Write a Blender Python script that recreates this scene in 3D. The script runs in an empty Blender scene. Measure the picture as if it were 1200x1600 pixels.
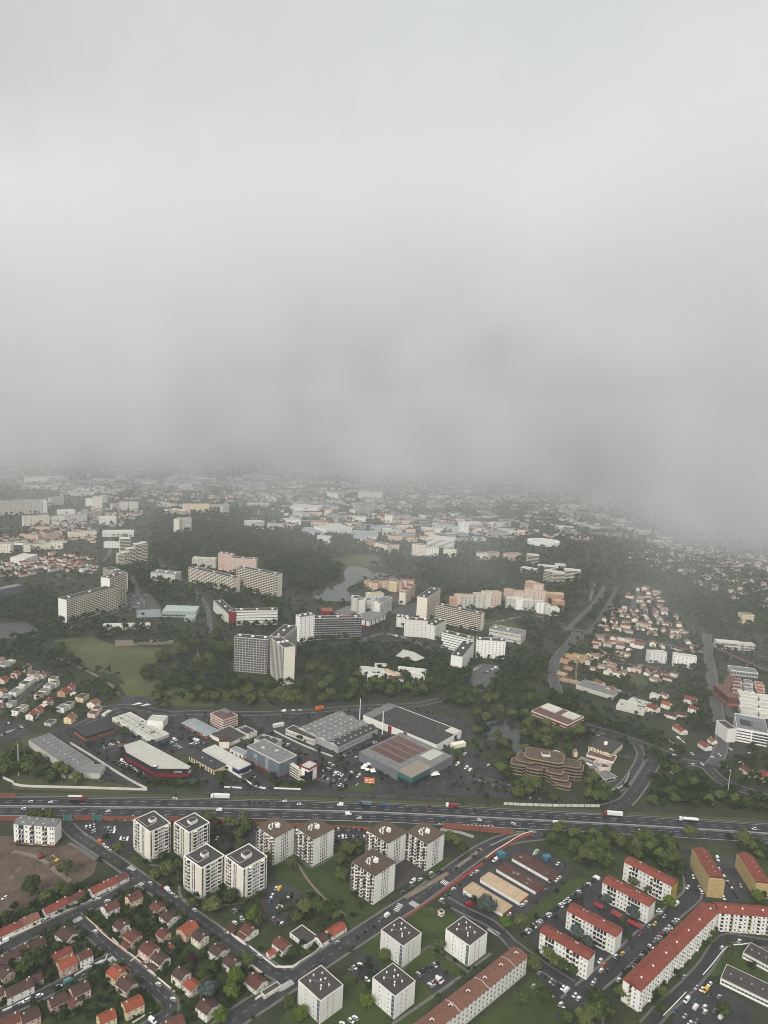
import bpy, math, random
import numpy as np
random.seed(7); rng = np.random.default_rng(7)
S = bpy.context.scene
COL = S.collection
# ------------------------------------------------------------------ camera, sky, sun, exposure
CAM_H, PITCH, ROLL, FPX = 360.0, math.radians(9.0), math.radians(2.8), 1155.0
_f = np.array([0, math.cos(PITCH), -math.sin(PITCH)]); _r0 = np.array([1., 0, 0]); _u0 = np.array([0, math.sin(PITCH), math.cos(PITCH)])
_R = _r0*math.cos(ROLL)+_u0*math.sin(ROLL); _U = _u0*math.cos(ROLL)-_r0*math.sin(ROLL)
from mathutils import Matrix, Vector
cd = bpy.data.cameras.new('camera'); cam = bpy.data.objects.new('camera', cd); COL.objects.link(cam)
cd.sensor_fit = 'VERTICAL'; cd.sensor_height = 36; cd.lens = FPX/1600*36; cd.clip_start = 1; cd.clip_end = 40000
cam.matrix_world = Matrix(((_R[0], _U[0], -_f[0], 0), (_R[1], _U[1], -_f[1], 0), (_R[2], _U[2], -_f[2], CAM_H), (0, 0, 0, 1)))
S.camera = cam
SUN_EL, SUN_AZ = math.radians(40), math.radians(200)      # azimuth clockwise from +Y: behind the camera
w = bpy.data.worlds.new('World'); S.world = w; w.use_nodes = True
nt = w.node_tree; nt.nodes.clear(); N = nt.nodes.new; Lk = nt.links.new
out = N('ShaderNodeOutputWorld'); bg = N('ShaderNodeBackground'); bg.inputs['Strength'].default_value = 0.054
sky = N('ShaderNodeTexSky'); sky.sky_type = 'NISHITA'; sky.sun_disc = False; sky.sun_elevation = SUN_EL; sky.sun_rotation = SUN_AZ
tc = N('ShaderNodeTexCoord'); sep = N('ShaderNodeSeparateXYZ'); Lk(tc.outputs['Generated'], sep.inputs[0])
mp = N('ShaderNodeMapping'); mp.inputs['Scale'].default_value = (1, 1, 1.7); Lk(tc.outputs['Generated'], mp.inputs[0])
n1 = N('ShaderNodeTexNoise'); n1.inputs['Scale'].default_value = 2.6; n1.inputs['Detail'].default_value = 4; n1.inputs['Roughness'].default_value = 0.5; n1.inputs['Distortion'].default_value = 0.2; Lk(mp.outputs[0], n1.inputs[0])
cr = N('ShaderNodeValToRGB'); cr.color_ramp.elements[0].position = 0.3; cr.color_ramp.elements[0].color = (4.6, 4.65, 4.62, 1)
cr.color_ramp.elements[1].position = 0.72; cr.color_ramp.elements[1].color = (5.3, 5.4, 5.4, 1); Lk(n1.outputs[0], cr.inputs[0])
# brighter towards the zenith, as an overcast sky is
gr = N('ShaderNodeMapRange'); gr.inputs[1].default_value = -0.1; gr.inputs[2].default_value = 1.0; gr.inputs[3].default_value = 0.84; gr.inputs[4].default_value = 2.0; Lk(sep.outputs['Z'], gr.inputs[0])
ml = N('ShaderNodeVectorMath'); ml.operation = 'SCALE'; Lk(cr.outputs[0], ml.inputs[0]); Lk(gr.outputs[0], ml.inputs['Scale'])
mx = N('ShaderNodeMix'); mx.data_type = 'RGBA'; mx.inputs[0].default_value = 0.93; Lk(sky.outputs[0], mx.inputs[6]); Lk(ml.outputs[0], mx.inputs[7])
Lk(mx.outputs[2], bg.inputs['Color']); Lk(bg.outputs[0], out.inputs[0])
sl = bpy.data.lights.new('sun', 'SUN'); sl.energy = 1.5; sl.angle = math.radians(25); sl.color = (1, 0.965, 0.92)
so = bpy.data.objects.new('sun', sl); COL.objects.link(so)
sdir = Vector((math.sin(SUN_AZ)*math.cos(SUN_EL), math.cos(SUN_AZ)*math.cos(SUN_EL), math.sin(SUN_EL)))
so.rotation_euler = sdir.to_track_quat('Z', 'Y').to_euler(); so.location = (0, -200, 900)
S.view_settings.view_transform = 'Standard'; S.view_settings.look = 'None'; S.view_settings.gamma = 1; S.view_settings.use_curve_mapping = False
S.view_settings.exposure = 0.85
HAZE, CLOUD0, CLOUD1, CLOUDD = 0.00008, 700.0, 4200.0, 0.0045     # mist per metre; where the low cloud begins and is full; its density
S.render.engine = 'CYCLES'
S.cycles.use_denoising = True; S.cycles.filter_width = 0.95; S.cycles.max_bounces = 12; S.cycles.diffuse_bounces = 2; S.cycles.glossy_bounces = 2; S.cycles.volume_bounces = 7
S.cycles.transparent_max_bounces = 8; S.cycles.volume_step_rate = 1.0; S.cycles.volume_max_steps = 256

# ------------------------------------------------------------------ from a picture point to the ground
def G(x, y, z=0.0):
    d = _f+_R*(x-600)/FPX+_U*(800-y)/FPX
    t = (z-CAM_H)/d[2]
    return np.array([d[0]*t, d[1]*t, z])
def P(wd):
    v = np.asarray(wd, float)-np.array([0, 0, CAM_H]); k = v@_f
    return 600+FPX*(v@_R)/k, 800-FPX*(v@_U)/k
def height(B, Q):
    g = G(*Q); lo, hi = 0., 160.
    for _ in range(40):
        m = (lo+hi)/2
        if P((g[0], g[1], m))[1] > B[1]: lo = m
        else: hi = m
    return lo
ZN = {'p': (0, 0, 1), 'a': (0, 1230, 3), 'b': (380, 1230, 3), 'c': (780, 1230, 2.857), 'd': (0, 1060, 3), 'e': (400, 1060, 3), 'f': (800, 1060, 3),
      'g': (0, 840, 3), 'h': (400, 840, 3), 'i': (800, 840, 3), 'j': (0, 680, 3), 'k': (400, 680, 3), 'l': (800, 680, 3),
      'A': (0, 1350, 7.5), 'B': (150, 1360, 7.5), 'C': (0, 1470, 7.5), 'D': (150, 1470, 7.5), 'E': (290, 1470, 7.5), 'F': (680, 1270, 5), 'H': (830, 1310, 5),
      'I': (960, 1300, 5), 'J': (380, 1400, 5), 'K': (780, 1470, 5), 'L': (180, 1140, 7.5), 'M': (270, 1095, 5), 'N': (530, 1150, 5.714), 'O': (790, 1160, 5.714),
      'Q': (1080, 980, 8), 'R': (0, 1000, 6.667), 'S': (860, 1000, 4.8), 'T': (0, 760, 5), 'U': (220, 760, 5), 'V': (440, 760, 4.615), 'W': (680, 800, 5),
      'X': (500, 880, 6), 'Y': (1040, 1100, 7.5), 'Z': (320, 1370, 7.5), 'P': (560, 1420, 5.455)}
def zp(zone, x, y):
    a, b, s = ZN[zone]; return (a+x/s, b+y/s)
def zl(zone, *xy):                       # 'a', 1,2, 3,4 -> list of picture points
    return [zp(zone, xy[i], xy[i+1]) for i in range(0, len(xy), 2)]
def gl(zone, *xy): return [G(*q)[:2] for q in zl(zone, *xy)]

# ------------------------------------------------------------------ materials
MATS = {}
def mat(name, col, rough=0.8, var=0.18, scale=0.35, spec=0.3, metal=0.0, tint=None, detail=4):
    """base colour with grain at the scale of the thing itself; tint = second colour for broad patches"""
    if name in MATS: return MATS[name]
    m = bpy.data.materials.new(name); m.use_nodes = True; t = m.node_tree; b = t.nodes['Principled BSDF']
    b.inputs['Roughness'].default_value = rough; b.inputs['Metallic'].default_value = metal; b.inputs['Specular IOR Level'].default_value = spec
    geo = t.nodes.new('ShaderNodeNewGeometry')
    n = t.nodes.new('ShaderNodeTexNoise'); n.inputs['Scale'].default_value = scale; n.inputs['Detail'].default_value = detail; n.inputs['Roughness'].default_value = 0.62 if detail < 8 else 0.74
    t.links.new(geo.outputs['Position'], n.inputs[0])
    r = t.nodes.new('ShaderNodeValToRGB'); r.color_ramp.elements[0].position = 0.32; r.color_ramp.elements[1].position = 0.68
    c2 = tint or tuple(min(1, c*(1+var)) for c in col); c1 = col if tint else tuple(c*(1-var) for c in col)
    r.color_ramp.elements[0].color = (*c1, 1); r.color_ramp.elements[1].color = (*c2, 1)
    t.links.new(n.outputs[0], r.inputs[0])
    oi = t.nodes.new('ShaderNodeObjectInfo'); hv = t.nodes.new('ShaderNodeHueSaturation')
    mr = t.nodes.new('ShaderNodeMapRange'); mr.inputs[3].default_value = 0.88; mr.inputs[4].default_value = 1.1
    t.links.new(oi.outputs['Random'], mr.inputs[0]); t.links.new(mr.outputs[0], hv.inputs['Value'])
    t.links.new(r.outputs[0], hv.inputs['Color']); t.links.new(hv.outputs[0], b.inputs['Base Color'])
    MATS[name] = m; return m
def foliage(name, c1, c2, c3):
    m = bpy.data.materials.new(name); m.use_nodes = True; t = m.node_tree; b = t.nodes['Principled BSDF']
    b.inputs['Roughness'].default_value = 0.75; b.inputs['Specular IOR Level'].default_value = 0.15
    at = t.nodes.new('ShaderNodeAttribute'); at.attribute_name = 'tint'
    oi = t.nodes.new('ShaderNodeObjectInfo'); ad = t.nodes.new('ShaderNodeMath'); ad.operation = 'ADD'
    t.links.new(at.outputs['Fac'], ad.inputs[0]); t.links.new(oi.outputs['Random'], ad.inputs[1])
    geo = t.nodes.new('ShaderNodeNewGeometry'); n = t.nodes.new('ShaderNodeTexNoise'); n.inputs['Scale'].default_value = 0.45; n.inputs['Detail'].default_value = 3
    t.links.new(geo.outputs['Position'], n.inputs[0])
    a2 = t.nodes.new('ShaderNodeMath'); a2.operation = 'ADD'; t.links.new(ad.outputs[0], a2.inputs[0]); t.links.new(n.outputs[0], a2.inputs[1])
    fr = t.nodes.new('ShaderNodeMath'); fr.operation = 'PINGPONG'; fr.inputs[1].default_value = 1.0; t.links.new(a2.outputs[0], fr.inputs[0])
    r = t.nodes.new('ShaderNodeValToRGB'); r.color_ramp.elements[0].color = (*c1, 1); r.color_ramp.elements[1].color = (*c3, 1)
    e = r.color_ramp.elements.new(0.5); e.color = (*c2, 1)
    t.links.new(fr.outputs[0], r.inputs[0]); t.links.new(r.outputs[0], b.inputs['Base Color'])
    MATS[name] = m; return m
foliage('leaf', (0.010, 0.022, 0.007), (0.036, 0.058, 0.015), (0.112, 0.132, 0.042))
foliage('leaf_lime', (0.06, 0.10, 0.012), (0.075, 0.12, 0.016), (0.10, 0.14, 0.02))
foliage('leaf_blue', (0.045, 0.065, 0.055), (0.06, 0.085, 0.07), (0.075, 0.10, 0.085))
foliage('leaf_purple', (0.03, 0.012, 0.016), (0.04, 0.016, 0.02), (0.06, 0.022, 0.022))
mat('asphalt', (0.021, 0.021, 0.023), 0.6, tint=(0.062, 0.060, 0.061), scale=0.07, spec=0.2, detail=9)
mat('asphalt_worn', (0.045, 0.044, 0.045), 0.55, tint=(0.085, 0.082, 0.08), scale=0.07, spec=0.4, detail=9)
mat('motorway_asphalt', (0.013, 0.013, 0.017), 0.5, tint=(0.027, 0.027, 0.031), scale=0.045, spec=0.3, detail=9)
mat('pavement', (0.13, 0.125, 0.115), 0.7, 0.2, 0.4)
mat('gravel', (0.20, 0.16, 0.12), 0.9, 0.2, 0.4)
mat('soil', (0.065, 0.044, 0.032), 0.95, tint=(0.17, 0.125, 0.095), scale=0.06, detail=10)
mat('ground', (0.015, 0.024, 0.009), 0.95, tint=(0.050, 0.052, 0.031), scale=0.022, detail=10)
mat('lawn', (0.020, 0.037, 0.008), 0.9, tint=(0.056, 0.076, 0.020), scale=0.045, detail=11)
mat('garden', (0.015, 0.030, 0.006), 0.95, tint=(0.058, 0.066, 0.027), scale=0.16, detail=9)
mat('field', (0.040, 0.056, 0.016), 0.9, tint=(0.098, 0.098, 0.040), scale=0.018, detail=10)
mat('dry_grass', (0.075, 0.072, 0.036), 0.9, tint=(0.055, 0.065, 0.025), scale=0.06, detail=8)
mat('paint_white', (0.7, 0.7, 0.68), 0.6, 0.1)
mat('road_paint', (0.42, 0.42, 0.41), 0.7, 0.35, 0.6)
mat('paint_red', (0.24, 0.035, 0.03), 0.6, 0.15)
mat('water', (0.060, 0.070, 0.064), 0.1, 0.06, 0.02, 0.5)
mat('pond_water', (0.028, 0.034, 0.028), 0.15, 0.1, 0.05, 0.4)
mat('wall_white', (0.80, 0.785, 0.73), 0.8, 0.05, 0.25)
mat('wall_cream', (0.80, 0.74, 0.61), 0.8, 0.06, 0.25)
mat('wall_yellow', (0.70, 0.58, 0.36), 0.8, 0.08, 0.25)
mat('wall_pink', (0.58, 0.40, 0.32), 0.8, 0.08, 0.25)
mat('wall_rose', (0.70, 0.53, 0.45), 0.8, 0.08, 0.25)
mat('wall_grey', (0.36, 0.36, 0.35), 0.8, 0.1, 0.25)
mat('wall_dim', (0.58, 0.56, 0.50), 0.8, 0.12, 0.2)
mat('wall_orange', (0.47, 0.27, 0.17), 0.8, 0.1, 0.25)
mat('ochre', (0.42, 0.30, 0.06), 0.8, 0.2, 0.25)
mat('netting', (0.46, 0.35, 0.16), 0.9, 0.2, 0.5)
mat('brick', (0.30, 0.10, 0.06), 0.85, 0.2, 0.5)
mat('noise_wall', (0.21, 0.078, 0.052), 0.8, 0.18, 0.3)
mat('concrete', (0.30, 0.29, 0.27), 0.85, 0.15, 0.3)
mat('tan_concrete', (0.25, 0.18, 0.115), 0.85, 0.15, 0.3)
mat('tile_red', (0.13, 0.034, 0.024), 0.75, tint=(0.24, 0.062, 0.038), scale=0.3, detail=8)
mat('tile_bright', (0.20, 0.048, 0.026), 0.75, tint=(0.33, 0.085, 0.042), scale=0.4, detail=8)
mat('tile_brown', (0.070, 0.026, 0.021), 0.75, tint=(0.155, 0.058, 0.043), scale=0.5, detail=8)
mat('tile_dark', (0.042, 0.023, 0.020), 0.75, tint=(0.095, 0.050, 0.040), scale=0.5, detail=8)
mat('tile_old', (0.20, 0.115, 0.06), 0.75, 0.25, 0.6)
mat('tile_pale', (0.15, 0.095, 0.068), 0.8, tint=(0.30, 0.21, 0.155), scale=0.3, detail=8)
mat('roof_dark', (0.055, 0.049, 0.046), 0.8, 0.18, 0.3)
mat('roof_brown', (0.092, 0.066, 0.048), 0.8, 0.18, 0.3)
mat('roof_grey', (0.17, 0.17, 0.165), 0.7, 0.2, 0.2)
mat('roof_light', (0.50, 0.49, 0.43), 0.7, 0.1, 0.2)
mat('roof_beige', (0.27, 0.235, 0.18), 0.8, 0.15, 0.2)
mat('roof_tan', (0.46, 0.34, 0.22), 0.8, 0.1, 0.2)
mat('roof_rust', (0.085, 0.04, 0.036), 0.7, 0.3, 0.5)
mat('roof_store', (0.12, 0.065, 0.058), 0.7, 0.2, 0.2)
mat('roof_blue', (0.25, 0.28, 0.29), 0.6, 0.12, 0.2)
mat('roof_green', (0.34, 0.41, 0.35), 0.7, 0.1, 0.2)
mat('clad_grey', (0.16, 0.17, 0.19), 0.5, 0.1, 0.2)
mat('clad_black', (0.03, 0.03, 0.035), 0.5, 0.1, 0.2)
mat('clad_red', (0.21, 0.02, 0.028), 0.5, 0.1, 0.2)
mat('clad_blue', (0.02, 0.035, 0.11), 0.5, 0.1, 0.2)
mat('clad_slate', (0.13, 0.16, 0.19), 0.5, 0.1, 0.2)
mat('turquoise', (0.045, 0.135, 0.125), 0.4, 0.1, 0.2)
mat('glass', (0.025, 0.03, 0.036), 0.12, 0.3, 1.2, 0.6)
mat('loggia', (0.040, 0.030, 0.028), 0.8, 0.4, 0.9)  # dark tone paints recess shade on flat walls; also used for window surrounds
mat('loggia_shade_grey', (0.075, 0.072, 0.068), 0.8, 0.35, 0.9)  # greyer tone painted as the shade inside loggias drawn flat
mat('shutter_brown', (0.075, 0.036, 0.030), 0.7, 0.2, 0.9)
mat('metal', (0.35, 0.36, 0.36), 0.4, 0.1, 0.5, 0.5, 0.6)
mat('bark', (0.05, 0.04, 0.03), 0.9)
mat('tyre', (0.02, 0.02, 0.02), 0.8)
mat('container_blue', (0.05, 0.15, 0.20), 0.5, 0.15)
mat('scaffold', (0.55, 0.42, 0.22), 0.8, 0.2)
for cn, cc in dict(car_white=(0.78, 0.78, 0.77), car_black=(0.012, 0.012, 0.014), car_grey=(0.12, 0.125, 0.13), car_silver=(0.42, 0.43, 0.44), car_red=(0.22, 0.02, 0.02), car_blue=(0.03, 0.07, 0.2), car_orange=(0.6, 0.16, 0.03), car_yellow=(0.65, 0.4, 0.05), car_teal=(0.12, 0.26, 0.28), car_green=(0.3, 0.4, 0.25)).items():
    mat(cn, cc, 0.25, 0.03, 0.5, 0.5)
def M(n): return MATS[n]

# ------------------------------------------------------------------ mesh helpers
class MB:
    def __init__(s): s.v = []; s.f = []; s.m = []
    def quad(s, a, b, c, d, m=0):
        n = len(s.v); s.v += [a, b, c, d]; s.f.append((n, n+1, n+2, n+3)); s.m.append(m)
    def poly(s, pts, m=0):
        n = len(s.v); s.v += list(pts); s.f.append(tuple(range(n, n+len(pts)))); s.m.append(m)
    def box(s, x0, y0, z0, x1, y1, z1, m=0, top=None, bottom=False):
        n = len(s.v); s.v += [(x0, y0, z0), (x1, y0, z0), (x1, y1, z0), (x0, y1, z0), (x0, y0, z1), (x1, y0, z1), (x1, y1, z1), (x0, y1, z1)]
        s.f += [(n, n+1, n+5, n+4), (n+1, n+2, n+6, n+5), (n+2, n+3, n+7, n+6), (n+3, n, n+4, n+7), (n+4, n+5, n+6, n+7)]; s.m += [m]*4+[m if top is None else top]
        if bottom: s.f.append((n+3, n+2, n+1, n)); s.m.append(m)
    def prism(s, pts, z0, z1, m=0, top=None):
        n = len(s.v); k = len(pts); s.v += [(p[0], p[1], z0) for p in pts]+[(p[0], p[1], z1) for p in pts]
        for i in range(k):
            j = (i+1) % k; s.f.append((n+i, n+j, n+k+j, n+k+i)); s.m.append(m)
        s.f.append(tuple(n+k+i for i in range(k))); s.m.append(m if top is None else top)
    def cyl(s, cx, cy, z0, z1, r0, r1=None, n=8, m=0, cap=True):
        r1 = r0 if r1 is None else r1; b = len(s.v)
        for z, r in ((z0, r0), (z1, r1)):
            s.v += [(cx+r*math.cos(2*math.pi*i/n), cy+r*math.sin(2*math.pi*i/n), z) for i in range(n)]
        for i in range(n):
            j = (i+1) % n; s.f.append((b+i, b+j, b+n+j, b+n+i)); s.m.append(m)
        if cap: s.f.append(tuple(b+n+i for i in range(n))); s.m.append(m)
    def tube(s, a, b, r, m=0, n=5):
        a = Vector(a); b = Vector(b); d = (b-a); q = d.to_track_quat('Z', 'Y'); k = len(s.v)
        for e in (a, b):
            for i in range(n):
                s.v.append(tuple(e+q@Vector((r*math.cos(6.2832*i/n), r*math.sin(6.2832*i/n), 0))))
        for i in range(n):
            j = (i+1) % n; s.f.append((k+i, k+j, k+n+j, k+n+i)); s.m.append(m)
    def ring(s, x0, y0, x1, y1, t, z0, z1, m=0):      # a parapet: four walls butted end to end
        s.box(x0, y0, z0, x1, y0+t, z1, m); s.box(x0, y1-t, z0, x1, y1, z1, m)
        s.box(x0, y0+t, z0, x0+t, y1-t, z1, m); s.box(x1-t, y0+t, z0, x1, y1-t, z1, m)
    def mesh(s, name, mats):
        me = bpy.data.meshes.new(name); me.from_pydata([tuple(map(float, v)) for v in s.v], [], s.f)
        for q in mats: me.materials.append(M(q) if isinstance(q, str) else q)
        if any(s.m): me.polygons.foreach_set('material_index', s.m)
        return me
LINKQ = []
def obj(name, me, parent=None, loc=None, rz=0.0, scale=None):
    o = bpy.data.objects.new(name, me)
    if parent is not None: o.parent = parent
    if loc is not None: o.location = loc
    if rz: o.rotation_euler = (0, 0, rz)
    if scale is not None: o.scale = scale
    COL.objects.link(o); return o
def part(name, mb, mats, parent, **k): return obj(name, mb.mesh(name, mats), parent, **k)
def tag(o, label=None, cat=None, group=None, kind=None):
    if label: o['label'] = label
    if cat: o['category'] = cat
    if group: o['group'] = group
    if kind: o['kind'] = kind
    return o
def thing(name, label, cat, loc=(0, 0, 0), rz=0, group=None):
    o = bpy.data.objects.new(name, None); o.empty_display_size = 1; COL.objects.link(o); o.location = loc; o.rotation_euler = (0, 0, rz)
    return tag(o, label, cat, group)
def structure(name, mb, mats, label=None):
    return tag(obj(name, mb.mesh(name, mats)), label, None, None, 'structure')
MESHES = {}
def cached(key, fn):
    if key not in MESHES: MESHES[key] = fn()
    return MESHES[key]

# ------------------------------------------------------------------ what stands where (for trees and pavements to keep clear of)
FOOT = []        # convex footprints
ROADS = []       # (points, half width)
KEEP = []        # open ground without trees
LAND = []        # (short phrase, x, y): what labels are told by
def inpoly(px, py, poly):
    poly = np.asarray(poly)[:, :2]; c = np.zeros(len(px), bool); x, y = poly[:, 0], poly[:, 1]; j = len(poly)-1
    for i in range(len(poly)):
        k = ((y[i] > py) != (y[j] > py)); s = (x[j]-x[i])*(py-y[i])/((y[j]-y[i]) or 1e-9)+x[i]
        c ^= k & (px < s); j = i
    return c
def near_line(px, py, pts, d):
    r = np.zeros(len(px), bool)
    for a, b in zip(pts[:-1], pts[1:]):
        ax, ay = a[0], a[1]; dx, dy = b[0]-ax, b[1]-ay; L2 = dx*dx+dy*dy or 1e-9
        t = np.clip(((px-ax)*dx+(py-ay)*dy)/L2, 0, 1)
        r |= (px-ax-t*dx)**2+(py-ay-t*dy)**2 < d*d
    return r
def grow(poly, d):
    c = np.mean(np.asarray(poly)[:, :2], axis=0); return [c+(np.asarray(q)[:2]-c)*(1+d/max(1, np.linalg.norm(np.asarray(q)[:2]-c))) for q in poly]
def clear(px, py, d=2.0, keep=True):
    ok = np.ones(len(px), bool)
    for p in FOOT:
        q = np.asarray(grow(p, d)); 
        bb = (px > q[:, 0].min()) & (px < q[:, 0].max()) & (py > q[:, 1].min()) & (py < q[:, 1].max())
        if bb.any():
            ix = np.where(bb)[0]; ok[ix] &= ~inpoly(px[ix], py[ix], q)
    for pts, hw in ROADS:
        q = np.asarray(pts); e = hw+d
        bb = (px > q[:, 0].min()-e) & (px < q[:, 0].max()+e) & (py > q[:, 1].min()-e) & (py < q[:, 1].max()+e)
        if bb.any():
            ix = np.where(bb)[0]; ok[ix] &= ~near_line(px[ix], py[ix], pts, e)
    if keep:
        for p in KEEP: ok &= ~inpoly(px, py, p)
    return ok
ORD = ['', 'second', 'third', 'fourth', 'fifth', 'sixth', 'seventh', 'eighth', 'ninth', 'tenth', 'eleventh', 'twelfth', 'thirteenth', 'fourteenth', 'fifteenth', 'sixteenth', 'seventeenth', 'eighteenth', 'nineteenth', 'twentieth']
def relabel(items):
    """items: (object, look, x, y): tell each by the building it stands beside, and by its turn counted away from it"""
    if not items: return
    lx = np.array([l[1] for l in LAND]); ly = np.array([l[2] for l in LAND]); d = {}
    for o, look, x, y in items:
        D = np.hypot(lx-x, ly-y); k = int(D.argmin()); L = LAND[k]
        vx, vy = x-L[1], y-L[2]; rd = math.hypot(L[1], L[2]); fw = (vx*L[1]+vy*L[2])/rd; sd = (vx*L[2]-vy*L[1])/rd
        rel = ('behind' if fw > 0 else 'in front of') if abs(fw) > abs(sd) else 'beside'
        d.setdefault((look, rel, k), []).append((D[k], id(o), o))
    for (look, rel, k), l in d.items():
        l.sort()
        for i, (dd, _, o) in enumerate(l):
            if i < len(ORD): s = f"{look}, {ORD[i]+' one ' if i else ''}{rel} {LAND[k][0]}".replace('  ', ' ')
            else: s = f"{look} in the crowd {rel} {LAND[k][0]}"
            while len(s.split()) > 16: s = s.replace(' the ', ' ', 1) if ' the ' in s else s.replace(' a ', ' ', 1) if ' a ' in s else ' '.join(s.split()[:16])
            o['label'] = s
# ------------------------------------------------------------------ the ground, roads and open spaces
_q = [(-60, 120), (900, 120), (2600, 1500), (4200, 4200), (600, 5600), (-3600, 5200), (-3300, 2600), (-1100, 700), (-500, 120)]
mb = MB(); mb.poly([(x, y, 0) for x, y in _q]); structure('ground', mb, ['ground'], 'dark green and grey city ground under everything')
def patch(name, m, z, label, *pts, keep=True):
    g = [G(*q)[:2] for q in pts]
    mb = MB(); mb.poly([(x, y, z) for x, y in g])
    a = sum(g[i][0]*g[i-1][1]-g[i-1][0]*g[i][1] for i in range(len(g)))
    if a > 0: mb.f[0] = tuple(reversed(mb.f[0]))
    structure(name, mb, [m], label)
    if keep: KEEP.append(g)
    return g
def smooth(pts, step=6.0):
    pts = [np.asarray(p, float)[:2] for p in pts]; out = []
    for i in range(len(pts)-1):
        p0 = pts[max(0, i-1)]; p1 = pts[i]; p2 = pts[i+1]; p3 = pts[min(len(pts)-1, i+2)]
        n = max(2, min(40, int(np.linalg.norm(p2-p1)/step)))
        for k in range(n):
            t = k/n; out.append(0.5*((2*p1)+(-p0+p2)*t+(2*p0-5*p1+4*p2-p3)*t*t+(-p0+3*p1-3*p2+p3)*t**3))
    out.append(pts[-1]); return out
def offsets(pts):
    n = len(pts); T = []
    for i in range(n):
        d = pts[min(n-1, i+1)]-pts[max(0, i-1)]; d = d/(np.linalg.norm(d) or 1); T.append(np.array([-d[1], d[0]]))
    return T
def ribbon(mb, pts, o0, o1, z1, z0=None, m=0, skip=None):
    T = offsets(pts)
    for i in range(len(pts)-1):
        if skip is not None and skip[i]: continue
        a = pts[i]+T[i]*o0; b = pts[i+1]+T[i+1]*o0; c = pts[i+1]+T[i+1]*o1; d = pts[i]+T[i]*o1
        mb.quad((*a, z1), (*b, z1), (*c, z1), (*d, z1), m)
        if z0 is not None:
            mb.quad((*b, z0), (*a, z0), (*a, z1), (*b, z1), m); mb.quad((*d, z0), (*c, z0), (*c, z1), (*d, z1), m)
RD = []
def road(pts, width, label, m='asphalt', z=0.06, kerb=1.6, dash=False, name='road'):
    pts = smooth([G(*q) for q in pts]); mb = MB(); ribbon(mb, pts, -width/2, width/2, z)
    o = structure(name, mb, [m], label); ROADS.append((pts, width/2)); RD.append((pts, width, kerb, z, o, dash)); return o
def dashes(pts, off, z, on, gap, w, mb):
    T = offsets(pts); d = 0; L = on+gap
    acc = [0.]
    for i in range(len(pts)-1): acc.append(acc[-1]+np.linalg.norm(pts[i+1]-pts[i]))
    acc = np.array(acc); P2 = np.array(pts); TT = np.array(T)
    def at(s):
        i = min(len(pts)-2, max(0, int(np.searchsorted(acc, s)-1))); t = (s-acc[i])/(acc[i+1]-acc[i]); return P2[i]*(1-t)+P2[i+1]*t, TT[i]*(1-t)+TT[i+1]*t
    s = 0
    while s+on < acc[-1]:
        a, ta = at(s); b, tb = at(s+on)
        mb.quad((*(a+ta*(off-w/2)), z), (*(b+tb*(off-w/2)), z), (*(b+tb*(off+w/2)), z), (*(a+ta*(off+w/2)), z)); s += L
# the motorway: two carriageways and a central barrier
MW = smooth([G(*q) for q in [(-420, 1262), (-200, 1260), (0, 1260), (200, 1262), (400, 1265), (600, 1270.5), (800, 1280), (1000, 1290.5), (1200, 1303), (1400, 1318), (1700, 1342)]], 15)
ROADS.append((MW, 15))
mb = MB(); ribbon(mb, MW, -14.5, 14.5, 0.09); mway = structure('motorway', mb, ['motorway_asphalt'], 'wet dark motorway with two carriageways crossing the whole view')
mb = MB()
for off in (-13.6, -1.6, 1.6, 13.6): ribbon(mb, MW, off-0.14, off+0.14, 0.14)
for off in (-9.6, -5.6, 5.6, 9.6): dashes(MW, off, 0.14, 5.5, 7.0, 0.3, mb)
tag(part('lane_marking', mb, ['road_paint'], mway), kind='stuff')
mb = MB(); ribbon(mb, MW, -0.3, 0.3, 0.95, 0.09); part('central_barrier', mb, ['concrete'], mway)
mb = MB(); ribbon(mb, MW, 14.9, 15.1, 0.8, 0.5); ribbon(mb, MW, -15.1, -14.9, 0.8, 0.5); part('guard_rail', mb, ['metal'], mway)
mb = MB(); ribbon(mb, MW, 15.3, 22, 0.05); structure('verge', mb, ['dry_grass'], 'dry grass verge along the far side of the motorway')
ROADS.append(([p+t*26 for p, t in zip(MW, offsets(MW))], 4.5))
sv = [p+t*26 for p, t in zip(MW, offsets(MW))][24:-34]
mb = MB(); ribbon(mb, sv, -3.4, 3.4, 0.07); so_ = structure('road', mb, ['asphalt'], 'service road with a dashed line beside the motorway')
mb = MB(); dashes(sv, 2.9, 0.11, 1.5, 1.5, 0.2, mb); dashes(sv, 0, 0.11, 3, 5, 0.2, mb); tag(part('lane_marking', mb, ['road_paint'], so_), kind='stuff')

# open ground
patch('soil', 'soil', 0.03, 'bare brown building plot with heaps of earth', *zl('a', -20, 230, 60, 228, 75, 275, 255, 285, 325, 270, 400, 310, 455, 352, 440, 405, 360, 455, 300, 462, 200, 490, 130, 560, 60, 600, -20, 600))
patch('lawn', 'lawn', 0.035, 'wide green lawn between the brown roofed towers', *zl('b', 130, 350, 240, 330, 330, 370, 430, 330, 500, 470, 610, 560, 700, 540, 700, 570, 520, 690, 480, 620, 380, 520, 240, 500, 160, 430))
patch('lawn', 'lawn', 0.034, 'lawn round the four white cube blocks', *zl('b', 640, 660, 860, 555, 900, 570, 1100, 640, 1160, 720, 1000, 900, 800, 1120, 150, 1120, 240, 1000, 480, 880, 560, 760))
patch('lawn', 'lawn', 0.036, 'lawn strip beside the last brown roofed tower', *zl('b', 860, 400, 960, 330, 1010, 350, 900, 430))
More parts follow.
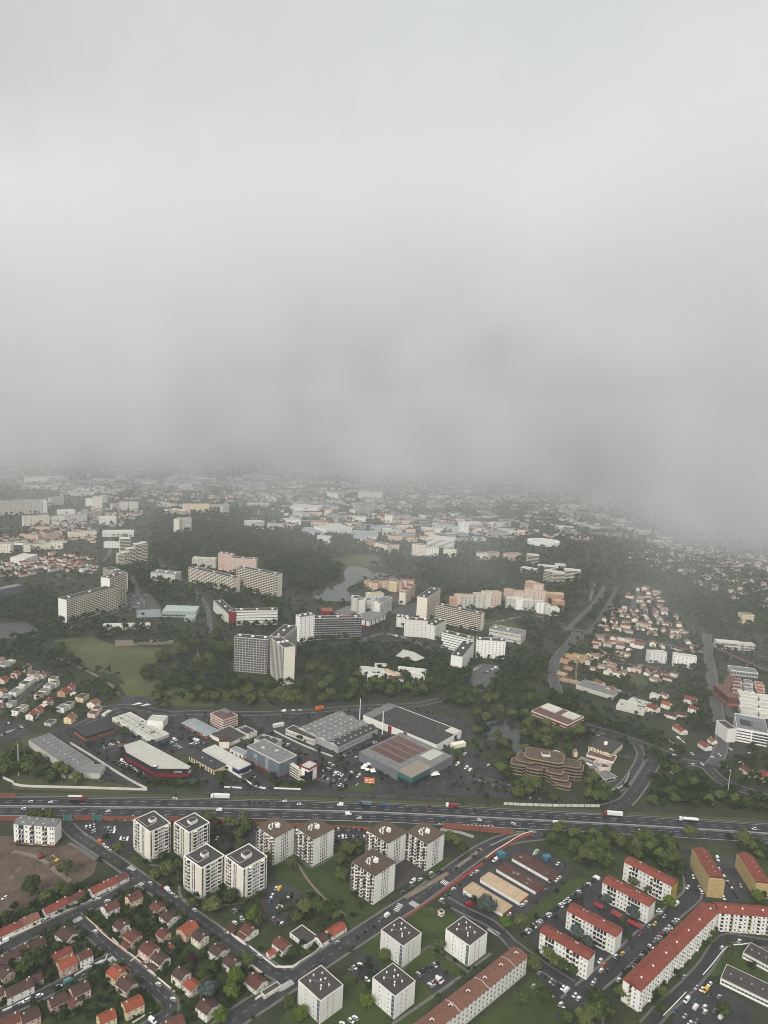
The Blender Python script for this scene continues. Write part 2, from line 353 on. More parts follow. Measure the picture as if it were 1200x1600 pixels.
patch('lawn', 'lawn', 0.037, 'grass bank beside the long row of parked cars', *zl('F', 560, 800, 720, 740, 900, 640, 1060, 520, 1200, 500, 1200, 560, 1000, 680, 700, 900, 560, 900))
patch('lawn', 'lawn', 0.033, 'lawn in front of the long pink roofed block', *zl('c', -150, 1080, 60, 930, 160, 830, 260, 960, 300, 1080))
patch('lawn', 'lawn', 0.033, 'lawn of the low school buildings', *zl('I', 830, 960, 1000, 900, 1250, 1000, 1250, 1300, 830, 1120, 700, 1130))
patch('field', 'field', 0.03, 'pale green sports field among trees', *zl('g', 250, 480, 430, 465, 540, 506, 760, 516, 735, 585, 660, 640, 690, 690, 600, 690, 540, 640, 430, 625, 330, 560))
patch('field', 'field', 0.031, 'green meadow on the far lake shore', *zl('h', 330, 125, 430, 85, 570, 80, 600, 130, 500, 138, 440, 135))
patch('pitch', 'gravel', 0.032, 'narrow brown pitch behind the sports field', *zl('g', 540, 480, 830, 478, 815, 500, 540, 508))
patch('pitch', 'asphalt_worn', 0.032, 'dark oval track at the edge of the sports ground', *zl('g', -40, 405, 120, 395, 175, 430, 180, 465, -40, 475))
patch('lawn', 'field', 0.03, 'green behind the far right suburb school', *zl('S', 560, 250, 700, 260, 740, 330, 620, 360))
patch('lawn', 'lawn', 0.032, 'grass island between the industrial roads', *zl('M', 650, 150, 720, 95, 830, 110, 800, 200, 700, 215))
patch('lawn', 'field', 0.032, 'grass beside the cream slab', *zl('h', 1060, 380, 1200, 395, 1260, 440, 1060, 420))
patch('garden', 'garden', 0.02, 'gardens of the small houses between their streets', *zl('a', -60, 720, 220, 640, 640, 440, 700, 470, 930, 640, 1230, 850, 1180, 1130, -60, 1130), keep=False)
patch('garden', 'garden', 0.022, 'green ground round the white towers', *zl('a', 560, 330, 640, 290, 1010, 290, 1240, 330, 1260, 480, 1240, 800, 940, 590, 700, 420), keep=False)
patch('garden', 'garden', 0.024, 'green ground between the red roofed blocks and the motorway', *zl('c', 130, 200, 420, 190, 830, 260, 1240, 300, 1240, 520, 900, 500, 700, 600, 300, 330), keep=False)
patch('garden', 'garden', 0.021, 'gardens round the farmhouse', *zl('b', -20, 640, 120, 600, 240, 580, 480, 640, 400, 720, 170, 830, 50, 770), keep=False)
patch('garden', 'garden', 0.026, 'green ground below the long red roofed block', *zl('I', 60, 1400, 230, 1400, 780, 760, 1250, 790, 1250, 860, 880, 830, 600, 1150, 330, 1500, 60, 1500), keep=False)
patch('verge', 'lawn', 0.06, 'planted verge in front of the red and black shop', *zl('L', 20, 380, 330, 560, 620, 640, 990, 640, 1010, 690, 600, 690, 380, 660, 0, 430), keep=False)
patch('verge', 'lawn', 0.061, 'planted bank before the red portal office', *zl('M', 740, 600, 800, 680, 1000, 690, 1060, 640, 1000, 620, 840, 630), keep=False)
patch('verge', 'dry_grass', 0.062, 'weedy ground behind the yellow workshop', *zl('L', 640, 290, 820, 230, 880, 290, 850, 340, 880, 420, 700, 330), keep=False)
patch('verge', 'lawn', 0.063, 'grass strip round the orange billboard', *zl('N', 60, 460, 300, 400, 330, 440, 290, 490, 40, 500), keep=False)
patch('verge', 'lawn', 0.064, 'grass bank between the warehouse and the store', *zl('N', 520, 5, 720, 90, 900, 150, 960, 160, 940, 185, 700, 100, 500, 20), keep=False)
patch('verge', 'lawn', 0.065, 'grass border of the estate end towards the pond', *zl('e', 900, 340, 1010, 280, 1060, 330, 1000, 370, 930, 385), keep=False)
patch('field', 'field', 0.029, 'rough clearing under the park woods', *zl('g', 560, 690, 720, 660, 820, 700, 1000, 720, 1000, 790, 700, 790, 600, 760), keep=False)
patch('field', 'field', 0.028, 'grass clearing before the great angled block', *zl('g', 1020, 690, 1230, 700, 1400, 720, 1700, 690, 1760, 720, 1400, 780, 1000, 760), keep=False)
# water
def water(name, label, *pts):
    g = patch(name, 'pond_water' if name == 'pond' else 'water', 0.045, label, *pts, keep=False); KEEP.append(grow(g, 14 if name == 'lake' else -2))
water('lake', 'grey lake with an inlet among wooded shores', *zl('h', 255, 262, 285, 248, 340, 232, 400, 215, 418, 200, 410, 165, 425, 140, 440, 134, 500, 138, 560, 160, 625, 172, 672, 180, 665, 197, 560, 192, 520, 196, 480, 205, 455, 230, 425, 240, 430, 255, 500, 275, 470, 300, 330, 297, 265, 282))
water('pond', 'dark pond surrounded by trees', *zl('f', -40, 195, -5, 190, 20, 235, 60, 285, 100, 308, 95, 350, 60, 362, 10, 345, -20, 300, -60, 295, -125, 290, -128, 240, -122, 205))
water('canal', 'straight narrow pale canal beside the suburb', *zl('i', 385, 200, 400, 205, 372, 295, 357, 298))
water('canal', 'second pale strip of canal towards the suburb', *zl('i', 455, 235, 463, 240, 405, 300, 392, 298))
# car parks and yards
def yard(label, *pts, m='asphalt', z=0.04, name='car_park', keep=True): return patch(name, m, z, label, *pts, keep=keep)
yard('car park in front of the white block beside the motorway wall', *zl('a', 320, 160, 620, 160, 640, 300, 560, 330, 480, 290, 330, 255), z=0.041)
yard('car park behind the white towers', *zl('a', 985, 165, 1210, 165, 1210, 300, 1040, 290), z=0.042)
yard('car park between the brown roofed towers', *zl('b', 420, 180, 590, 180, 580, 270, 430, 260), z=0.043)
yard('car park beside the lawn and the farmhouse', *zl('b', 60, 470, 180, 440, 270, 490, 250, 600, 200, 660, 120, 640), z=0.044)
yard('dark paved court between the brown roofed towers', *zl('b', 700, 370, 770, 330, 870, 395, 720, 480), z=0.045, m='roof_dark', name='court')
yard('parking court beside the first white cube block', *zl('P', 0, 380, 120, 400, 210, 500, 90, 605, -60, 620, -30, 480), z=0.046)
yard('small car park between two white cube blocks', *zl('P', 470, 600, 640, 445, 800, 560, 860, 610, 690, 760, 560, 640), z=0.047)
yard('yard round the rows of lock-up garages', *zl('F', 430, 330, 600, 260, 760, 270, 1060, 420, 1000, 560, 700, 790, 560, 860, 260, 900, 80, 700, 180, 560), z=0.048, name='yard')
yard('street courts between the red roofed blocks', *zl('H', -20, 720, 560, 290, 620, 310, 560, 480, 900, 660, 1100, 480, 1200, 560, 420, 1170, 100, 1080), z=0.038, keep=False)
yard('car park between the ochre netted blocks', *zl('I', 790, 190, 960, 180, 1000, 380, 1080, 500, 900, 560, 820, 380), z=0.049)
yard('lane beside the first ochre netted block', *zl('I', 540, 170, 600, 170, 720, 500, 690, 620, 560, 560), z=0.05, name='yard')
yard('car park beside the low school', *zl('I', 440, 1500, 560, 1250, 700, 1170, 860, 1230, 1060, 1350, 1080, 1500), z=0.051)
yard('court in front of the last red roofed block', *zl('K', 280, 250, 380, 180, 700, 350, 640, 420, 560, 600, 420, 600, 500, 480), z=0.052)
patch('yard', 'asphalt', 0.039, 'asphalt ground of the business estate above the motorway', *[(30, 1165), (80, 1140), (140, 1120), (185, 1100), (300, 1112), (410, 1116), (520, 1104), (640, 1104), (735, 1130), (745, 1180), (770, 1200), (800, 1215), (800, 1243), (700, 1243), (420, 1236), (260, 1233), (60, 1225), (30, 1190)], keep=False)
yard('marked car park at the end of the business estate', *zl('e', 950, 450, 1010, 430, 1210, 500, 1210, 560, 1100, 550), z=0.053)
yard('car park west of the dark shop', *zl('d', 460, 300, 560, 290, 600, 330, 540, 390, 480, 350), z=0.054)
yard('corner car park of the suburb', *zl('d', -20, 195, 110, 210, 150, 270, -20, 300), z=0.05)
yard('car park of the tall slab', *zl('g', 570, 330, 600, 265, 700, 262, 760, 330, 740, 370, 640, 350), z=0.05, m='asphalt_worn')
yard('paved square by the green roofed hall', *zl('g', 640, 340, 750, 335, 760, 372, 640, 375), z=0.055, m='roof_blue', name='square')
yard('car park behind the white angled block', *zl('h', 1000, 610, 1060, 590, 1160, 600, 1120, 650, 1060, 720, 1010, 720), z=0.05, m='asphalt_worn')
yard('market square beside the cream tower', *zl('h', 620, 340, 760, 300, 755, 385, 650, 375), z=0.05, m='asphalt_worn', name='square')
yard('brown court of the pink lake blocks', *zl('h', 600, 285, 660, 250, 670, 300, 620, 310), z=0.05, m='soil', name='court')
yard('forecourt of the white office complex', *zl('Y', 690, 590, 820, 480, 980, 500, 930, 620, 760, 700), z=0.05)
yard('road junction by the white office complex', *zl('Y', 180, 700, 330, 610, 420, 540, 640, 570, 560, 760, 460, 810, 300, 780), z=0.051, name='junction')
yard('worn asphalt junction behind the estate', *zl('d', 560, 85, 720, 85, 730, 195, 600, 185), z=0.05, name='junction')
patch('dry_ground', 'dry_grass', 0.058, 'rough grass by the left sheds', *zl('d', 100, 280, 200, 250, 300, 420, 480, 480, 690, 520, 560, 540, 60, 520, 40, 400), keep=False)

# streets
road([(330, 1622), (372, 1588), (440, 1543), (500, 1502), (560, 1463), (610, 1430), (660, 1397), (720, 1352), (760, 1325), (800, 1310), (850, 1304)], 12.5, 'wide street climbing past the farmhouse and the towers', dash=True)
road([(105, 1290), (120, 1305), (150, 1325), (187, 1350), (233, 1383), (300, 1430), (367, 1477), (405, 1502), (440, 1525), (462, 1530)], 9, 'street between the small houses and the white towers', z=0.064, dash=True)
road([(-30, 1497), (0, 1484), (67, 1450), (143, 1417), (190, 1392), (216, 1376)], 8.5, 'street of red roofed terraces below the building plot', z=0.068)
road([(112, 1428), (125, 1440), (167, 1477), (213, 1517), (247, 1547), (266, 1568), (262, 1586), (240, 1600), (215, 1618)], 8, 'curving street through the small houses', z=0.072, dash=True)
road([(176, 1497), (150, 1508), (117, 1527), (67, 1553), (0, 1585), (-40, 1605)], 7, 'narrow side street lined with parked cars', z=0.07)
road([(800, 1475), (850, 1512), (905, 1548), (930, 1580), (925, 1620)], 7, 'lane in front of the red roofed blocks', z=0.066)
road([(890, 1570), (912, 1550), (960, 1510), (1010, 1462), (1060, 1418), (1083, 1395), (1078, 1360), (1070, 1325)], 11, 'street along the long red roofed block', z=0.07)
road([(1010, 1605), (1040, 1572), (1070, 1545), (1100, 1512), (1125, 1475), (1140, 1466), (1170, 1470), (1230, 1480)], 7, 'inner lane beside the long red roofed block', z=0.072)
road([(690, 1402), (720, 1420), (770, 1445), (800, 1475)], 6, 'access lane beside the conifer', z=0.074)
road(zl('e', -760, 150, -600, 130, -400, 165, -300, 160, 0, 165, 120, 160, 300, 150, 480, 135, 640, 130, 760, 122, 900, 90), 8, 'road along the wooded belt behind the business estate', z=0.066)
road(zl('M', 640, 130, 700, 190, 800, 240, 950, 340, 1100, 440, 1250, 480), 9, 'estate road past the grey sheds', kerb=0, z=0.068)
road(zl('d', 560, 200, 620, 230, 760, 260, 800, 290, 860, 320, 900, 350, 800, 370), 9, 'estate road past the cream roofed shed', kerb=0, z=0.069)
road(zl('d', 200, 330, 300, 300, 420, 380, 560, 460, 700, 530), 8, 'estate lane along the pale wall', kerb=0, z=0.069)
road(zl('e', 600, 500, 760, 540, 860, 490, 960, 440, 1010, 340, 960, 300), 8, 'estate road round the glass fronted store', kerb=0, z=0.069)
road(zl('f', 665, 388, 640, 430, 610, 480, 575, 530, 530, 580, 440, 612), 12, 'sunken slip road between trees joining the motorway', z=0.066, dash=True)
road(zl('f', 560, 290, 600, 340, 595, 390, 560, 450, 530, 490, 480, 535), 6, 'curving lane beside the ringed building', z=0.067)
road(zl('f', 240, 190, 350, 225, 480, 262, 640, 320, 740, 360, 800, 390, 900, 410, 1000, 490, 1200, 560), 11, 'tree lined avenue behind the brick office', z=0.066, dash=True)
road([(1104, 990), (1107, 1020), (1112, 1055), (1117, 1085), (1122, 1115), (1128, 1150), (1124, 1178), (1113, 1195)], 11, 'straight pale road beside the white office complex', m='asphalt_worn', z=0.068)
road(zl('S', 60, 400, 30, 320, 20, 240, 40, 150, 90, 80, 150, 20, 200, -60), 11, 'curving pale road beside the house building site', m='asphalt_worn', z=0.067)
road([(885, 985), (905, 965), (930, 940), (945, 915)], 9, 'road along the canal', m='asphalt_worn', z=0.067)
road([(905, 1000), (930, 975), (950, 945), (965, 920)], 8, 'road into the far suburb', m='asphalt_worn', z=0.068)
road([(840, 968), (880, 980), (920, 987), (960, 994), (1010, 1002), (1060, 1010)], 9, 'cross road over the canal strip', m='asphalt_worn', z=0.069)
road([(560, 1000), (572, 985), (590, 968), (610, 952), (630, 935), (650, 915)], 11, 'street past the white apartment blocks to the lake', z=0.066)
road([(500, 1010), (560, 1002), (640, 1003), (720, 1013), (790, 1025), (850, 1030)], 9, 'road along the back of the park', z=0.067)
road(zl('R', -60, 760, 60, 720, 200, 640, 330, 520, 420, 420, 500, 330), 7, 'suburban street of flat roofed houses', z=0.067)
road(zl('d', 350, 230, 460, 180, 560, 150), 7, 'lane along the foot of the suburb', z=0.068)
road(zl('i', 570, 330, 575, 290, 600, 255), 9, 'pale street in the far suburb', m='asphalt_worn', z=0.066)
for i, (lb, pts) in enumerate((('street behind the white flats to the cream tower', [(560, 1002), (600, 990), (640, 1000), (690, 1022)]), ('street between the pink blocks and the white angled block', [(690, 985), (760, 975), (830, 962), (880, 975)]), ('street winding through the far left estates', [(-30, 882), (60, 868), (150, 878), (172, 860), (165, 835), (120, 815), (40, 822), (-30, 830)]), ('street from the banded slabs past the zigzag building', [(235, 870), (262, 890), (300, 920), (322, 945), (330, 990)]), ('street at the foot of the bent white slab', [(430, 985), (455, 1006), (480, 1014), (505, 1010)]), ('street beyond the viaduct', [(1108, 1005), (1150, 1016), (1230, 1035)]), ('street into the terraced quarter', [(1118, 1085), (1135, 1100), (1140, 1120)]), ('street along the tall left slab', [(100, 985), (150, 968), (200, 945), (215, 925), (205, 900)]), ('street behind the lake woods', [(240, 800), (330, 795), (420, 812), (520, 835), (620, 850), (720, 862), (820, 870)]), ('suburban lane across the right suburb', [(885, 1030), (960, 1035), (1040, 1046), (1092, 1058)]), ('second suburban lane of the right suburb', [(930, 1075), (985, 1085), (1030, 1108)]), ('far lane across the left houses', [(-30, 900), (60, 893), (110, 905)]))):
    road(pts, 8, lb, m='asphalt_worn', z=.071+.003*i, kerb=0)
road(zl('k', -300, 395, -100, 400, 0, 402, 200, 400, 400, 412, 600, 425, 800, 445, 1080, 485), 16, 'raised far road crossing behind the lake', m='concrete', z=0.5)
# pavements with a real kerb step, left out where another road crosses; lane markings
for i, (pts, wd, kb, z, o, dash) in enumerate(RD):
    c = np.array(pts); mid = (c[:-1]+c[1:])/2; dist = np.hypot(mid[:, 0], mid[:, 1])
    if dist.min() > 1000 or not kb: continue
    mb = MB()
    for sgn in (-1, 1):
        T = np.array(offsets(pts))[:-1]; q = mid+T*sgn*(wd/2+kb/2); sk = np.zeros(len(q), bool)
        for j, (p2, hw) in enumerate(ROADS):
            if p2 is not pts: sk |= near_line(q[:, 0], q[:, 1], p2, hw+0.4)
        ribbon(mb, pts, sgn*wd/2, sgn*(wd/2+kb), 0.18, 0.0, skip=sk)
    if mb.f: part('pavement', mb, ['pavement'], o)
    if dash:
        mb = MB(); dashes(pts, 0, z+0.04, 3.0, 4.5, 0.22, mb); tag(part('lane_marking', mb, ['road_paint'], o), kind='stuff')
def strip(name, m, label, w, z, *pts):
    p = smooth([G(*q) for q in pts], 8); mb = MB(); ribbon(mb, p, -w/2, w/2, z); return structure(name, mb, [m], label)
strip('cycle_lane', 'paint_red', 'red cycle lane along the wide street', 2.6, 0.115, (628, 1436), (652, 1420), (690, 1393), (722, 1371), (754, 1349))
strip('path', 'gravel', 'gravel strip beside the wide street', 3.6, 0.21, (633, 1403), (655, 1391), (680, 1376), (700, 1364))
strip('path', 'gravel', 'gravel pavement near the slip road', 3.0, 0.21, (712, 1356), (735, 1340), (752, 1326))
strip('path', 'pavement', 'pale curved path on the building plot', 3.0, 0.07, *zl('a', 320, 262, 380, 290, 450, 340))
strip('path', 'gravel', 'pale paved path across the wooded hill', 4.0, 0.07, *zl('g', 900, 490, 930, 530, 920, 570))
strip('path', 'concrete', 'concrete strip along the motorway garden wall', 4.0, 0.07, *zl('F', 40, 130, 200, 155, 300, 190))
strip('path', 'gravel', 'footpath over the lawn to the front brown roofed tower', 1.8, 0.06, *zl('b', 240, 330, 300, 430, 380, 520, 480, 600))
strip('path', 'pavement', 'footpath between the white towers', 2.2, 0.062, *zl('a', 700, 365, 830, 390, 850, 520, 980, 560, 1140, 540))
strip('path', 'pavement', 'footpath round the white cube by the wide street', 1.6, 0.064, *zl('b', 740, 860, 870, 745, 960, 800, 1060, 870))
strip('path', 'pavement', 'footpath along the pink roofed long block', 2.0, 0.066, *zl('b', 700, 1110, 960, 930, 1160, 780))
strip('path', 'pavement', 'footpath along the front of the brown roofed towers', 1.8, 0.068, *zl('b', 130, 372, 245, 330, 320, 378, 430, 318))
strip('path', 'gravel', 'worn track across the building plot', 3.5, 0.06, *zl('a', 60, 300, 180, 330, 270, 400, 330, 440))
strip('path', 'pavement', 'first pale line across the sports field', 1.6, 0.06, *zl('g', 440, 580, 560, 545, 700, 535))
strip('path', 'gravel', 'pale track along the wooded hill by the sports field', 4, 0.06, *zl('g', 260, 560, 400, 620, 520, 690, 560, 740))
# zebra crossings
def zebra(label, x0, y0, x1, y1, length, zone='a', n=8):
    a = G(*zp(zone, x0, y0))[:2]; b = G(*zp(zone, x1, y1))[:2]; d = (b-a)/np.linalg.norm(b-a); t = np.array([-d[1], d[0]]); mb = MB(); L = np.linalg.norm(b-a)
    for i in range(n):
        s = a+d*L*i/n; e = a+d*(L*i/n+L/n*0.5)
        mb.quad((*(s-t*length/2), 0.135), (*(e-t*length/2), 0.135), (*(e+t*length/2), 0.135), (*(s+t*length/2), 0.135))
    tag(structure('zebra_crossing', mb, ['paint_white'], label), kind='stuff')
zebra('zebra crossing at the mouth of the curving street', 335, 635, 385, 610, 4)
zebra('zebra crossing by the terraced houses and towers', 637, 468, 672, 448, 4, n=6)
zebra('zebra crossing near the dark tree', 605, 372, 635, 390, 4, n=5)
zebra('zebra crossing at the end of the side street', 515, 800, 560, 838, 4, n=9)
zebra('zebra crossing at the farmhouse corner', 165, 950, 235, 910, 4.5, 'b')
zebra('zebra crossing over the wide street by the tower court', 930, 440, 960, 455, 5, 'b', 5)
zebra('zebra crossing over the wide street by the first cube', 785, 540, 820, 560, 5, 'b', 6)
zebra('zebra crossing on the tower access', 715, 580, 740, 545, 4, 'b', 5)
zebra('white hatching in the lane behind the second cube', 1150, 662, 1200, 695, 4, 'b', 7)
mb = MB()
for i in range(14):
    a = G(*zp('F', 20+i*32, 86+i*1.4)); mb.poly([(a[0], a[1], 0.15), (a[0]+1.6, a[1]-.8, 0.15), (a[0]+2.6, a[1]+.6, 0.15), (a[0]+1, a[1]+1.3, 0.15)])
for i in range(9):
    a = G(*zp('f', 250+i*18, 633)); mb.quad((a[0], a[1], 0.15), (a[0]+2.4, a[1]-1.5, 0.15), (a[0]+3.2, a[1]-1.5, 0.15), (a[0]+.8, a[1], 0.15))
tag(part('hatch_marking', mb, ['road_paint'], mway), kind='stuff')
def bays(label, zone, x0, y0, x1, y1, n, depth, dirx, diry):
    a = G(*zp(zone, x0, y0))[:2]; b = G(*zp(zone, x1, y1))[:2]; dd = G(*zp(zone, x0+dirx, y0+diry))[:2]-a; dd = dd/np.linalg.norm(dd)*depth; e = (b-a)/np.linalg.norm(b-a)*0.12; mb = MB()
    for i in range(n+1):
        s = a+(b-a)*i/n; mb.quad((*(s-e), 0.1), (*(s+e), 0.1), (*(s+e+dd), 0.1), (*(s-e+dd), 0.1))
    tag(structure('bay_marking', mb, ['road_paint'], label), kind='stuff')
bays('white bay lines of the estate end car park', 'e', 985, 452, 1180, 520, 16, 5, 10, 12)
bays('second row of white bay lines of the estate end car park', 'e', 1010, 440, 1200, 500, 16, 5, 10, 12)
bays('white bay lines in front of the glass fronted store', 'e', 800, 540, 940, 470, 7, 6, -14, 8)
bays('white bay lines beside the dark shop', 'd', 470, 330, 560, 300, 7, 5, 14, 14)
bays('white bay lines of the estate yard beside the red portal office', 'e', 290, 480, 400, 510, 9, 5, 12, -12)
# ------------------------------------------------------------------ buildings
class Fr: pass
def frame(zone, A, B, C, Q=None, h=None):
    A, B, C = zp(zone, *A), zp(zone, *B), zp(zone, *C); fr = Fr()
    fr.H = h if h is not None else height(B, zp(zone, *Q))
    a, b, c = [G(*q, fr.H)[:2] for q in (A, B, C)]
    u, v = a-b, c-b; fr.W, fr.L = np.linalg.norm(u), np.linalg.norm(v)
    av = math.atan2(v[1], v[0]); au = math.atan2(u[1], u[0])-math.pi/2; dd = (au-av+math.pi) % (2*math.pi)-math.pi
    fr.a = av+dd*fr.W/(fr.W+fr.L)
    x = np.array([math.cos(fr.a), math.sin(fr.a)]); y = np.array([-x[1], x[0]]); fr.b = b
    fr.c = b+x*fr.L/2+y*fr.W/2; fr.x, fr.y = x, y; return fr
def slabf(zone, x0, y0, x1, y1, hpx, depth):
    p, q = zp(zone, x0, y0), zp(zone, x1, y1); s = ZN[zone][2]; fr = Fr()
    fr.H = height((p[0], p[1]-hpx/s), p); b, c = G(*p)[:2], G(*q)[:2]; v = c-b
    fr.L = np.linalg.norm(v); fr.W = depth; fr.a = math.atan2(v[1], v[0])
    x = np.array([math.cos(fr.a), math.sin(fr.a)]); y = np.array([-x[1], x[0]]); fr.b = b
    fr.c = b+x*fr.L/2+y*depth/2; fr.x, fr.y = x, y; return fr
def corners(fr, e=0): return [fr.c+fr.x*sx*(fr.L/2+e)+fr.y*sy*(fr.W/2+e) for sx, sy in ((-1, -1), (1, -1), (1, 1), (-1, 1))]
def start(fr, name, label, cat, ref=None, group=None):
    r = thing(name, label, cat, (fr.c[0], fr.c[1], 0), fr.a, group); FOOT.append(corners(fr))
    if ref: LAND.append((ref, fr.c[0], fr.c[1]))
    return r
FM = ['paint_white', 'glass', 'loggia', 'wall_white', 'shutter_brown', 'wall_grey', 'wall_cream', 'loggia_shade_grey', 'turquoise', 'ochre', 'brick', 'clad_slate']
FI = {n: i for i, n in enumerate(FM)}
def el(kind, w, h, fh, var=0):
    """one facade piece; x along the wall, -y outwards, z from the floor of its storey"""
    m = MB(); sill = max(0.15, (fh-h)*0.55)
    if kind == 'win':
        m.box(-w/2, -0.07, sill, w/2, 0, sill+h, 0); m.quad((-w/2+.1, -.085, sill+.1), (w/2-.1, -.085, sill+.1), (w/2-.1, -.085, sill+h-.1), (-w/2+.1, -.085, sill+h-.1), 1)
    elif kind == 'dwin':      # dark opening with a sill
        m.box(-w/2, -0.05, sill, w/2, 0, sill+h, 2); m.quad((-w/2+.12, -.065, sill+.1), (w/2-.12, -.065, sill+.1), (w/2-.12, -.065, sill+h-.1), (-w/2+.12, -.065, sill+h-.1), 1); m.box(-w/2-.1, -.15, sill-.12, w/2+.1, 0, sill, 0)
    elif kind == 'wb':        # window between brown shutters
        m.box(-w/2, -0.06, 0.12, w/2, 0, fh-.12, 4); m.quad((-w*.3, -.075, 0.9), (w*.3, -.075, 0.9), (w*.3, -.075, fh-.6), (-w*.3, -.075, fh-.6), 1)
    elif kind in ('balc', 'balcg', 'balct', 'balcy'):
        dk, pm = {'balc': (2, 3), 'balcg': (7, 5), 'balct': (2, 4), 'balcy': (2, 9)}[kind]
        m.quad((-w/2, -.03, .15), (w/2, -.03, .15), (w/2, -.03, fh-.15), (-w/2, -.03, fh-.15), dk)  # dark sheet on the flat wall, painted as the shaded balcony opening
        m.quad((-w*.4, -.045, .3), (w*.1, -.045, .3), (w*.1, -.045, fh-.4), (-w*.4, -.045, fh-.4), 1)
        m.box(-w/2, -1.15, 0, w/2, -.02, .14, 3, bottom=True); m.box(-w/2, -1.2, .14, w/2, -1.12, h, pm)
        m.box(-w/2-.06, -1.2, 0, -w/2, -.02, h, 3); m.box(w/2, -1.2, 0, w/2+.06, -.02, h, 3)
    elif kind == 'band':      # strip of windows
        m.box(-w/2, -.05, sill, w/2, 0, sill+h, 1); k = max(2, int(w/2.2))
        for i in range(k+1): x = -w/2+w*i/k; m.box(x-.06, -.09, sill, x+.06, -.05, sill+h, 0)
    elif kind == 'log':       # loggia drawn flat: dark sheet paints the recess's shade, white front
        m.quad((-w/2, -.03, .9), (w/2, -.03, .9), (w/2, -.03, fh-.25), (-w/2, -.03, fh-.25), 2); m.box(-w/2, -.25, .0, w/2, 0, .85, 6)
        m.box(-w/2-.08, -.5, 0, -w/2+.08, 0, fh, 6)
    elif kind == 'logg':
        m.quad((-w/2, -.03, .9), (w/2, -.03, .9), (w/2, -.03, fh-.25), (-w/2, -.03, fh-.25), 7); m.box(-w/2, -.4, .0, w/2, 0, .85, 5)  # grey sheet painted as the recess's shade; nothing is set back
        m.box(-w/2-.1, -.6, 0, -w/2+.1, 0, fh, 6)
    elif kind == 'panel':     # grey stair glazing with a pale panel
        m.box(-w/2, -.06, .1, w/2, 0, fh, 11); m.quad((-w*.3, -.08, .9), (w*.25, -.08, .9), (w*.25, -.08, 1.9), (-w*.3, -.08, 1.9), 5); m.box(-w*.42, -.1, 2.05, w*.42, -.06, fh-.1, 1)
    elif kind == 'door':
        m.box(-w/2, -.06, 0, w/2, 0, h, 0); m.quad((-w/2+.12, -.075, .1), (w/2-.12, -.075, .1), (w/2-.12, -.075, h-.1), (-w/2+.12, -.075, h-.1), 3)
    if var and kind in ('win', 'dwin', 'wb'):      # blinds let down by different amounts
        a = {1: .45, 2: .75, 3: .98}[var]; t = sill+h-.1; ww = w*(.3 if kind == 'wb' else .5)-.1*(kind != 'wb')
        if kind == 'wb': t = fh-.6; m.quad((-ww, -.09, t-a*1.2), (ww, -.09, t-a*1.2), (ww, -.09, t), (-ww, -.09, t), 6)
        else: m.quad((-ww, -.1, t-a*(h-.2)), (ww, -.1, t-a*(h-.2)), (ww, -.1, t), (-ww, -.1, t), (6, 5, 4)[var-1])
    if var and kind.startswith('balc'):            # awnings, washing, screens
        if var == 1: m.quad((-w*.48, -1.25, fh-.75), (w*.48, -1.25, fh-.75), (w*.48, -.05, fh-.2), (-w*.48, -.05, fh-.2), 6)
        elif var == 2: m.box(-w*.3, -1.26, .5, w*.1, -1.21, 1.3, 5)
        else: m.quad((-w*.5, -.9, .15), (w*.05, -.9, .15), (w*.05, -.9, fh-.2), (-w*.5, -.9, fh-.2), 1)
    return m
VAR = random.Random(3)
NAMES = {'win': 'window', 'dwin': 'window', 'wb': 'shuttered_window', 'balc': 'balcony', 'balcg': 'balcony', 'balct': 'balcony', 'balcy': 'balcony', 'band': 'window_strip', 'log': 'loggia', 'logg': 'loggia', 'panel': 'stair_glazing', 'door': 'door'}
FACE = {'F': (-1, -1, 1, 0, 0), 'R': (1, -1, 0, 1, math.pi/2), 'B': (1, 1, -1, 0, math.pi), 'S': (-1, 1, 0, -1, -math.pi/2)}
def facade(root, fr, face, cols, floors, z0, fh, near=True, L=None, W=None):
    """cols: (place along the face 0..1, kind, width, height)"""
    L, W = L or fr.L, W or fr.W; sx, sy, dx, dy, rz = FACE[face]; ox, oy = sx*L/2, sy*W/2; ln = L if dx else W
    c, s = math.cos(rz), math.sin(rz); big = MB()
    for k in range(floors):
        for (t, kind, w, h) in cols:
            px, py, pz = ox+dx*t*ln, oy+dy*t*ln, z0+k*fh
            if near:
                vr = VAR.choice((0, 0, 0, 0, 1, 1, 2, 3)); me = cached(('el', kind, round(w, 1), round(h, 1), round(fh, 1), vr), lambda: el(kind, round(w, 1), round(h, 1), round(fh, 1), vr).mesh(NAMES[kind], FM))
                obj(NAMES[kind], me, root, (px, py, pz), rz)
            else:
                e = el(kind, w, h, fh, VAR.choice((0, 0, 0, 1, 2, 3)) if kind in ('win', 'dwin') else 0); n = len(big.v)
                big.v += [(px+c*x-s*y, py+s*x+c*y, pz+z) for x, y, z in e.v]; big.f += [tuple(n+i for i in q) for q in e.f]; big.m += e.m
    if big.f: tag(part('windows', big, FM, root), kind='stuff')
def flat_roof(root, fr, m='roof_dark', par='wall_white', t=0.35, ph=0.5, over=0.0):
    L, W, H = fr.L/2+over, fr.W/2+over, fr.H
    mb = MB(); mb.box(-L+t, -W+t, H-.3, L-t, W-t, H, 0); part('roof', mb, [m], root)
    if par:
        mb = MB(); mb.ring(-L-.04, -W-.04, L+.04, W+.04, t+.04, H-.35, H+ph, 0); part('parapet', mb, [par], root)
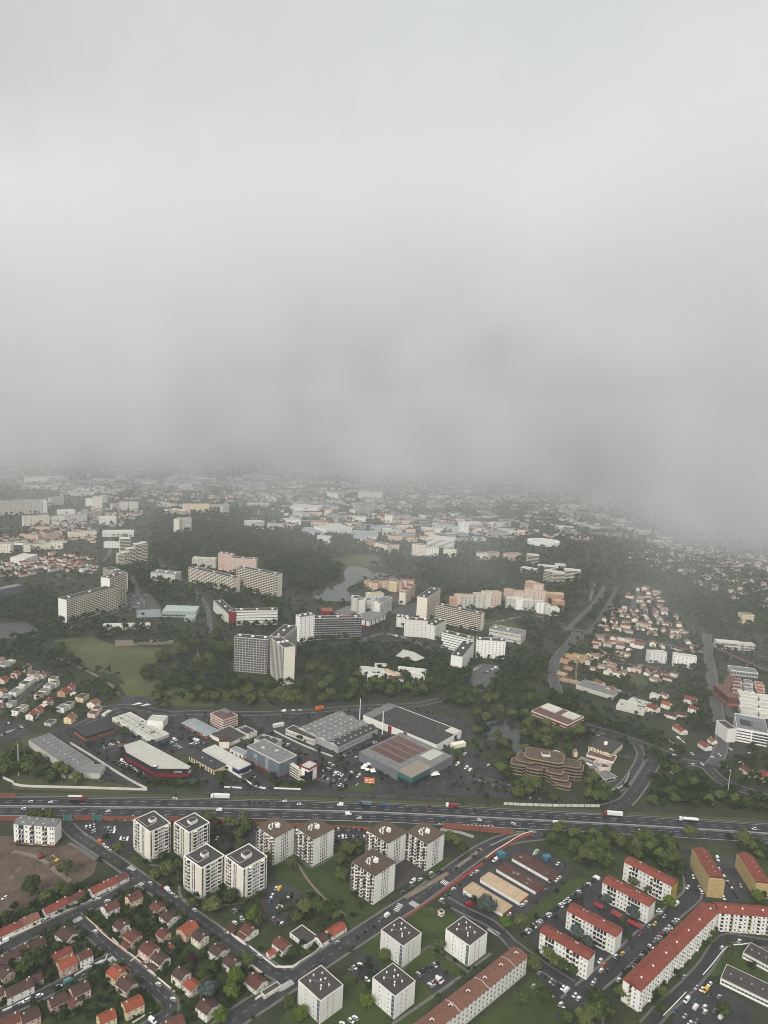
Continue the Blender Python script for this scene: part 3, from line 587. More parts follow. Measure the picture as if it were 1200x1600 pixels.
def gable_roof(root, fr, m, axis='y', rise=2.2, over=0.5, wall='wall_white', hip=0.0):
    L, W, H = fr.L/2, fr.W/2, fr.H; mb = MB(); g = MB(); t = .18
    if axis == 'y':       # ridge along the S face
        k = over*rise/L; a, b = L+over, W+over
        mb.quad((-a, -b, H-k+t), (0, -b+hip, H+rise+t), (0, b-hip, H+rise+t), (-a, b, H-k+t)); mb.quad((0, -b+hip, H+rise+t), (a, -b, H-k+t), (a, b, H-k+t), (0, b-hip, H+rise+t))
        mb.quad((-a, -b, H-k), (-a, -b, H-k+t), (-a, b, H-k+t), (-a, b, H-k)); mb.quad((a, -b, H-k), (a, b, H-k), (a, b, H-k+t), (a, -b, H-k+t))
        for sg in (-1, 1):
            p = [(-a, sg*b, H-k), (a, sg*b, H-k), (a, sg*b, H-k+t), (0, sg*(b-hip), H+rise+t), (-a, sg*b, H-k+t)]; mb.poly(p if sg < 0 else p[::-1])
            if not hip: q = [(-L, sg*W, H), (L, sg*W, H), (0, sg*W, H+rise)]; g.poly(q if sg < 0 else q[::-1])
    else:
        k = over*rise/W; a, b = L+over, W+over
        mb.quad((-a, -b, H-k+t), (a, -b, H-k+t), (a-hip, 0, H+rise+t), (-a+hip, 0, H+rise+t)); mb.quad((-a+hip, 0, H+rise+t), (a-hip, 0, H+rise+t), (a, b, H-k+t), (-a, b, H-k+t))
        mb.quad((-a, -b, H-k), (a, -b, H-k), (a, -b, H-k+t), (-a, -b, H-k+t)); mb.quad((a, b, H-k), (-a, b, H-k), (-a, b, H-k+t), (a, b, H-k+t))
        for sg in (-1, 1):
            p = [(sg*a, b, H-k), (sg*a, -b, H-k), (sg*a, -b, H-k+t), (sg*(a-hip), 0, H+rise+t), (sg*a, b, H-k+t)]; mb.poly(p if sg < 0 else p[::-1])
            if not hip: q = [(sg*L, W, H), (sg*L, -W, H), (sg*L, 0, H+rise)]; g.poly(q if sg < 0 else q[::-1])
    part('roof', mb, [m], root)
    if g.f: part('gable', g, [wall], root)
def walls(root, fr, m, z0=0.0, top=0.32, plinth=None):
    mb = MB(); mb.box(-fr.L/2, -fr.W/2, z0, fr.L/2, fr.W/2, fr.H-top); part('wall', mb, [m], root)
    if plinth:
        mb = MB(); e = .05; mb.box(-fr.L/2-e, -fr.W/2-e, 0, fr.L/2+e, fr.W/2+e, plinth[0]); part('plinth', mb, [plinth[1]], root)
def spread(n, kind, w, h, a=0.06, b=0.94): return [(a+(b-a)*(i/(n-1) if n > 1 else .5), kind, w, h) for i in range(n)]
def vent_me(): m = MB(); m.cyl(0, 0, 0, .8, .28, n=7); m.cyl(0, 0, .8, 1.25, .55, .5, n=8); return m.mesh('roof_vent', ['wall_white'])
def box_me(name, x, y, z, mt):
    def f(): m = MB(); m.box(-x/2, -y/2, 0, x/2, y/2, z); return m.mesh(name, [mt])
    return cached((name, x, y, z, mt), f)
def skylight_me(w, l):
    def f(): m = MB(); m.box(-w/2, -l/2, 0, w/2, l/2, .3, 0); m.quad((-w/2+.1, -l/2+.1, .32), (w/2-.1, -l/2+.1, .32), (w/2-.1, l/2-.1, .32), (-w/2+.1, l/2-.1, .32), 1); return m.mesh('skylight', ['paint_white', 'roof_blue'])
    return cached(('sky', w, l), f)

# ---- the four white ten-storey towers
GRP_T = 'white towers with roof cabins'
def white_tower(fr, label, ref, big=False):
    fr.L *= 1.09; fr.W *= 1.04; fr.c = fr.b+fr.x*fr.L/2+fr.y*fr.W/2
    r = start(fr, 'tower_block', label, 'tower block', ref, GRP_T); walls(r, fr, 'wall_white', plinth=(2.3, 'wall_grey'))
    flat_roof(r, fr, 'roof_dark', 'wall_white', .45, .55); n = 8; fh = (fr.H-2.6)/n
    S_ = [(.1, 'wb', 1.0, 1.6), (.2, 'balc', 1.8, .85), (.31, 'balc', 1.8, .85), (.52, 'wb', 1.0, 1.6), (.62, 'wb', 1.0, 1.6)]
    F_ = [(.05, 'wb', 1.0, 1.6), (.28, 'balc', 3.0, .85), (.45, 'win', 1.5, 1.5), (.54, 'dwin', 1.2, 1.5), (.63, 'win', 1.5, 1.5), (.79, 'balc', 3.0, .85), (.94, 'wb', 1.0, 1.6)]
    facade(r, fr, 'S', S_, n, 2.4, fh); facade(r, fr, 'F', F_, n, 2.4, fh); facade(r, fr, 'B', F_, n, 2.4, fh, False); facade(r, fr, 'R', S_, n, 2.4, fh, False)
    mb = MB()
    for t in (.03, .44, .83): w_ = 1.5 if t != .83 else 4.5; mb.box(-fr.L/2-.3, fr.W/2-t*fr.W-w_/2, 2.3, -fr.L/2-.02, fr.W/2-t*fr.W+w_/2, fr.H-.4)
    mb.box(-fr.L/2+.12*fr.L, -fr.W/2-.3, 2.3, -fr.L/2+.12*fr.L+1.4, -fr.W/2-.02, fr.H-.4); part('pier', mb, ['wall_cream'], r)
    s = 3.1 if big else 2.4; mb = MB(); mb.box(-s, -s*.85, fr.H, s, s*.85, fr.H+2.3); ph = part('roof_cabin', mb, ['wall_white'], r, loc=(.6, .4, 0))
    mb = MB(); mb.box(-s+.3, -s*.85+.3, fr.H+2.3, s-.3, s*.85-.3, fr.H+2.36); part('cabin_roof', mb, ['roof_dark'], ph)
    mb = MB(); mb.tube((0, 0, fr.H+2.3), (0, 0, fr.H+4.6), .08); part('aerial', mb, ['metal'], ph)
    q = fr.L/2-2.2; p = fr.W/2-2.2; mb = MB()
    for a_, b_ in (((-q, -p*.4), (-q, p)), ((-q, -p*.4), (q*.2, -p*.4)), ((q*.2, -p*.4), (q*.2, -p*.1))): mb.tube((*a_, fr.H+.5), (*b_, fr.H+.5), .14)
    part('roof_rail', mb, ['paint_white'], r)
    return r
hT = height(zp('a', 704, 213), zp('a', 697, 355))
white_tower(frame('a', (615, 162), (704, 213), (800, 180), h=hT), 'white tower at the street corner nearest the terraced houses, small roof cabin', 'the corner white tower')
white_tower(frame('a', (805, 176), (887, 215), (985, 178), h=hT), 'white tower with large roof cabin backing onto the motorway wall', 'the white tower by the motorway wall', True)
white_tower(frame('a', (857, 330), (945, 382), (1050, 330), h=hT), 'white tower standing over the street with small roof cabin, beside large trees', 'the white tower over the street')
white_tower(frame('a', (1055, 328), (1140, 387), (1246, 332), h=hT), 'white tower with large roof cabin next to the green lawn', 'the white tower by the lawn', True)

# ---- five brown roofed towers
def brown_tower(fr, label, ref, seed):
    rr = random.Random(seed); r = start(fr, 'tower_block', label, 'tower block', ref, 'towers with brown roofs and white roof vents')
    walls(r, fr, 'wall_white'); n = 8; fh = (fr.H-1.2)/n
    mb = MB(); mb.box(-fr.L/2-.3, -fr.W/2-.3, fr.H-.3, fr.L/2+.3, fr.W/2+.3, fr.H+.15); part('roof', mb, ['roof_brown'], r)
    S_ = [(.07, 'balct', 2.4, 1.05), (.2, 'dwin', 1.6, 1.5), (.33, 'balct', 2.6, 1.05), (.465, 'balc', 1.8, 1.05), (.6, 'balct', 2.7, 1.05), (.74, 'dwin', 1.6, 1.5), (.875, 'balct', 2.6, 1.05), (.97, 'balc', 1.0, 1.05)]
    F_ = [(.37, 'dwin', 1.0, 1.4), (.47, 'dwin', .8, 1.9), (.55, 'dwin', .8, 1.9), (.65, 'dwin', 1.0, 1.4)]
    facade(r, fr, 'S', S_, n, .6, fh); facade(r, fr, 'F', F_, n, .6, fh); facade(r, fr, 'R', S_, n, .6, fh, False); facade(r, fr, 'B', F_, n, .6, fh, False)
    # one lift house and a loose ring of vents
    mb = MB(); mb.box(-1.8, -1.2, fr.H+.15, 1.8, 1.2, fr.H+2.2); mb.box(-1.0, -2.2, fr.H+.15, .4, -1.25, fr.H+1.4); part('lift_house', mb, ['wall_white'], r, loc=(1.2, -1.0, 0))
    for i, (u, v, s) in enumerate(((-5.0, .6, 1.0), (-5.2, 2.6, .8), (-3.9, 4.3, 1.6), (-1.9, 5.4, 1.0), (.2, 5.6, 1.5), (2.4, 5.0, .9), (-3.2, 1.8, .7), (-1.2, 3.4, .7), (3.9, 3.6, .8))):
        obj('roof_vent', box_me('roof_vent', .8, s, 1.0, 'wall_white'), r, (u+rr.uniform(-.3, .3), v-1.2+rr.uniform(-.3, .3), fr.H+.15), rr.uniform(-.1, .1))
    return r
hU = height(zp('b', 617, 415), zp('b', 612, 552))
brown_tower(frame('b', (60, 185), (148, 237), (243, 190), h=hU), 'brown roofed tower nearest the white towers', 'the first brown roofed tower', 1)
brown_tower(frame('b', (247, 190), (330, 243), (428, 195), h=hU), 'brown roofed tower at the head of the lawn beside the rear car park', 'the brown roofed tower heading the lawn', 2)
brown_tower(frame('b', (582, 200), (680, 262), (762, 210), h=hU), 'brown roofed tower with roof aerial behind the front one', 'the brown roofed tower with the aerial', 3)
brown_tower(frame('b', (766, 208), (865, 265), (943, 215), h=hU), 'brown roofed tower closest to the slip road', 'the brown roofed tower by the slip road', 4)
brown_tower(frame('b', (510, 348), (617, 415), (713, 350), h=hU), 'brown roofed tower standing in front on the lawn edge', 'the front brown roofed tower', 5)

# ---- four white cubes
def cube_block(fr, label, ref):
    r = start(fr, 'apartment_block', label, 'apartment block', ref, 'white cube apartment blocks with dark flat roofs')
    walls(r, fr, 'wall_cream' if False else 'wall_white'); n = 5; fh = (fr.H-.8)/n
    flat_roof(r, fr, 'roof_dark', 'wall_white', .22, .28)
    facade(r, fr, 'S', [(.92, 'panel', 2.2, 2)], n, .2, fh)
    facade(r, fr, 'S', [(.33, 'dwin', .55, .9), (.72, 'dwin', .6, .9)], n, .2, fh); facade(r, fr, 'F', [(.32, 'dwin', .5, .9), (.55, 'dwin', .5, .9)], n, .2, fh)
    facade(r, fr, 'R', spread(5, 'win', 1.3, 1.3), n, .2, fh, False); facade(r, fr, 'B', spread(5, 'win', 1.3, 1.3), n, .2, fh, False)
    mb = MB()
    for t in (.18, .45, .58, .82): y = fr.W/2-t*fr.W; mb.box(-fr.L/2-.09, y-.1, .3, -fr.L/2, y+.1, fr.H-.4)
    for t in (.30, .34, .53, .57): x = -fr.L/2+t*fr.L; mb.box(x-.08, -fr.W/2-.09, .3, x+.08, -fr.W/2, fr.H-.4)
    part('joint', mb, ['wall_dim'], r)
    for t, u in ((.25, .72), (.5, .83), (.55, .55), (.4, .38), (.7, .5), (.78, .72), (.62, .25), (.3, .3)):
        obj('roof_vent', cached('vent', vent_me), r, (-fr.L/2+t*fr.L, -fr.W/2+u*fr.W, fr.H))
    mb = MB(); mb.tube((-fr.L*.2, fr.W*.3, fr.H+.3), (fr.L*.1, -fr.W*.1, fr.H+.3), .09); mb.tube((fr.L*.05, -fr.W*.3, fr.H+.3), (fr.L*.3, -fr.W*.02, fr.H+.3), .09); part('roof_pipe', mb, ['metal'], r)
hV = 15.2
cube_block(frame('b', (637, 675), (750, 747), (846, 692), h=hV), 'white cube block at the corner of the wide street', 'the white cube at the wide street')
cube_block(frame('b', (945, 668), (1062, 745), (1150, 685), h=hV), 'white cube block beside the dark conifer and the garages', 'the white cube by the conifer')
cube_block(frame('b', (245, 915), (362, 1003), (480, 938), h=hV), 'white cube block facing the farmhouse corner', 'the white cube facing the farmhouse')
cube_block(frame('b', (592, 905), (712, 982), (822, 922), h=hV), 'white cube block beside the small car park, bottom edge of the view', 'the white cube by the small car park')

# ---- red roofed rows
def red_block(fr, label, ref, gable='wall_white'):
    r = start(fr, 'apartment_block', label, 'apartment block', ref, 'four storey blocks with red tiled roofs'); walls(r, fr, 'wall_white', top=0)
    gable_roof(r, fr, 'tile_red', 'y', 1.9, .45, gable); n = 4; fh = fr.H/(n+.15)
    S_ = [(.045, 'win', 1.0, 1.3)]+[(.15+.065*i, 'balc', 1.9, 1.0) for i in range(3)]+[(.37+.075*i, 'dwin', 1.0, 1.3) for i in range(3)]+[(.60+.065*i, 'balc', 1.9, 1.0) for i in range(4)]+[(.88, 'win', 1.0, 1.3), (.95, 'win', 1.0, 1.3)]
    facade(r, fr, 'S', S_, n, .3, fh); facade(r, fr, 'R', spread(10, 'win', 1.1, 1.3), n, .3, fh, False)
    if gable != 'wall_white': mb = MB(); mb.box(-fr.L/2, -fr.W/2-.2, 0, fr.L/2, -fr.W/2-.01, fr.H); part('render_panel', mb, [gable], r)
    for t in (.3, .36, .7, .76): obj('chimney', box_me('chimney', .8, .8, 1.1, 'wall_dim'), r, (.9, -fr.W/2+(t+VAR.uniform(-.04, .04))*fr.W, fr.H+1.2))
    mb = MB(); yy = VAR.uniform(-.3, .3)*fr.W; mb.tube((.3, yy, fr.H+1.6), (.3, yy, fr.H+4), .06); mb.tube((-.7, yy, fr.H+3.7), (1.3, yy, fr.H+3.7), .05); part('aerial', mb, ['metal'], r)
    mb = MB(); mb.box(-.2, -fr.W/2-.4, fr.H+2.02, .2, fr.W/2+.4, fr.H+2.2); part('ridge', mb, ['tile_brown'], r)
    return r
red_block(frame('c', (178, 650), (397, 770), (437, 738), (395, 862)), 'red roofed white block next to the parking court, foremost of four', 'the foremost red roofed block')
red_block(frame('c', (300, 553), (520, 668), (556, 634), (515, 750)), 'red roofed white block beside the red awnings garden', 'the red roofed block by the red awnings')
red_block(frame('c', (460, 425), (668, 532), (702, 502), (665, 610)), 'red roofed white block behind the red awnings garden', 'the red roofed block behind the awnings')
red_block(frame('c', (554, 337), (770, 442), (806, 420), h=15), 'red roofed white block with an ochre end wall under the wood', 'the ochre ended red block', 'ochre')
for z0, lb, rf in (((872, 274), (940, 402), (1000, 405), (935, 487)), 'red roofed block wrapped in ochre scaffold netting beside the lane', 'the netted block by the lane'), (((1072, 298), (1150, 425), (1212, 428), (1145, 490)), 'second red roofed block in ochre netting at the edge of the view', 'the last netted block'):
    fr = frame('c', *z0); r = start(fr, 'apartment_block', lb, 'apartment block', rf, 'blocks wrapped in ochre netting'); walls(r, fr, 'wall_yellow', top=0); gable_roof(r, fr, 'tile_red', 'y', 1.8, .4, 'wall_yellow')
    mb = MB(); e = .9
    mb.box(-fr.L/2-e, -fr.W/2-e, 0, fr.L/2+e, -fr.W/2-e+.06, fr.H-.6); mb.box(-fr.L/2-e, -fr.W/2-e+.06, 0, -fr.L/2-e+.06, fr.W/2+e, fr.H-.6); mb.box(fr.L/2+e-.06, -fr.W/2-e+.06, 0, fr.L/2+e, fr.W/2+e, fr.H-.6)
    part('netting', mb, ['netting'], r); mb = MB()
    for k in range(7):
        z = .8+k*(fr.H-1.6)/6; mb.box(-fr.L/2-e-.08, -fr.W/2-e-.08, z, fr.L/2+e+.08, -fr.W/2-e-.01, z+.3); mb.box(-fr.L/2-e-.08, -fr.W/2-e, z, -fr.L/2-e-.01, fr.W/2+e, z+.16)
    for i in range(7): x = -fr.L/2-e+(fr.L+2*e)*i/6; mb.box(x-.1, -fr.W/2-e-.18, 0, x+.1, -fr.W/2-e-.09, fr.H-.4)
    for i in range(13): y = -fr.W/2-e+(fr.W+2*e)*i/12; mb.box(-fr.L/2-e-.16, y-.06, 0, -fr.L/2-e-.09, y+.06, fr.H-.4)
    part('scaffold_pole', mb, ['scaffold'], r)
    for i in range(5): obj('roof_vent', box_me('roof_vent', .7, .7, .9, 'wall_dim'), r, (.8, -fr.W*.35+fr.W*.17*i, fr.H+1.0))
def long_block(fr, label, ref, roof, n, rise, floors_cols, wall='wall_white', vents=7, vent='wall_white', S_=None, group=None):
    r = start(fr, 'apartment_block', label, 'apartment block', ref, group); walls(r, fr, wall, top=0, plinth=(1.2, 'wall_dim')); gable_roof(r, fr, roof, 'x', rise, .5, wall); fh = fr.H/(n+.25)
    facade(r, fr, 'F', floors_cols, n, .7, fh); facade(r, fr, 'B', spread(18, 'win', 1.1, 1.3), n, .7, fh, False)
    if S_: facade(r, fr, 'S', S_, n, .7, fh)
    for i in range(vents): obj('roof_vent', box_me('roof_vent', 1.0, 1.0, .8, vent), r, (-fr.L/2+(i+.5+VAR.uniform(-.22, .22))*fr.L/vents, -fr.W*.16, fr.H+rise*.66))
    return r
fr = frame('c', (557, 853), (637, 903), (978, 560), (632, 1000)); fr.L += 3
long_block(fr, 'very long red roofed block with small roof vents stretching up to the corner', 'the very long red roofed block', 'tile_red', 5, 2.4, [(.015+i*.97/29, 'win' if i % 3 else 'balc', 1.25, 1.3 if i % 3 else 1.0) for i in range(30)], S_=[(.45, 'balcy', 1.6, 1), (.72, 'win', 1.1, 1.4)])
fr2 = frame('c', (945, 512), (983, 560), (1330, 596), h=fr.H-.4)
r = long_block(fr2, 'red roofed wing with orange and white balconies facing the school', 'the wing with orange balconies', 'tile_red', 5, 2.3, [(.05+i*.9/15, ('balc', 'win', 'balcy', 'win')[i % 4], 1.9 if i % 2 == 0 else 1.2, 1.0 if i % 2 == 0 else 1.4) for i in range(16)], vents=4)
fr = frame('c', (60, 717), (-200, 945), (125, 752), h=12.8)     # placed by its far end
a = G(*zp('c', 125, 755), 12.8)[:2]; b = G(*zp('b', 930, 1118), 12.8)[:2]; v = a-b; v /= np.linalg.norm(v)
fr = Fr(); fr.H = 12.8; fr.L = np.linalg.norm(a-b)+24; fr.W = 10.5; fr.a = math.atan2(v[1], v[0]); fr.x = v; fr.y = np.array([-v[1], v[0]]); fr.c = a-v*fr.L/2+fr.y*fr.W/2
r = long_block(fr, 'long white block with a dull pink roof and clustered vents in front of the cubes', 'the pink roofed long block', 'tile_old', 4, 1.5, [(.02+i*.96/27, 'dwin', 1.15, 1.3) for i in range(28)], vents=0)
MATS['tile_old'].node_tree.nodes['Color Ramp'].color_ramp.elements[0].color = (0.15, 0.066, 0.046, 1); MATS['tile_old'].node_tree.nodes['Color Ramp'].color_ramp.elements[1].color = (0.22, 0.105, 0.07, 1)
for i in range(7):
    for q in range(4): obj('roof_vent', box_me('roof_vent', .7, .7, 1.0, 'wall_white' if q else 'clad_black'), r, (-fr.L*.45+i*fr.L*.15+(q % 2)*1.3, -.6+(q//2)*1.2, fr.H+.9))
for i in range(4):
    mb = MB(); x = -fr.L*.375+i*fr.L*.25; k = 1.5/(fr.W/2); t = .22
    mb.quad((x-.2, -fr.W/2-.5, fr.H-.5*k+t), (x+.2, -fr.W/2-.5, fr.H-.5*k+t), (x+.2, 0, fr.H+1.5+t), (x-.2, 0, fr.H+1.5+t)); mb.quad((x-.2, 0, fr.H+1.5+t), (x+.2, 0, fr.H+1.5+t), (x+.2, fr.W/2+.5, fr.H-.5*k+t), (x-.2, fr.W/2+.5, fr.H-.5*k+t)); part('roof_joint', mb, ['wall_dim'], r)
# ---- white block by the plot
fr = slabf('a', 66, 264, 257, 279, 92, 11); fr.L += 0
r = start(fr, 'apartment_block', 'white four storey block with a grey roof alone beside the building plot', 'apartment block', 'the white block by the building plot'); walls(r, fr, 'wall_white', top=0, plinth=(1.6, 'brick')); gable_roof(r, fr, 'roof_grey', 'x', 1.2, .3, 'wall_white'); fh = fr.H/4.2
facade(r, fr, 'F', [(.07, 'win', 1.1, 1.3), (.15, 'balcg', 1.8, 1), (.22, 'balcg', 1.6, 1), (.31, 'dwin', 1, 1.3), (.42, 'balcg', 1.8, 1), (.48, 'balcg', 1.6, 1), (.57, 'dwin', .9, 1.3), (.64, 'dwin', .9, 1.3), (.73, 'balcg', 1.8, 1), (.79, 'balcg', 1.6, 1), (.9, 'dwin', 1, 1.3), (.96, 'dwin', 1, 1.3)], 4, .8, fh)
for i in range(5): obj('chimney', box_me('chimney', 1.0, .7, 1.3, 'wall_dim'), r, (-fr.L*.42+fr.L*.2*i, 1.0, fr.H+.8))
for i in range(3): obj('skylight', skylight_me(1.6, 1.3), r, (-fr.L*.3+fr.L*.25*i, -3.2, fr.H+.65))
# ---- lock-up garages and tan roofed store rows
def garage(zz, label, ref, roof, end, h=2.7, n=14, patches=0):
    fr = frame('F', *zz, h=h); r = start(fr, 'garage_row', label, 'garages', ref, 'rows of lock-up garages'); walls(r, fr, 'wall_white', top=0)
    mb = MB(); mb.box(-fr.L/2-.25, -fr.W/2-.25, h, fr.L/2+.25, fr.W/2+.25, h+.25); part('roof', mb, [roof], r)
    mb = MB(); mb.box(-fr.L/2-.02, -fr.W/2-.12, 0, fr.L/2+.02, -fr.W/2-.01, h-.02); part('end_wall', mb, [end], r)
    facade(r, fr, 'S', spread(n, 'door', fr.W/n*.8, 2.2, .03, .97), 1, .05, h)
    for i in range(patches): obj('roof_sheet', box_me('roof_sheet', 1.5+random.random()*2, 1.2+random.random()*2.6, .1, random.choice(['tile_brown', 'roof_store', 'roof_grey', 'roof_rust'])), r, (random.uniform(-fr.L*.35, fr.L*.35), random.uniform(-fr.W*.45, fr.W*.45), h+.25+i*.004))
    for i in range(9 if roof == 'roof_tan' else 6): obj('roof_seam', box_me('roof_seam', fr.L, .12, .08, 'wall_dim' if roof == 'roof_tan' else 'clad_black'), r, (0, -fr.W/2+(i+1)*fr.W/(10 if roof == 'roof_tan' else 7), h+.25))
    return r, fr
r, fr = garage(((595, 355), (905, 525), (980, 475)), 'row of garages with a rusty patched dark roof next to the wood', 'the rusty garages by the wood', 'roof_rust', 'brick', patches=8)
obj('roof_sheet', box_me('roof_sheet', 4.4, 6.5, .3, 'tile_brown'), r, (fr.L*.15, fr.W*.25, 3.0))
garage(((472, 440), (785, 615), (862, 562)), 'row of garages with a rusty dark roof beside the tan roofed row', 'the second rusty garage row', 'roof_rust', 'brick', patches=16)
garage(((345, 520), (660, 697), (738, 645)), 'upper tan roofed store row with a brick end', 'the upper tan roofed row', 'roof_tan', 'brick', 3.0)
garage(((213, 600), (530, 788), (610, 732)), 'tan roofed store row behind the big conifer', 'the tan roofed row by the conifer', 'roof_tan', 'brick', 3.0)
# ---- low school wings
for zz, lb, rf in (((1035, 800), (988, 852), (1210, 945)), 'low white school wing with a dark flat roof beside the car park', 'the low school wing'), (((1130, 697), (1088, 738), (1240, 815)), 'second low school wing nearer the orange balconies', 'the far school wing'):
    a_, b_, c_ = zz; fr = frame('c', a_, b_, c_, h=4.2); r = start(fr, 'school_wing', lb, 'school', rf, 'low school wings'); walls(r, fr, 'wall_white'); flat_roof(r, fr, 'roof_dark', 'wall_dim', .3, .2); facade(r, fr, 'F', spread(12, 'band', fr.L/14, 1.3), 1, .3, 3.6); facade(r, fr, 'S', spread(3, 'win', 1.4, 1.3, .2, .8), 1, .3, 3.6)
    for i in range(4): obj('roof_vent', box_me('roof_vent', .8, .8, .7, 'wall_grey'), r, (-fr.L*.35+i*fr.L*.22, 0, fr.H))
# ------------------------------------------------------------------ the business estate above the motorway
def shed(fr, label, ref, roof, bands, cat='warehouse', name='warehouse', par='wall_dim', ph=.5, group=None):
    r = start(fr, name, label, cat, ref, group)
    for i, (z0, z1, m) in enumerate(bands):
        e = .03*i; mb = MB(); mb.box(-fr.L/2-e, -fr.W/2-e, z0*fr.H, fr.L/2+e, fr.W/2+e, z1*fr.H-(.32 if z1 >= 1 else 0)); part('wall' if i == 0 else 'wall_band', mb, [m], r)
    flat_roof(r, fr, roof, par, .3, ph); return r
def seams(r, fr, n, m, axis='x', h=.1):
    for i in range(n):
        t = (i+1)/(n+1)
        if axis == 'x': obj('roof_seam', box_me('roof_seam', fr.L-1, .18, h, m), r, (0, -fr.W/2+t*fr.W, fr.H))
        else: obj('roof_seam', box_me('roof_seam', .18, fr.W-1, h, m), r, (-fr.L/2+t*fr.L, 0, fr.H))
def lights(r, fr, nx, ny, w=1.4, l=2.4, x0=-.38, x1=.38, y0=-.38, y1=.38):
    for i in range(nx):
        for j in range(ny): obj('skylight', skylight_me(w, l), r, (fr.L*(x0+(x1-x0)*(i/(nx-1) if nx > 1 else .5)), fr.W*(y0+(y1-y0)*(j/(ny-1) if ny > 1 else .5)), fr.H))
# grey shed on the left, roof sloping
fr = frame('d', (140, 288), (340, 430), (437, 390), (332, 462)); r = shed(fr, 'long grey shed with a ribbed roof and skylights at the far side of the estate', 'the long grey ribbed shed', 'roof_grey', [(0, 1, 'wall_dim')], par='wall_grey', ph=.15); seams(r, fr, 12, 'wall_grey', 'x', .12); lights(r, fr, 1, 9, 1.0, 2.0, .0, .0)
fr = slabf('d', 285, 468, 470, 470, 26, 16); r = shed(fr, 'low pale grey annex at the end of the ribbed shed', 'the pale grey annex', 'roof_grey', [(0, 1, 'wall_dim')], par='wall_grey', ph=.15)
fr = frame('d', (338, 238), (402, 275), (537, 235), h=5.2); r = shed(fr, 'dark roofed brick shop with its own car park', 'the dark roofed brick shop', 'clad_black', [(0, 1, 'brick'), (.6, 1, 'clad_black')], 'shop', 'shop', 'clad_black', .3); facade(r, fr, 'F', spread(4, 'band', 3.5, 1.6, .15, .85), 1, .3, 3); seams(r, fr, 6, 'roof_dark', 'y')
fr = frame('d', (520, 188), (705, 292), (795, 262), (705, 307)); r = shed(fr, 'cream roofed flat shed with a dark conifer at its front', 'the cream roofed shed', 'roof_light', [(0, 1, 'wall_dim')], par='wall_white', ph=.4); seams(r, fr, 2, 'roof_grey', 'y', .3); seams(r, fr, 3, 'roof_grey', 'x', .2)
for i in range(6): obj('roof_unit', box_me('roof_unit', 1.6, 2.2, 1.1, 'roof_grey'), r, (random.uniform(-.35, .35)*fr.L, random.uniform(-.4, .4)*fr.W, fr.H))
fr = slabf('d', 690, 232, 764, 238, 34, 14); r = shed(fr, 'small white gabled annex beside the cream roofed shed', 'the small white annex', 'roof_light', [(0, 1, 'wall_white')], par='wall_white')
# the red and black shop: five sided plan
def poly_shop():
    px = zl('L', 100, 185, 130, 262, 470, 452, 860, 458, 885, 435, 300, 122); h = height(zp('L', 470, 452), zp('L', 460, 575)); w_ = [G(*q, h)[:2] for q in px]; c = np.mean(w_, axis=0)
    FOOT.append(w_); LAND.append(('the red and black shop', *c)); l = [p-c for p in w_]
    r = thing('shop', 'red and black shop with a big white roof beside the service road', 'shop', (*c, 0))
    sh = lambda e: [p*(1+e/np.linalg.norm(p)) for p in l]
    mb = MB(); mb.prism(l, 0, h-.3); part('wall', mb, ['clad_black'], r)
    mb = MB(); mb.prism(sh(.15), h*.2, h*.52); part('wall_band', mb, ['clad_red'], r)
    mb = MB(); mb.prism(sh(-.5), h-.3, h); part('roof', mb, ['roof_light'], r)
    o = sh(.1); n_ = sh(-.4); mb = MB()
    for i in range(len(l)):
        j = (i+1) % len(l)
        mb.quad((*o[i], h+.3), (*o[j], h+.3), (*n_[j], h+.3), (*n_[i], h+.3)); mb.quad((*o[i], h-.4), (*o[j], h-.4), (*o[j], h+.3), (*o[i], h+.3)); mb.quad((*n_[j], h-.1), (*n_[i], h-.1), (*n_[i], h+.3), (*n_[j], h+.3))
    part('parapet', mb, ['wall_dim'], r)
    q = G(*zp('L', 468, 445), h)[:2]-c; mb = MB(); mb.cyl(*q, h, h+1.6, 2.2, n=16); mb.cyl(*q, h+1.6, h+1.65, 1.7, n=16, m=1); part('sign_drum', mb, ['clad_black', 'wall_white'], r)
    for x, y in ((180, 190), (300, 255), (350, 285), (400, 310), (440, 330), (490, 355), (590, 385), (220, 215), (660, 350)):
        q = G(*zp('L', x, y), h)[:2]-c; obj('skylight', skylight_me(1.2, 1.2), r, (*q, h))
    a, b = l[2], l[3]; d = (b-a)/np.linalg.norm(b-a); cu = bpy.data.curves.new('sign', 'FONT'); cu.body = 'AXELIS'; cu.size = 2.6; cu.extrude = .08; cu.align_x = 'CENTER'
    cu.materials.append(M('paint_white')); tmp = bpy.data.objects.new('tmp', cu); me = bpy.data.meshes.new_from_object(tmp); bpy.data.objects.remove(tmp); nrm = np.array([d[1], -d[0]]); p = a+(b-a)*.68+nrm*.3
    t = obj('sign_lettering', me, r, (*p, h*.62)); t.rotation_euler = (math.pi/2, 0, math.atan2(d[1], d[0]))
    mb = MB(); q0, q1 = l[3], l[4]; mb.prism([q0*1.0, q0*1.012, q1*1.012, q1], h*.56, h*.75); part('fascia', mb, ['wall_dim'], r)
poly_shop()
mb = MB(); c = G(*zp('L', 90, 235))[:2]
r = thing('porch', 'dark red open porch at the end of the red and black shop', 'porch', (*c, 0), .35); mb.box(-5, -3.5, 4.4, 5, 3.5, 4.9); part('canopy', mb, ['roof_store'], r)
for x, y in ((-4.6, -3.1), (4.6, -3.1), (4.6, 3.1), (-4.6, 3.1)): mb = MB(); mb.cyl(x, y, 0, 4.4, .18); part('post', mb, ['metal'], r)
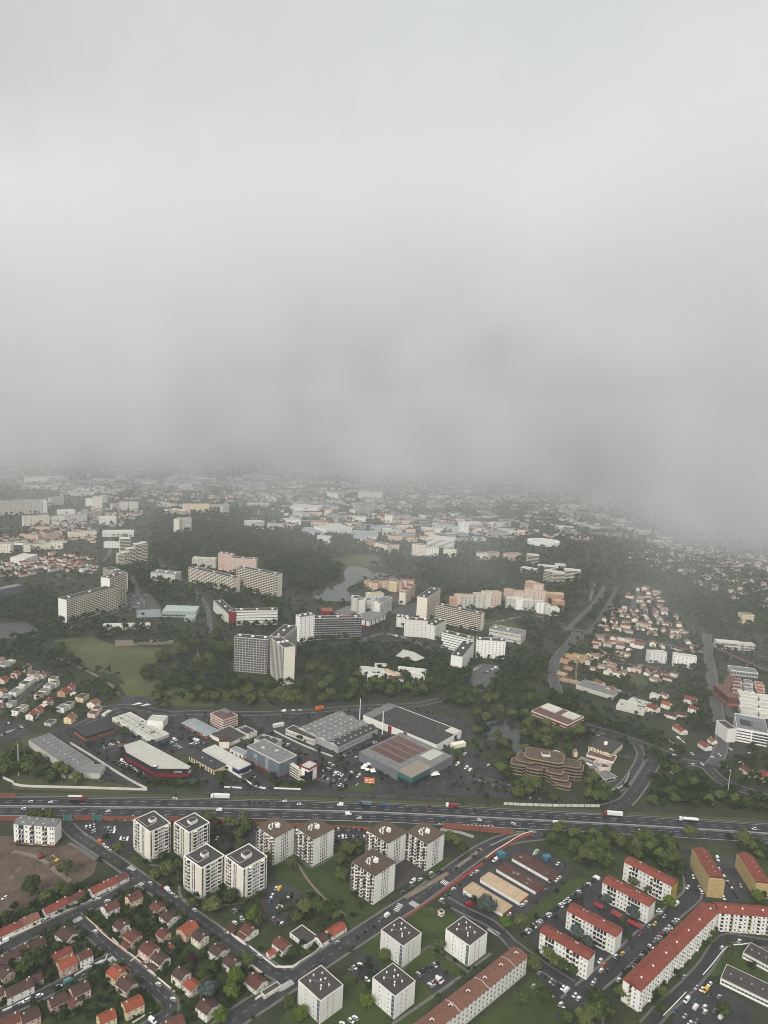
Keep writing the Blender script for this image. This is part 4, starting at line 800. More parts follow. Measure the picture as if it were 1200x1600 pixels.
fr = frame('M', (65, 175), (265, 275), (370, 235), (262, 298)); r = start(fr, 'workshop', 'brick workshop under a pale blue grey gabled roof', 'workshop', 'the brick workshop'); walls(r, fr, 'brick', top=0); gable_roof(r, fr, 'roof_blue', 'y', 1.0, .5, 'brick'); facade(r, fr, 'S', spread(5, 'dwin', 3.2, 2.6, .1, .9), 1, .2, fr.H)
fr = frame('M', (285, 103), (393, 155), (515, 118), (393, 235)); r = shed(fr, 'four storey office striped in cream and dark red bands', 'the striped office', 'roof_store', [(0, 1, 'wall_rose')], 'office', 'office_building', 'wall_rose', .5)
for k in range(4):
    for f_ in 'SFRB': facade(r, fr, f_, [(.5, 'band', (fr.L if f_ in 'FB' else fr.W)*.97, fr.H*.09)], 1, fr.H*(.06+.235*k), fr.H*.2)
mb = MB(); mb.box(.1*fr.L, -.1*fr.W, fr.H, .45*fr.L, .4*fr.W, fr.H+1.4); part('plant_room', mb, ['roof_grey'], r)
fr = frame('M', (120, 432), (325, 540), (425, 500), (322, 580)); r = shed(fr, 'yellow walled workshop with a dark flat roof and brown shutters', 'the yellow walled workshop', 'clad_black', [(0, 1, 'wall_yellow')], 'workshop', 'workshop', 'roof_dark', .25); facade(r, fr, 'S', spread(9, 'wb', 1.6, 2.2), 1, .2, fr.H*.9)
obj('skylight', skylight_me(1.6, 1.6), r, (0, fr.W*.2, fr.H)); obj('skylight', skylight_me(1.6, 1.6), r, (.1*fr.L, -.1*fr.W, fr.H))
fr = frame('M', (222, 385), (515, 540), (620, 500), (515, 592)); r = shed(fr, 'white roofed hall with a dark blue band beside the yellow workshop', 'the white roofed hall', 'roof_light', [(0, 1, 'wall_white')], 'hall', 'hall', 'roof_light', .3); lights(r, fr, 2, 6, 1.0, 1.2, -.15, .2)
mb = MB(); mb.box(-fr.L/2-.1, -fr.W/2-.25, fr.H*.35, fr.L/2+.1, -fr.W/2-.02, fr.H*.92); mb.box(-fr.L/2-.25, -fr.W/2-.02, fr.H*.35, -fr.L/2-.02, -fr.W/2+9, fr.H*.92); part('wall_band', mb, ['clad_blue'], r); facade(r, fr, 'F', [(.6, 'band', fr.L*.6, 1.4)], 1, .2, 2.4)
fr = frame('M', (330, 290), (440, 335), (600, 268), (440, 360)); fr.W += 10; fr.c = fr.c+fr.y*5; r = shed(fr, 'broad dark roofed hall between the workshops', 'the broad dark roofed hall', 'roof_dark', [(0, 1, 'wall_cream')], 'hall', 'hall', 'wall_dim')
fr = slabf('M', 360, 372, 440, 372, 55, 10); r = start(fr, 'small_workshop', 'small cream gabled workshop in front of the dark hall', 'workshop', 'the small cream workshop'); walls(r, fr, 'wall_cream', top=0); gable_roof(r, fr, 'tile_dark', 'y', 2.0, .4, 'wall_cream'); facade(r, fr, 'F', [(.5, 'door', 3, 3)], 1, 0, 4)
fr = frame('M', (510, 215), (592, 268), (648, 235), (592, 300)); r = shed(fr, 'small tan building with solar panels on its roof', 'the tan building with solar panels', 'roof_dark', [(0, 1, 'wall_cream')], 'building', 'building', 'wall_dim'); lights(r, fr, 3, 2, 2.0, 2.6)
fr = frame('M', (450, 375), (548, 425), (590, 400), (548, 465)); r = shed(fr, 'low yellow building with arched windows beside the slate hotel', 'the low yellow building', 'roof_blue', [(0, 1, 'wall_cream')], 'building', 'building', 'wall_dim'); facade(r, fr, 'S', spread(3, 'wb', 2, 2.2, .2, .8), 1, .2, 4)
fr = frame('M', (555, 368), (835, 490), (990, 440), (832, 612)); r = shed(fr, 'tall slate blue clad hall with a pale roof and a red base', 'the slate blue hall', 'roof_grey', [(0, 1, 'clad_slate'), (0, .14, 'clad_red')], 'hall', 'hall', 'wall_dim', .6)
for t in (.27, .62): facade(r, fr, 'S', [(t, 'win', 4.0, 1.2)], 6, 1.2, fr.H/7.2)
facade(r, fr, 'S', [(.87, 'win', 4.5, .9)], 3, fr.H*.55, fr.H*.13); facade(r, fr, 'F', [(.4, 'win', 5, .8)], 2, fr.H*.76, fr.H*.1)
mb = MB(); mb.box(-2, -1.5, fr.H, 2, 1.5, fr.H+1.2); part('roof_unit', mb, ['roof_light'], r, loc=(3, -4, 0)); mb = MB(); mb.box(-1.5, -1.5, fr.H, 1.5, 1.5, fr.H+1.2); part('roof_unit', mb, ['roof_light'], r, loc=(-2, 10, 0))
fr = frame('M', (660, 290), (790, 350), (822, 300), h=9); fr.c = fr.c+fr.y*0; r = shed(fr, 'dark solar panelled low wing behind the slate blue hall', 'the solar panelled wing', 'roof_dark', [(0, 1, 'wall_dim')], 'building', 'building', 'wall_dim'); lights(r, fr, 2, 3, 2.4, 3)
fr = frame('M', (912, 490), (990, 545), (1010, 535), (985, 625)); fr.W = max(fr.W, 12); r = shed(fr, 'cream office with long window strips beside the red portal', 'the cream strip window office', 'roof_light', [(0, 1, 'wall_cream')], 'office', 'office_building', 'wall_cream')
facade(r, fr, 'S', [(.5, 'band', fr.W*.9, 1.2)], 4, .4, fr.H/4.2)
fr = frame('M', (1005, 500), (1062, 535), (1122, 490), (1060, 640)); r = shed(fr, 'office corner framed by a red portal with white walls and glass', 'the red portal office', 'roof_light', [(0, 1, 'wall_white')], 'office', 'office_building', 'clad_red', .6)
mb = MB()
for a_, b_ in ((-1, 0), (0, 0)): pass
mb.box(-fr.L/2-.5, -fr.W/2-.5, 0, -fr.L/2+.9, -fr.W/2+.2, fr.H*.4, 0)
for x0, x1 in ((fr.L/2-1.4, fr.L/2+.2),): mb.box(x0, -fr.W/2-.6, 0, x1, -fr.W/2-.02, fr.H+.5)
mb.box(-fr.L/2-.6, fr.W/2-1.4, 0, -fr.L/2-.02, fr.W/2+.2, fr.H+.5); mb.box(-fr.L/2-.6, -fr.W/2-.6, fr.H-.6, fr.L/2-1.4, -fr.W/2-.02, fr.H+.5); mb.box(-fr.L/2-.6, -fr.W/2-.02, fr.H-.6, -fr.L/2-.02, fr.W/2-1.4, fr.H+.5); part('portal_frame', mb, ['clad_red'], r)
mb = MB(); mb.box(-fr.L/2-.3, -fr.W/2-.3, .2, -fr.L/2+fr.L*.42, -fr.W/2-.02, fr.H*.78); mb.box(-fr.L/2-.3, -fr.W/2-.02, .2, -fr.L/2-.02, -fr.W/2+fr.W*.42, fr.H*.78); part('glazing', mb, ['glass'], r)
# saw-tooth grey sheds
fr = frame('e', (190, 235), (385, 322), (577, 238), (383, 352)); r = start(fr, 'factory', 'grey factory of parallel gabled bays with many skylights', 'factory', 'the grey factory'); walls(r, fr, 'wall_grey', top=0)
nb = 4
for i in range(nb):
    y0 = -fr.W/2+i*fr.W/nb; y1 = y0+fr.W/nb; ym = (y0+y1)/2; mb = MB(); H = fr.H; L = fr.L/2
    mb.quad((-L, y0, H+.05), (L, y0, H+.05), (L, ym, H+2.6), (-L, ym, H+2.6)); mb.quad((-L, ym, H+2.6), (L, ym, H+2.6), (L, y1, H+.05), (-L, y1, H+.05)); ro = part('roof', mb, ['roof_grey' if i > 0 else 'roof_dark'], r)
    mb = MB(); mb.poly([(L-.02, y0, H), (L-.02, y1, H), (L-.02, ym, H+2.55)]); mb.poly([(-L+.02, y1, H), (-L+.02, y0, H), (-L+.02, ym, H+2.55)]); part('gable', mb, ['wall_dim'], r)
    for k in range(7):
        for sg in (-1, 1):
            s = obj('skylight', skylight_me(2.0, 1.5), ro, (-L+(k+.7+random.uniform(-.2, .2))*fr.L/7.5, ym+sg*fr.W/nb*.25, H+1.33)); s.rotation_euler = (-sg*math.atan2(2.55, fr.W/nb/2), 0, 0)
facade(r, fr, 'F', spread(16, 'dwin', 1.2, 1.4), 1, .5, fr.H*.8)
fr = frame('e', (145, 235), (272, 290), (300, 268), h=6.0); r = shed(fr, 'low white office wing in front of the grey factory', 'the factory office wing', 'roof_dark', [(0, 1, 'wall_dim')], 'office', 'office_building', 'wall_white', .4); facade(r, fr, 'S', spread(12, 'win', 2, 1.4), 1, 1.5, 3.6)
# big white warehouse with a dark roof and red doors
fr = frame('e', (502, 174), (848, 314), (966, 248), h=7.6); r = shed(fr, 'huge white warehouse with a dark flat roof and two red doors', 'the huge white warehouse', 'roof_dark', [(0, 1, 'wall_white')], par='wall_white', ph=.5)
for t in (.38, .59): mb = MB(); mb.box(-fr.L/2-.35, fr.W/2-t*fr.W-2.4, .1, -fr.L/2-.02, fr.W/2-t*fr.W+2.4, fr.H*1.05); part('loading_door', mb, ['clad_red'], r)
mb = MB(); mb.box(-fr.L/2+.8, fr.W/2-13, fr.H+.01, fr.L/2-2, fr.W/2-.8, fr.H+1.6); part('upper_roof', mb, ['roof_grey'], r)
mb = MB(); mb.box(fr.L*.22, -fr.W/2+1, fr.H+.02, fr.L/2-.6, -fr.W/2+13, fr.H+.6); part('upper_roof', mb, ['roof_light'], r)
mb = MB(); mb.box(0, -fr.W/2-.3, fr.H*.3, 4, -fr.W/2-.02, fr.H*.9); part('loading_door', mb, ['clad_blue'], r, loc=(fr.L*.2, 0, 0))
for i in range(14): obj('roof_unit', box_me('roof_unit', 1.2, 1.2, .8, 'roof_grey'), r, (random.uniform(-.4, .4)*fr.L, random.uniform(-.35, .3)*fr.W, fr.H))
seams(r, fr, 8, 'clad_black', 'x', .06)
# glass fronted store
fr = frame('e', (482, 345), (730, 468), (925, 365), (718, 512)); r = shed(fr, 'large store with a striped brown roof and a turquoise glass corner', 'the glass fronted store', 'roof_grey', [(0, 1, 'clad_grey')], 'store', 'store', 'clad_grey', .3)
for i in range(4):
    x = -fr.L*.22+i*fr.L*.175; mb = MB(); mb.box(x-fr.L*.075, -fr.W*.12, fr.H+.01, x+fr.L*.075, fr.W*.46, fr.H+.12); part('roof_sheet', mb, ['roof_store'], r)
mb = MB(); mb.box(-fr.L/2+.4, -fr.W/2+.4, fr.H+.01, -fr.L*.02, -fr.W*.24, fr.H+.35); part('entrance_roof', mb, ['roof_beige'], r)
mb = MB(); mb.box(fr.L*.12, -fr.W*.36, fr.H+.01, fr.L*.46, -fr.W*.17, fr.H+.35); part('upper_roof', mb, ['roof_light'], r)
mb = MB(); mb.box(-fr.L/2-.3, -fr.W/2-.3, fr.H*.5, -fr.L/2+fr.L*.42, -fr.W/2-.02, fr.H*.95); mb.box(-fr.L/2-.3, -fr.W/2-.02, fr.H*.5, -fr.L/2-.02, -fr.W/2+fr.W*.25, fr.H*.95); part('fascia', mb, ['turquoise'], r)
for i in range(9): obj('glass_panel', box_me('glass_panel', fr.L*.042, .1, fr.H*.6, 'glass'), r, (-fr.L/2+fr.L*.047*(i+.5), -fr.W/2-.15, .2))
for i in range(5): obj('glass_panel', box_me('glass_panel', .1, fr.W*.045, fr.H*.6, 'glass'), r, (-fr.L/2-.15, -fr.W/2+fr.W*.05*(i+.5), .2))
# brick office, terraced tan office, yellow hotel
fr = frame('f', (92, 152), (262, 220), (335, 180), (262, 262)); r = shed(fr, 'brick banded office among trees behind the pond', 'the brick banded office', 'roof_store', [(0, 1, 'brick')], 'office', 'office_building', 'wall_rose', .5)
for k in range(3):
    for f_ in 'SF': facade(r, fr, f_, [(.5, 'band', (fr.L if f_ == 'F' else fr.W)*.96, 1.3)], 1, .5+k*fr.H/3.2, fr.H/3.6)
    mb = MB(); z = (.9+k)*fr.H/3.2; mb.box(-fr.L/2-.25, -fr.W/2-.25, z, fr.L/2+.25, -fr.W/2-.03, z+.7); mb.box(-fr.L/2-.25, -fr.W/2-.03, z, -fr.L/2-.03, fr.W/2, z+.7); part('balustrade', mb, ['wall_rose'], r)
for a0, a1, b0, b1 in ((-.02, .42, -.46, -.12), (-.02, .42, .05, .46)): mb = MB(); mb.box(fr.L*a0, fr.W*b0, fr.H+.01, fr.L*a1, fr.W*b1, fr.H+1.6); part('upper_roof', mb, ['roof_light'], r)
c = G(*zp('O', 380, 300))[:2]; r = thing('terraced_office', 'tan terraced office of stepped polygonal storeys with dark roofs', 'office', (*c, 0)); LAND.append(('the terraced tan office', *c)); FOOT.append([c+np.array(q) for q in ((-32, -14), (30, -16), (34, 10), (10, 30), (-26, 26))])
def gon(cx, cy, rx, ry, k=.27, a0=-.3):
    q = [(-rx, -ry*(1-k)), (-rx*(1-k), -ry), (rx*(1-k), -ry), (rx, -ry*(1-k)), (rx, ry*(1-k)), (rx*(1-k), ry), (-rx*(1-k), ry), (-rx, ry*(1-k))]
    return [(cx+x*math.cos(a0)-y*math.sin(a0), cy+x*math.sin(a0)+y*math.cos(a0)) for x, y in q]
LEV = 3.2
for (cx, cy, rx, ry, k0, k1) in ((-3, 9, 19, 12, 0, 5), (-21, 9, 9, 10, 0, 4), (19, 3, 12, 8, 0, 4), (5, -5, 8, 9, 0, 3), (-29, 6, 7, 7, 0, 3), (8, -13, 8, 7, 0, 2), (28, 1, 6, 7, 0, 3), (-14, 0, 8, 8, 0, 3), (10, -20, 7, 5, 0, 1)):
    for k in range(k0, k1):
        mb = MB(); mb.prism(gon(cx, cy, rx, ry), k*LEV, k*LEV+1.35, 0); part('parapet_band', mb, ['tan_concrete'], r)
        mb = MB(); mb.prism(gon(cx, cy, rx-.12, ry-.12), k*LEV+1.35, (k+1)*LEV, 0); part('window_band', mb, ['glass'], r)
    mb = MB(); mb.prism(gon(cx, cy, rx+.2, ry+.2), k1*LEV, k1*LEV+1.0, 0); mb.prism(gon(cx, cy, rx-.6, ry-.6), k1*LEV+1.0, k1*LEV+1.03, 1); part('roof', mb, ['tan_concrete', 'roof_brown'], r)
mb = MB(); mb.box(-4, -3, 5*LEV+1.03, 4, 3, 5*LEV+3); mb.box(-3.6, -2.6, 5*LEV+3, 3.6, 2.6, 5*LEV+3.05, 1); part('plant_room', mb, ['wall_white', 'roof_brown'], r, loc=(-2, 9, 0))
fr = frame('O', (735, 35), (945, 100), (1062, 10), (945, 150)); r = shed(fr, 'yellow hotel with a dark roof over a low grey podium', 'the yellow hotel', 'roof_dark', [(0, 1, 'wall_yellow')], 'hotel', 'hotel', 'roof_dark', .3); fh = fr.H/3.1
facade(r, fr, 'S', spread(7, 'win', 2.0, 1.3), 3, .3, fh); facade(r, fr, 'F', spread(8, 'win', 1.6, 1.3), 3, .3, fh); mb = MB(); mb.box(-2, -1.5, fr.H, 2, 1.5, fr.H+2.4); part('chimney', mb, ['wall_cream'], r)
fr = slabf('O', 720, 128, 960, 195, 16, 16); r = shed(fr, 'brown roofed podium at the foot of the yellow hotel', 'the hotel podium', 'roof_store', [(0, 1, 'wall_rose')], 'hotel annex', 'podium', 'wall_white')
c = G(*zp('O', 862, 225))[:2]; r = thing('ring_building', 'round open walled drum beside the yellow hotel', 'drum', (*c, 0)); LAND.append(('the round drum', *c)); FOOT.append([c+np.array(q) for q in ((-10, -9), (10, -9), (10, 9), (-10, 9))])
for i in range(20):
    a0, a1 = 2*math.pi*i/20, 2*math.pi*(i+1)/20; mb = MB(); mb.prism([(8.6*math.cos(a0), 8.6*math.sin(a0)), (8.6*math.cos(a1), 8.6*math.sin(a1)), (8.0*math.cos(a1), 8.0*math.sin(a1)), (8.0*math.cos(a0), 8.0*math.sin(a0))], 0, 4.6); part('panel', mb, ['wall_dim' if i % 5 else 'wall_rose'], r)
mb = MB(); mb.prism([(7.9*math.cos(.314*i), 7.9*math.sin(.314*i)) for i in range(20)], 0, .5); part('floor', mb, ['roof_store'], r)
fr = frame('O', (610, 180), (790, 255), (850, 195), h=4.0); r = shed(fr, 'flat grey annex with a pale skylight strip beside the drum', 'the flat grey annex', 'roof_grey', [(0, 1, 'wall_rose')], 'annex', 'annex', 'wall_rose', .3); mb = MB(); mb.box(-1.2, -5, fr.H, 1.2, 5, fr.H+.4); part('skylight_strip', mb, ['wall_cream'], r)
fr = frame('O', (800, 270), (905, 335), (1000, 310), (905, 362)); r = shed(fr, 'low grey hall with open pillared front below the drum', 'the pillared grey hall', 'roof_grey', [(0, 1, 'wall_grey')], 'hall', 'hall', 'wall_dim', .3); facade(r, fr, 'F', spread(5, 'win', 3, 2.6, .1, .9), 1, .1, 4)
fr = frame('O', (378, 115), (465, 155), (520, 100), h=6); r = shed(fr, 'flat roofed pavilion behind the terraced office', 'the flat pavilion', 'roof_dark', [(0, 1, 'wall_dim')], 'pavilion', 'pavilion', 'wall_white')
fr = slabf('O', 608, 130, 640, 132, 40, 8); r = shed(fr, 'small pale block behind the flat annex', 'the small pale block', 'roof_grey', [(0, 1, 'wall_rose')], 'building', 'building', 'wall_rose')
LATER = []
# ---- right hand office complex and brick factory
fr = frame('Q', (545, 1080), (570, 1262), (965, 1335), (560, 1420)); r = shed(fr, 'white modern office with yellowish bands and green glazing', 'the white modern office', 'clad_grey', [(0, 1, 'wall_white')], 'office', 'office_building', 'wall_white', .8)
for k in range(4): facade(r, fr, 'F', [(.24, 'band', fr.L*.46, 1.2), (.76, 'band', fr.L*.5, 2.0)], 1, .8+k*fr.H/4.6, fr.H/4.6); facade(r, fr, 'S', [(.5, 'band', fr.W*.8, 1.0)], 1, .8+k*fr.H/4.6, fr.H/4.6)
mb = MB(); mb.box(-fr.L*.35, -fr.W*.2, fr.H, fr.L*.0, fr.W*.1, fr.H+1.2); part('roof_unit', mb, ['roof_dark'], r); mb = MB(); mb.box(fr.L*.05, -fr.W*.3, fr.H, fr.L*.46, fr.W*.1, fr.H+1.0); part('roof_unit', mb, ['roof_grey'], r)
fr = slabf('Q', 437, 1440, 545, 1438, 165, 22); r = shed(fr, 'lower pale wing of the white modern office beside the road', 'the pale office wing', 'roof_dark', [(0, 1, 'wall_white')], 'office', 'office_building', 'wall_white')
for i, (y0, y1) in enumerate(((840, 890), (935, 985), (1030, 1075))):
    fr = slabf('Q', 600+i*8, y1+18, 830, y1+48, 60, 15); r = shed(fr, ['far', 'middle', 'near'][i]+' white roofed parallel hall behind the white modern office', 'the '+['far', 'middle', 'near'][i]+' white parallel hall', 'roof_light', [(0, 1, 'wall_dim')], 'hall', 'hall', 'wall_white')
    fr = slabf('Q', 850, y1+60, 1060, y1+85, 60, 15); r = shed(fr, ['far', 'middle', 'near'][i]+' white roofed hall at the picture edge beyond the gap', 'the '+['far', 'middle', 'near'][i]+' edge hall', 'roof_light', [(0, 1, 'wall_dim')], 'hall', 'hall', 'wall_white')
fr = slabf('Q', 365, 860, 450, 880, 100, 58); r = shed(fr, 'red brick factory block beside the pale road', 'the red brick factory', 'roof_store', [(0, 1, 'brick')], 'factory', 'factory', 'brick')
fr = slabf('Q', 455, 985, 580, 990, 110, 40); r = shed(fr, 'brick and red panelled hall in front of the factory', 'the red panelled hall', 'roof_store', [(0, 1, 'brick'), (.3, 1, 'tile_brown')], 'factory', 'factory', 'brick')
MATS['clad_red'].node_tree  # shared paint
for i in range(11):
    x0 = 530+(i % 3)*140+random.uniform(-10, 10); y0 = 720+(i//3)*48+random.uniform(-8, 8)+(i % 3)*22
    fr = slabf('Q', x0, y0, x0+100, y0+14, 46, 14); r = shed(fr, 'x', None, ['roof_store', 'roof_grey', 'brick'][i % 3], [(0, 1, ['wall_rose', 'wall_dim', 'brick'][i//4])], 'terrace', 'terrace_row', 'wall_dim', group='house rows of the terraced quarter'); LATER.append((r, ['rose rendered', 'pale rendered', 'brick'][i//4]+' house row', *fr.c))
fr = slabf('Q', 490, 600, 830, 640, 60, 20); r = shed(fr, 'long glazed hall with white pillars on the factory site', 'the glazed pillar hall', 'roof_grey', [(0, 1, 'wall_grey')], 'hall', 'hall', 'wall_white'); facade(r, fr, 'F', spread(9, 'band', fr.L/12, 3), 1, .3, fr.H)
fr = slabf('Q', 310, 262, 620, 290, 80, 14); r = shed(fr, 'pale terraced building beyond the railway viaduct', 'the pale viaduct terrace', 'roof_light', [(0, 1, 'wall_dim')], 'building', 'building', 'wall_dim'); facade(r, fr, 'F', spread(12, 'dwin', 2, 2.6), 2, .4, fr.H/2.2, False)
fr = slabf('Q', 640, 290, 800, 300, 70, 14); r = shed(fr, 'square pale building beyond the railway viaduct', 'the square pale building', 'roof_light', [(0, 1, 'wall_dim')], 'building', 'building', 'wall_dim'); facade(r, fr, 'F', spread(7, 'dwin', 2, 2.6), 2, .4, fr.H/2.2, False)
vp = smooth([G(*q) for q in zl('Q', 290, 300, 500, 395, 700, 490, 960, 600)], 10); mb = MB(); ribbon(mb, vp, -3, 3, 6.5, 5.5); o = tag(obj('viaduct', mb.mesh('viaduct', ['roof_store'])), 'dark straight viaduct crossing the factory site', 'viaduct'); LAND.append(('the viaduct', *vp[len(vp)//2]))
for p in vp[::3]: mb = MB(); mb.cyl(p[0], p[1], 0, 5.5, 1.0); part('pier', mb, ['concrete'], o)
# ------------------------------------------------------------------ slabs and estates round the lake
def slab(fr, label, ref, wall='wall_dim', S_=None, F_=None, floors=None, roof='roof_dark', par='wall_dim', group=None, end=None, units=3, name='slab_block', cat='apartment slab'):
    r = start(fr, name, label, cat, ref, group); walls(r, fr, wall); flat_roof(r, fr, roof, par, .3, .5)
    n = floors or max(2, int(fr.H/2.9)); fh = (fr.H-.6)/n
    for f_, k in (('S', S_), ('F', F_), ('R', S_), ('B', F_)):
        if not k: continue
        ln = fr.L if f_ in 'FB' else fr.W
        if k == 'flat':
            c = spread(max(2, min(16, int(ln/5))), 'win', 1.6, 1.4)
        else:
            m = max(2, min(26, int(ln/3.6))); c = [((i+.5)/m, k, ln/m*.98, .95) for i in range(m)]
        facade(r, fr, f_, c, n, .3, fh, False)
    if end: mb = MB(); mb.box(-fr.L/2-.25, -fr.W/2-.1, 0, -fr.L/2-.02, fr.W/2+.1, fr.H-.3); part('end_wall', mb, [end], r)
    for i in range(units): mb = MB(); mb.box(-1.6, -1.4, fr.H, 1.6, 1.4, fr.H+1.8); part('lift_house', mb, ['wall_white'], r, loc=(-fr.L*.38+fr.L*.38*i, 0, 0))
    return r
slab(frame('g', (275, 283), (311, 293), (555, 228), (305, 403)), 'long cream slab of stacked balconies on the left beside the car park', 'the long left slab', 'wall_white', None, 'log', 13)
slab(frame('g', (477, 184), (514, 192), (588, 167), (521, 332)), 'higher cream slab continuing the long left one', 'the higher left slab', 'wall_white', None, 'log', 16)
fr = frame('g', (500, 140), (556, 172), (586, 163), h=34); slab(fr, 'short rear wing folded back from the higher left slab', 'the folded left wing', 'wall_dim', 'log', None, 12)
G1 = 'white stepped towers behind the left slab'
for i, (x0, y0, x1, y1, h, d, nm) in enumerate(((925, 612, 965, 608, 80, 14, 'front'), (968, 608, 1012, 600, 88, 14, 'second'), (1010, 600, 1060, 592, 110, 14, 'third'), (1062, 590, 1108, 584, 135, 14, 'fourth'), (1108, 584, 1150, 580, 140, 14, 'last'), (940, 560, 1018, 556, 150, 14, 'tall rear'))):
    slab(slabf('T', x0, y0, x1, y1, h, d), f'{nm} white stepped tower in the cluster behind the left slab', 'the '+nm+' stepped tower', 'wall_white', 'log', 'log', None, 'roof_light', 'wall_white', G1, units=0, name='tower_block', cat='tower block')
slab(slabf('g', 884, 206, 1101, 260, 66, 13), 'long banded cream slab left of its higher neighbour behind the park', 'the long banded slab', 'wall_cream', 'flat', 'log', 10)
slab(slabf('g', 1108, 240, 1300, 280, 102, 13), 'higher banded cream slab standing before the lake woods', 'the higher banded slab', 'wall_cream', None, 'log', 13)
slab(slabf('g', 1022, 150, 1085, 160, 78, 12), 'slim pink tower behind the banded slabs', 'the slim pink tower', 'wall_pink', None, 'flat', 12, group=None)
slab(slabf('g', 1066, 160, 1200, 168, 66, 14), 'pink and cream row behind the banded slabs', 'the pink row', 'wall_rose', None, 'flat', 8)
slab(slabf('g', 900, 138, 1010, 144, 42, 14), 'pale grey block with dark windows behind the long banded slab', 'the pale grey block', 'wall_dim', None, 'flat', 6, 'roof_light')
slab(slabf('g', 706, 200, 820, 212, 36, 26), 'low pale school with a grey roof beside the wooded park', 'the low pale school', 'wall_dim', None, 'flat', 3, 'roof_grey')
slab(slabf('g', 1000, 342, 1070, 408, 46, 15), 'left wing of the zigzag white building with the red panel', 'the zigzag left wing', 'wall_white', None, 'band', 4)
fr = slabf('g', 1071, 408, 1106, 413, 66, 15); slab(fr, 'dark red panelled joint of the zigzag white building', 'the dark red joint', 'clad_red', None, None, 5, units=0)
slab(slabf('g', 1107, 412, 1300, 408, 68, 13), 'right wing of the zigzag white building with long window bands', 'the zigzag right wing', 'wall_white', None, 'band', 5)
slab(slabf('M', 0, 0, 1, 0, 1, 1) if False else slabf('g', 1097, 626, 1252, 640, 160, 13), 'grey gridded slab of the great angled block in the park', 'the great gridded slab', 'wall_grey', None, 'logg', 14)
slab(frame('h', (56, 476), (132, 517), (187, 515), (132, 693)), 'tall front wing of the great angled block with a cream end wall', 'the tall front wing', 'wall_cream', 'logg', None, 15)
slab(frame('h', (62, 466), (130, 468), (209, 418), h=42), 'rear wing of the great angled block', 'the great rear wing', 'wall_grey', 'logg', 'logg', 14)
slab(slabf('h', 205, 492, 272, 480, 118, 14), 'white end wing of the bent white slab', 'the bent white wing', 'wall_white', 'flat', 'flat', 10)
slab(slabf('h', 271, 478, 492, 472, 98, 13), 'bent white slab with mottled balconies facing the park', 'the bent white slab', 'wall_dim', None, 'balcg', 9)
slab(frame('h', (757, 276), (803, 284), (863, 240), (803, 393)), 'tall cream tower slab beside the square', 'the tall cream tower', 'wall_cream', None, 'log', 14)
slab(slabf('h', 838, 392, 1050, 440, 78, 12), 'cream banded slab beside the tall cream tower', 'the cream banded slab', 'wall_cream', None, 'log', 9)
slab(slabf('h', 692, 462, 800, 470, 78, 13), 'white flats with dark roof strips at the foot of the cream tower', 'the white flats by the cream tower', 'wall_white', None, 'flat', 6)
slab(frame('h', (800, 402), (842, 415), (882, 385), (842, 480)), 'white corner flats beside the cream banded slab', 'the white corner flats', 'wall_white', 'flat', 'flat', 6)
slab(slabf('h', 655, 418, 705, 424, 46, 14), 'small white flats behind the others at the foot of the cream tower', 'the small white flats', 'wall_white', None, 'flat', 4)
slab(slabf('h', 866, 514, 1000, 548, 70, 13), 'rear left wing of the white angled block', 'the white rear wing', 'wall_white', 'flat', 'band', 6)
slab(slabf('h', 1030, 562, 1165, 570, 82, 13), 'right wing of the white angled block with many windows', 'the white right wing', 'wall_white', None, 'flat', 7)
slab(frame('h', (913, 553), (968, 560), (1030, 492), (962, 636)), 'front wing of the white angled block with a blank end', 'the white front wing', 'wall_white', None, 'flat', 7)
slab(slabf('h', 1090, 470, 1240, 500, 42, 26), 'low long school behind the white angled block', 'the low long school', 'wall_dim', None, 'band', 2, 'roof_grey', units=2)
# white and red flats of the street to the lake
for x0, y0, x1, y1, h, d, wl, rf, lb in (
    (285, 475, 350, 480, 150, 16, 'wall_dim', 'roof_dark', 'grey white flats beside the lone poplar'), (352, 478, 425, 470, 130, 14, 'wall_white', 'roof_grey', 'white flats with vertical dark slots'),
    (430, 440, 500, 430, 90, 14, 'wall_white', 'roof_grey', 'white row behind the courtyard'), (500, 500, 560, 508, 122, 14, 'wall_white', 'roof_light', 'white corner flats by the street trees'), (562, 508, 672, 448, 130, 16, 'wall_dim', 'roof_grey', 'long grey white flats along the street to the lake'),
    (455, 360, 600, 350, 62, 16, 'wall_white', 'roof_tan', 'cream flats along the lake inlet')):
    slab(slabf('X', x0, y0, x1, y1, h, d), lb, 'the '+' '.join(lb.split()[:3]), wl, 'flat', 'flat', None, rf, 'wall_white', 'flats of the street to the lake', units=1)
def vault(fr, label, ref):
    r = start(fr, 'vaulted_flats', label, 'apartment block', ref, 'white flats with vaulted roofs'); walls(r, fr, 'wall_white', top=0, plinth=(3.2, 'clad_red')); gable_roof(r, fr, 'roof_grey', 'x', 2.0, .4, 'wall_white', )
    n = 5; facade(r, fr, 'S', spread(3, 'wb', 2.4, 1.5, .2, .8), n, .6, fr.H/n, False); facade(r, fr, 'F', spread(4, 'wb', 2.0, 1.5, .15, .85), n, .6, fr.H/n, False)
vault(frame('X', (175, 445), (262, 490), (322, 420), (262, 515)), 'white flats with a curved roof and dark red bays, farther from the park', 'the farther curved roof flats')
vault(frame('X', (378, 490), (460, 545), (530, 470), (460, 610)), 'white flats with a curved roof on a red base by the street', 'the curved roof flats on a red base')
fr = slabf('X', 20, 500, 120, 498, 50, 18); slab(fr, 'low red building behind the bent white slab', 'the low red building', 'clad_red', None, None, 2, 'brick', 'brick', units=0)
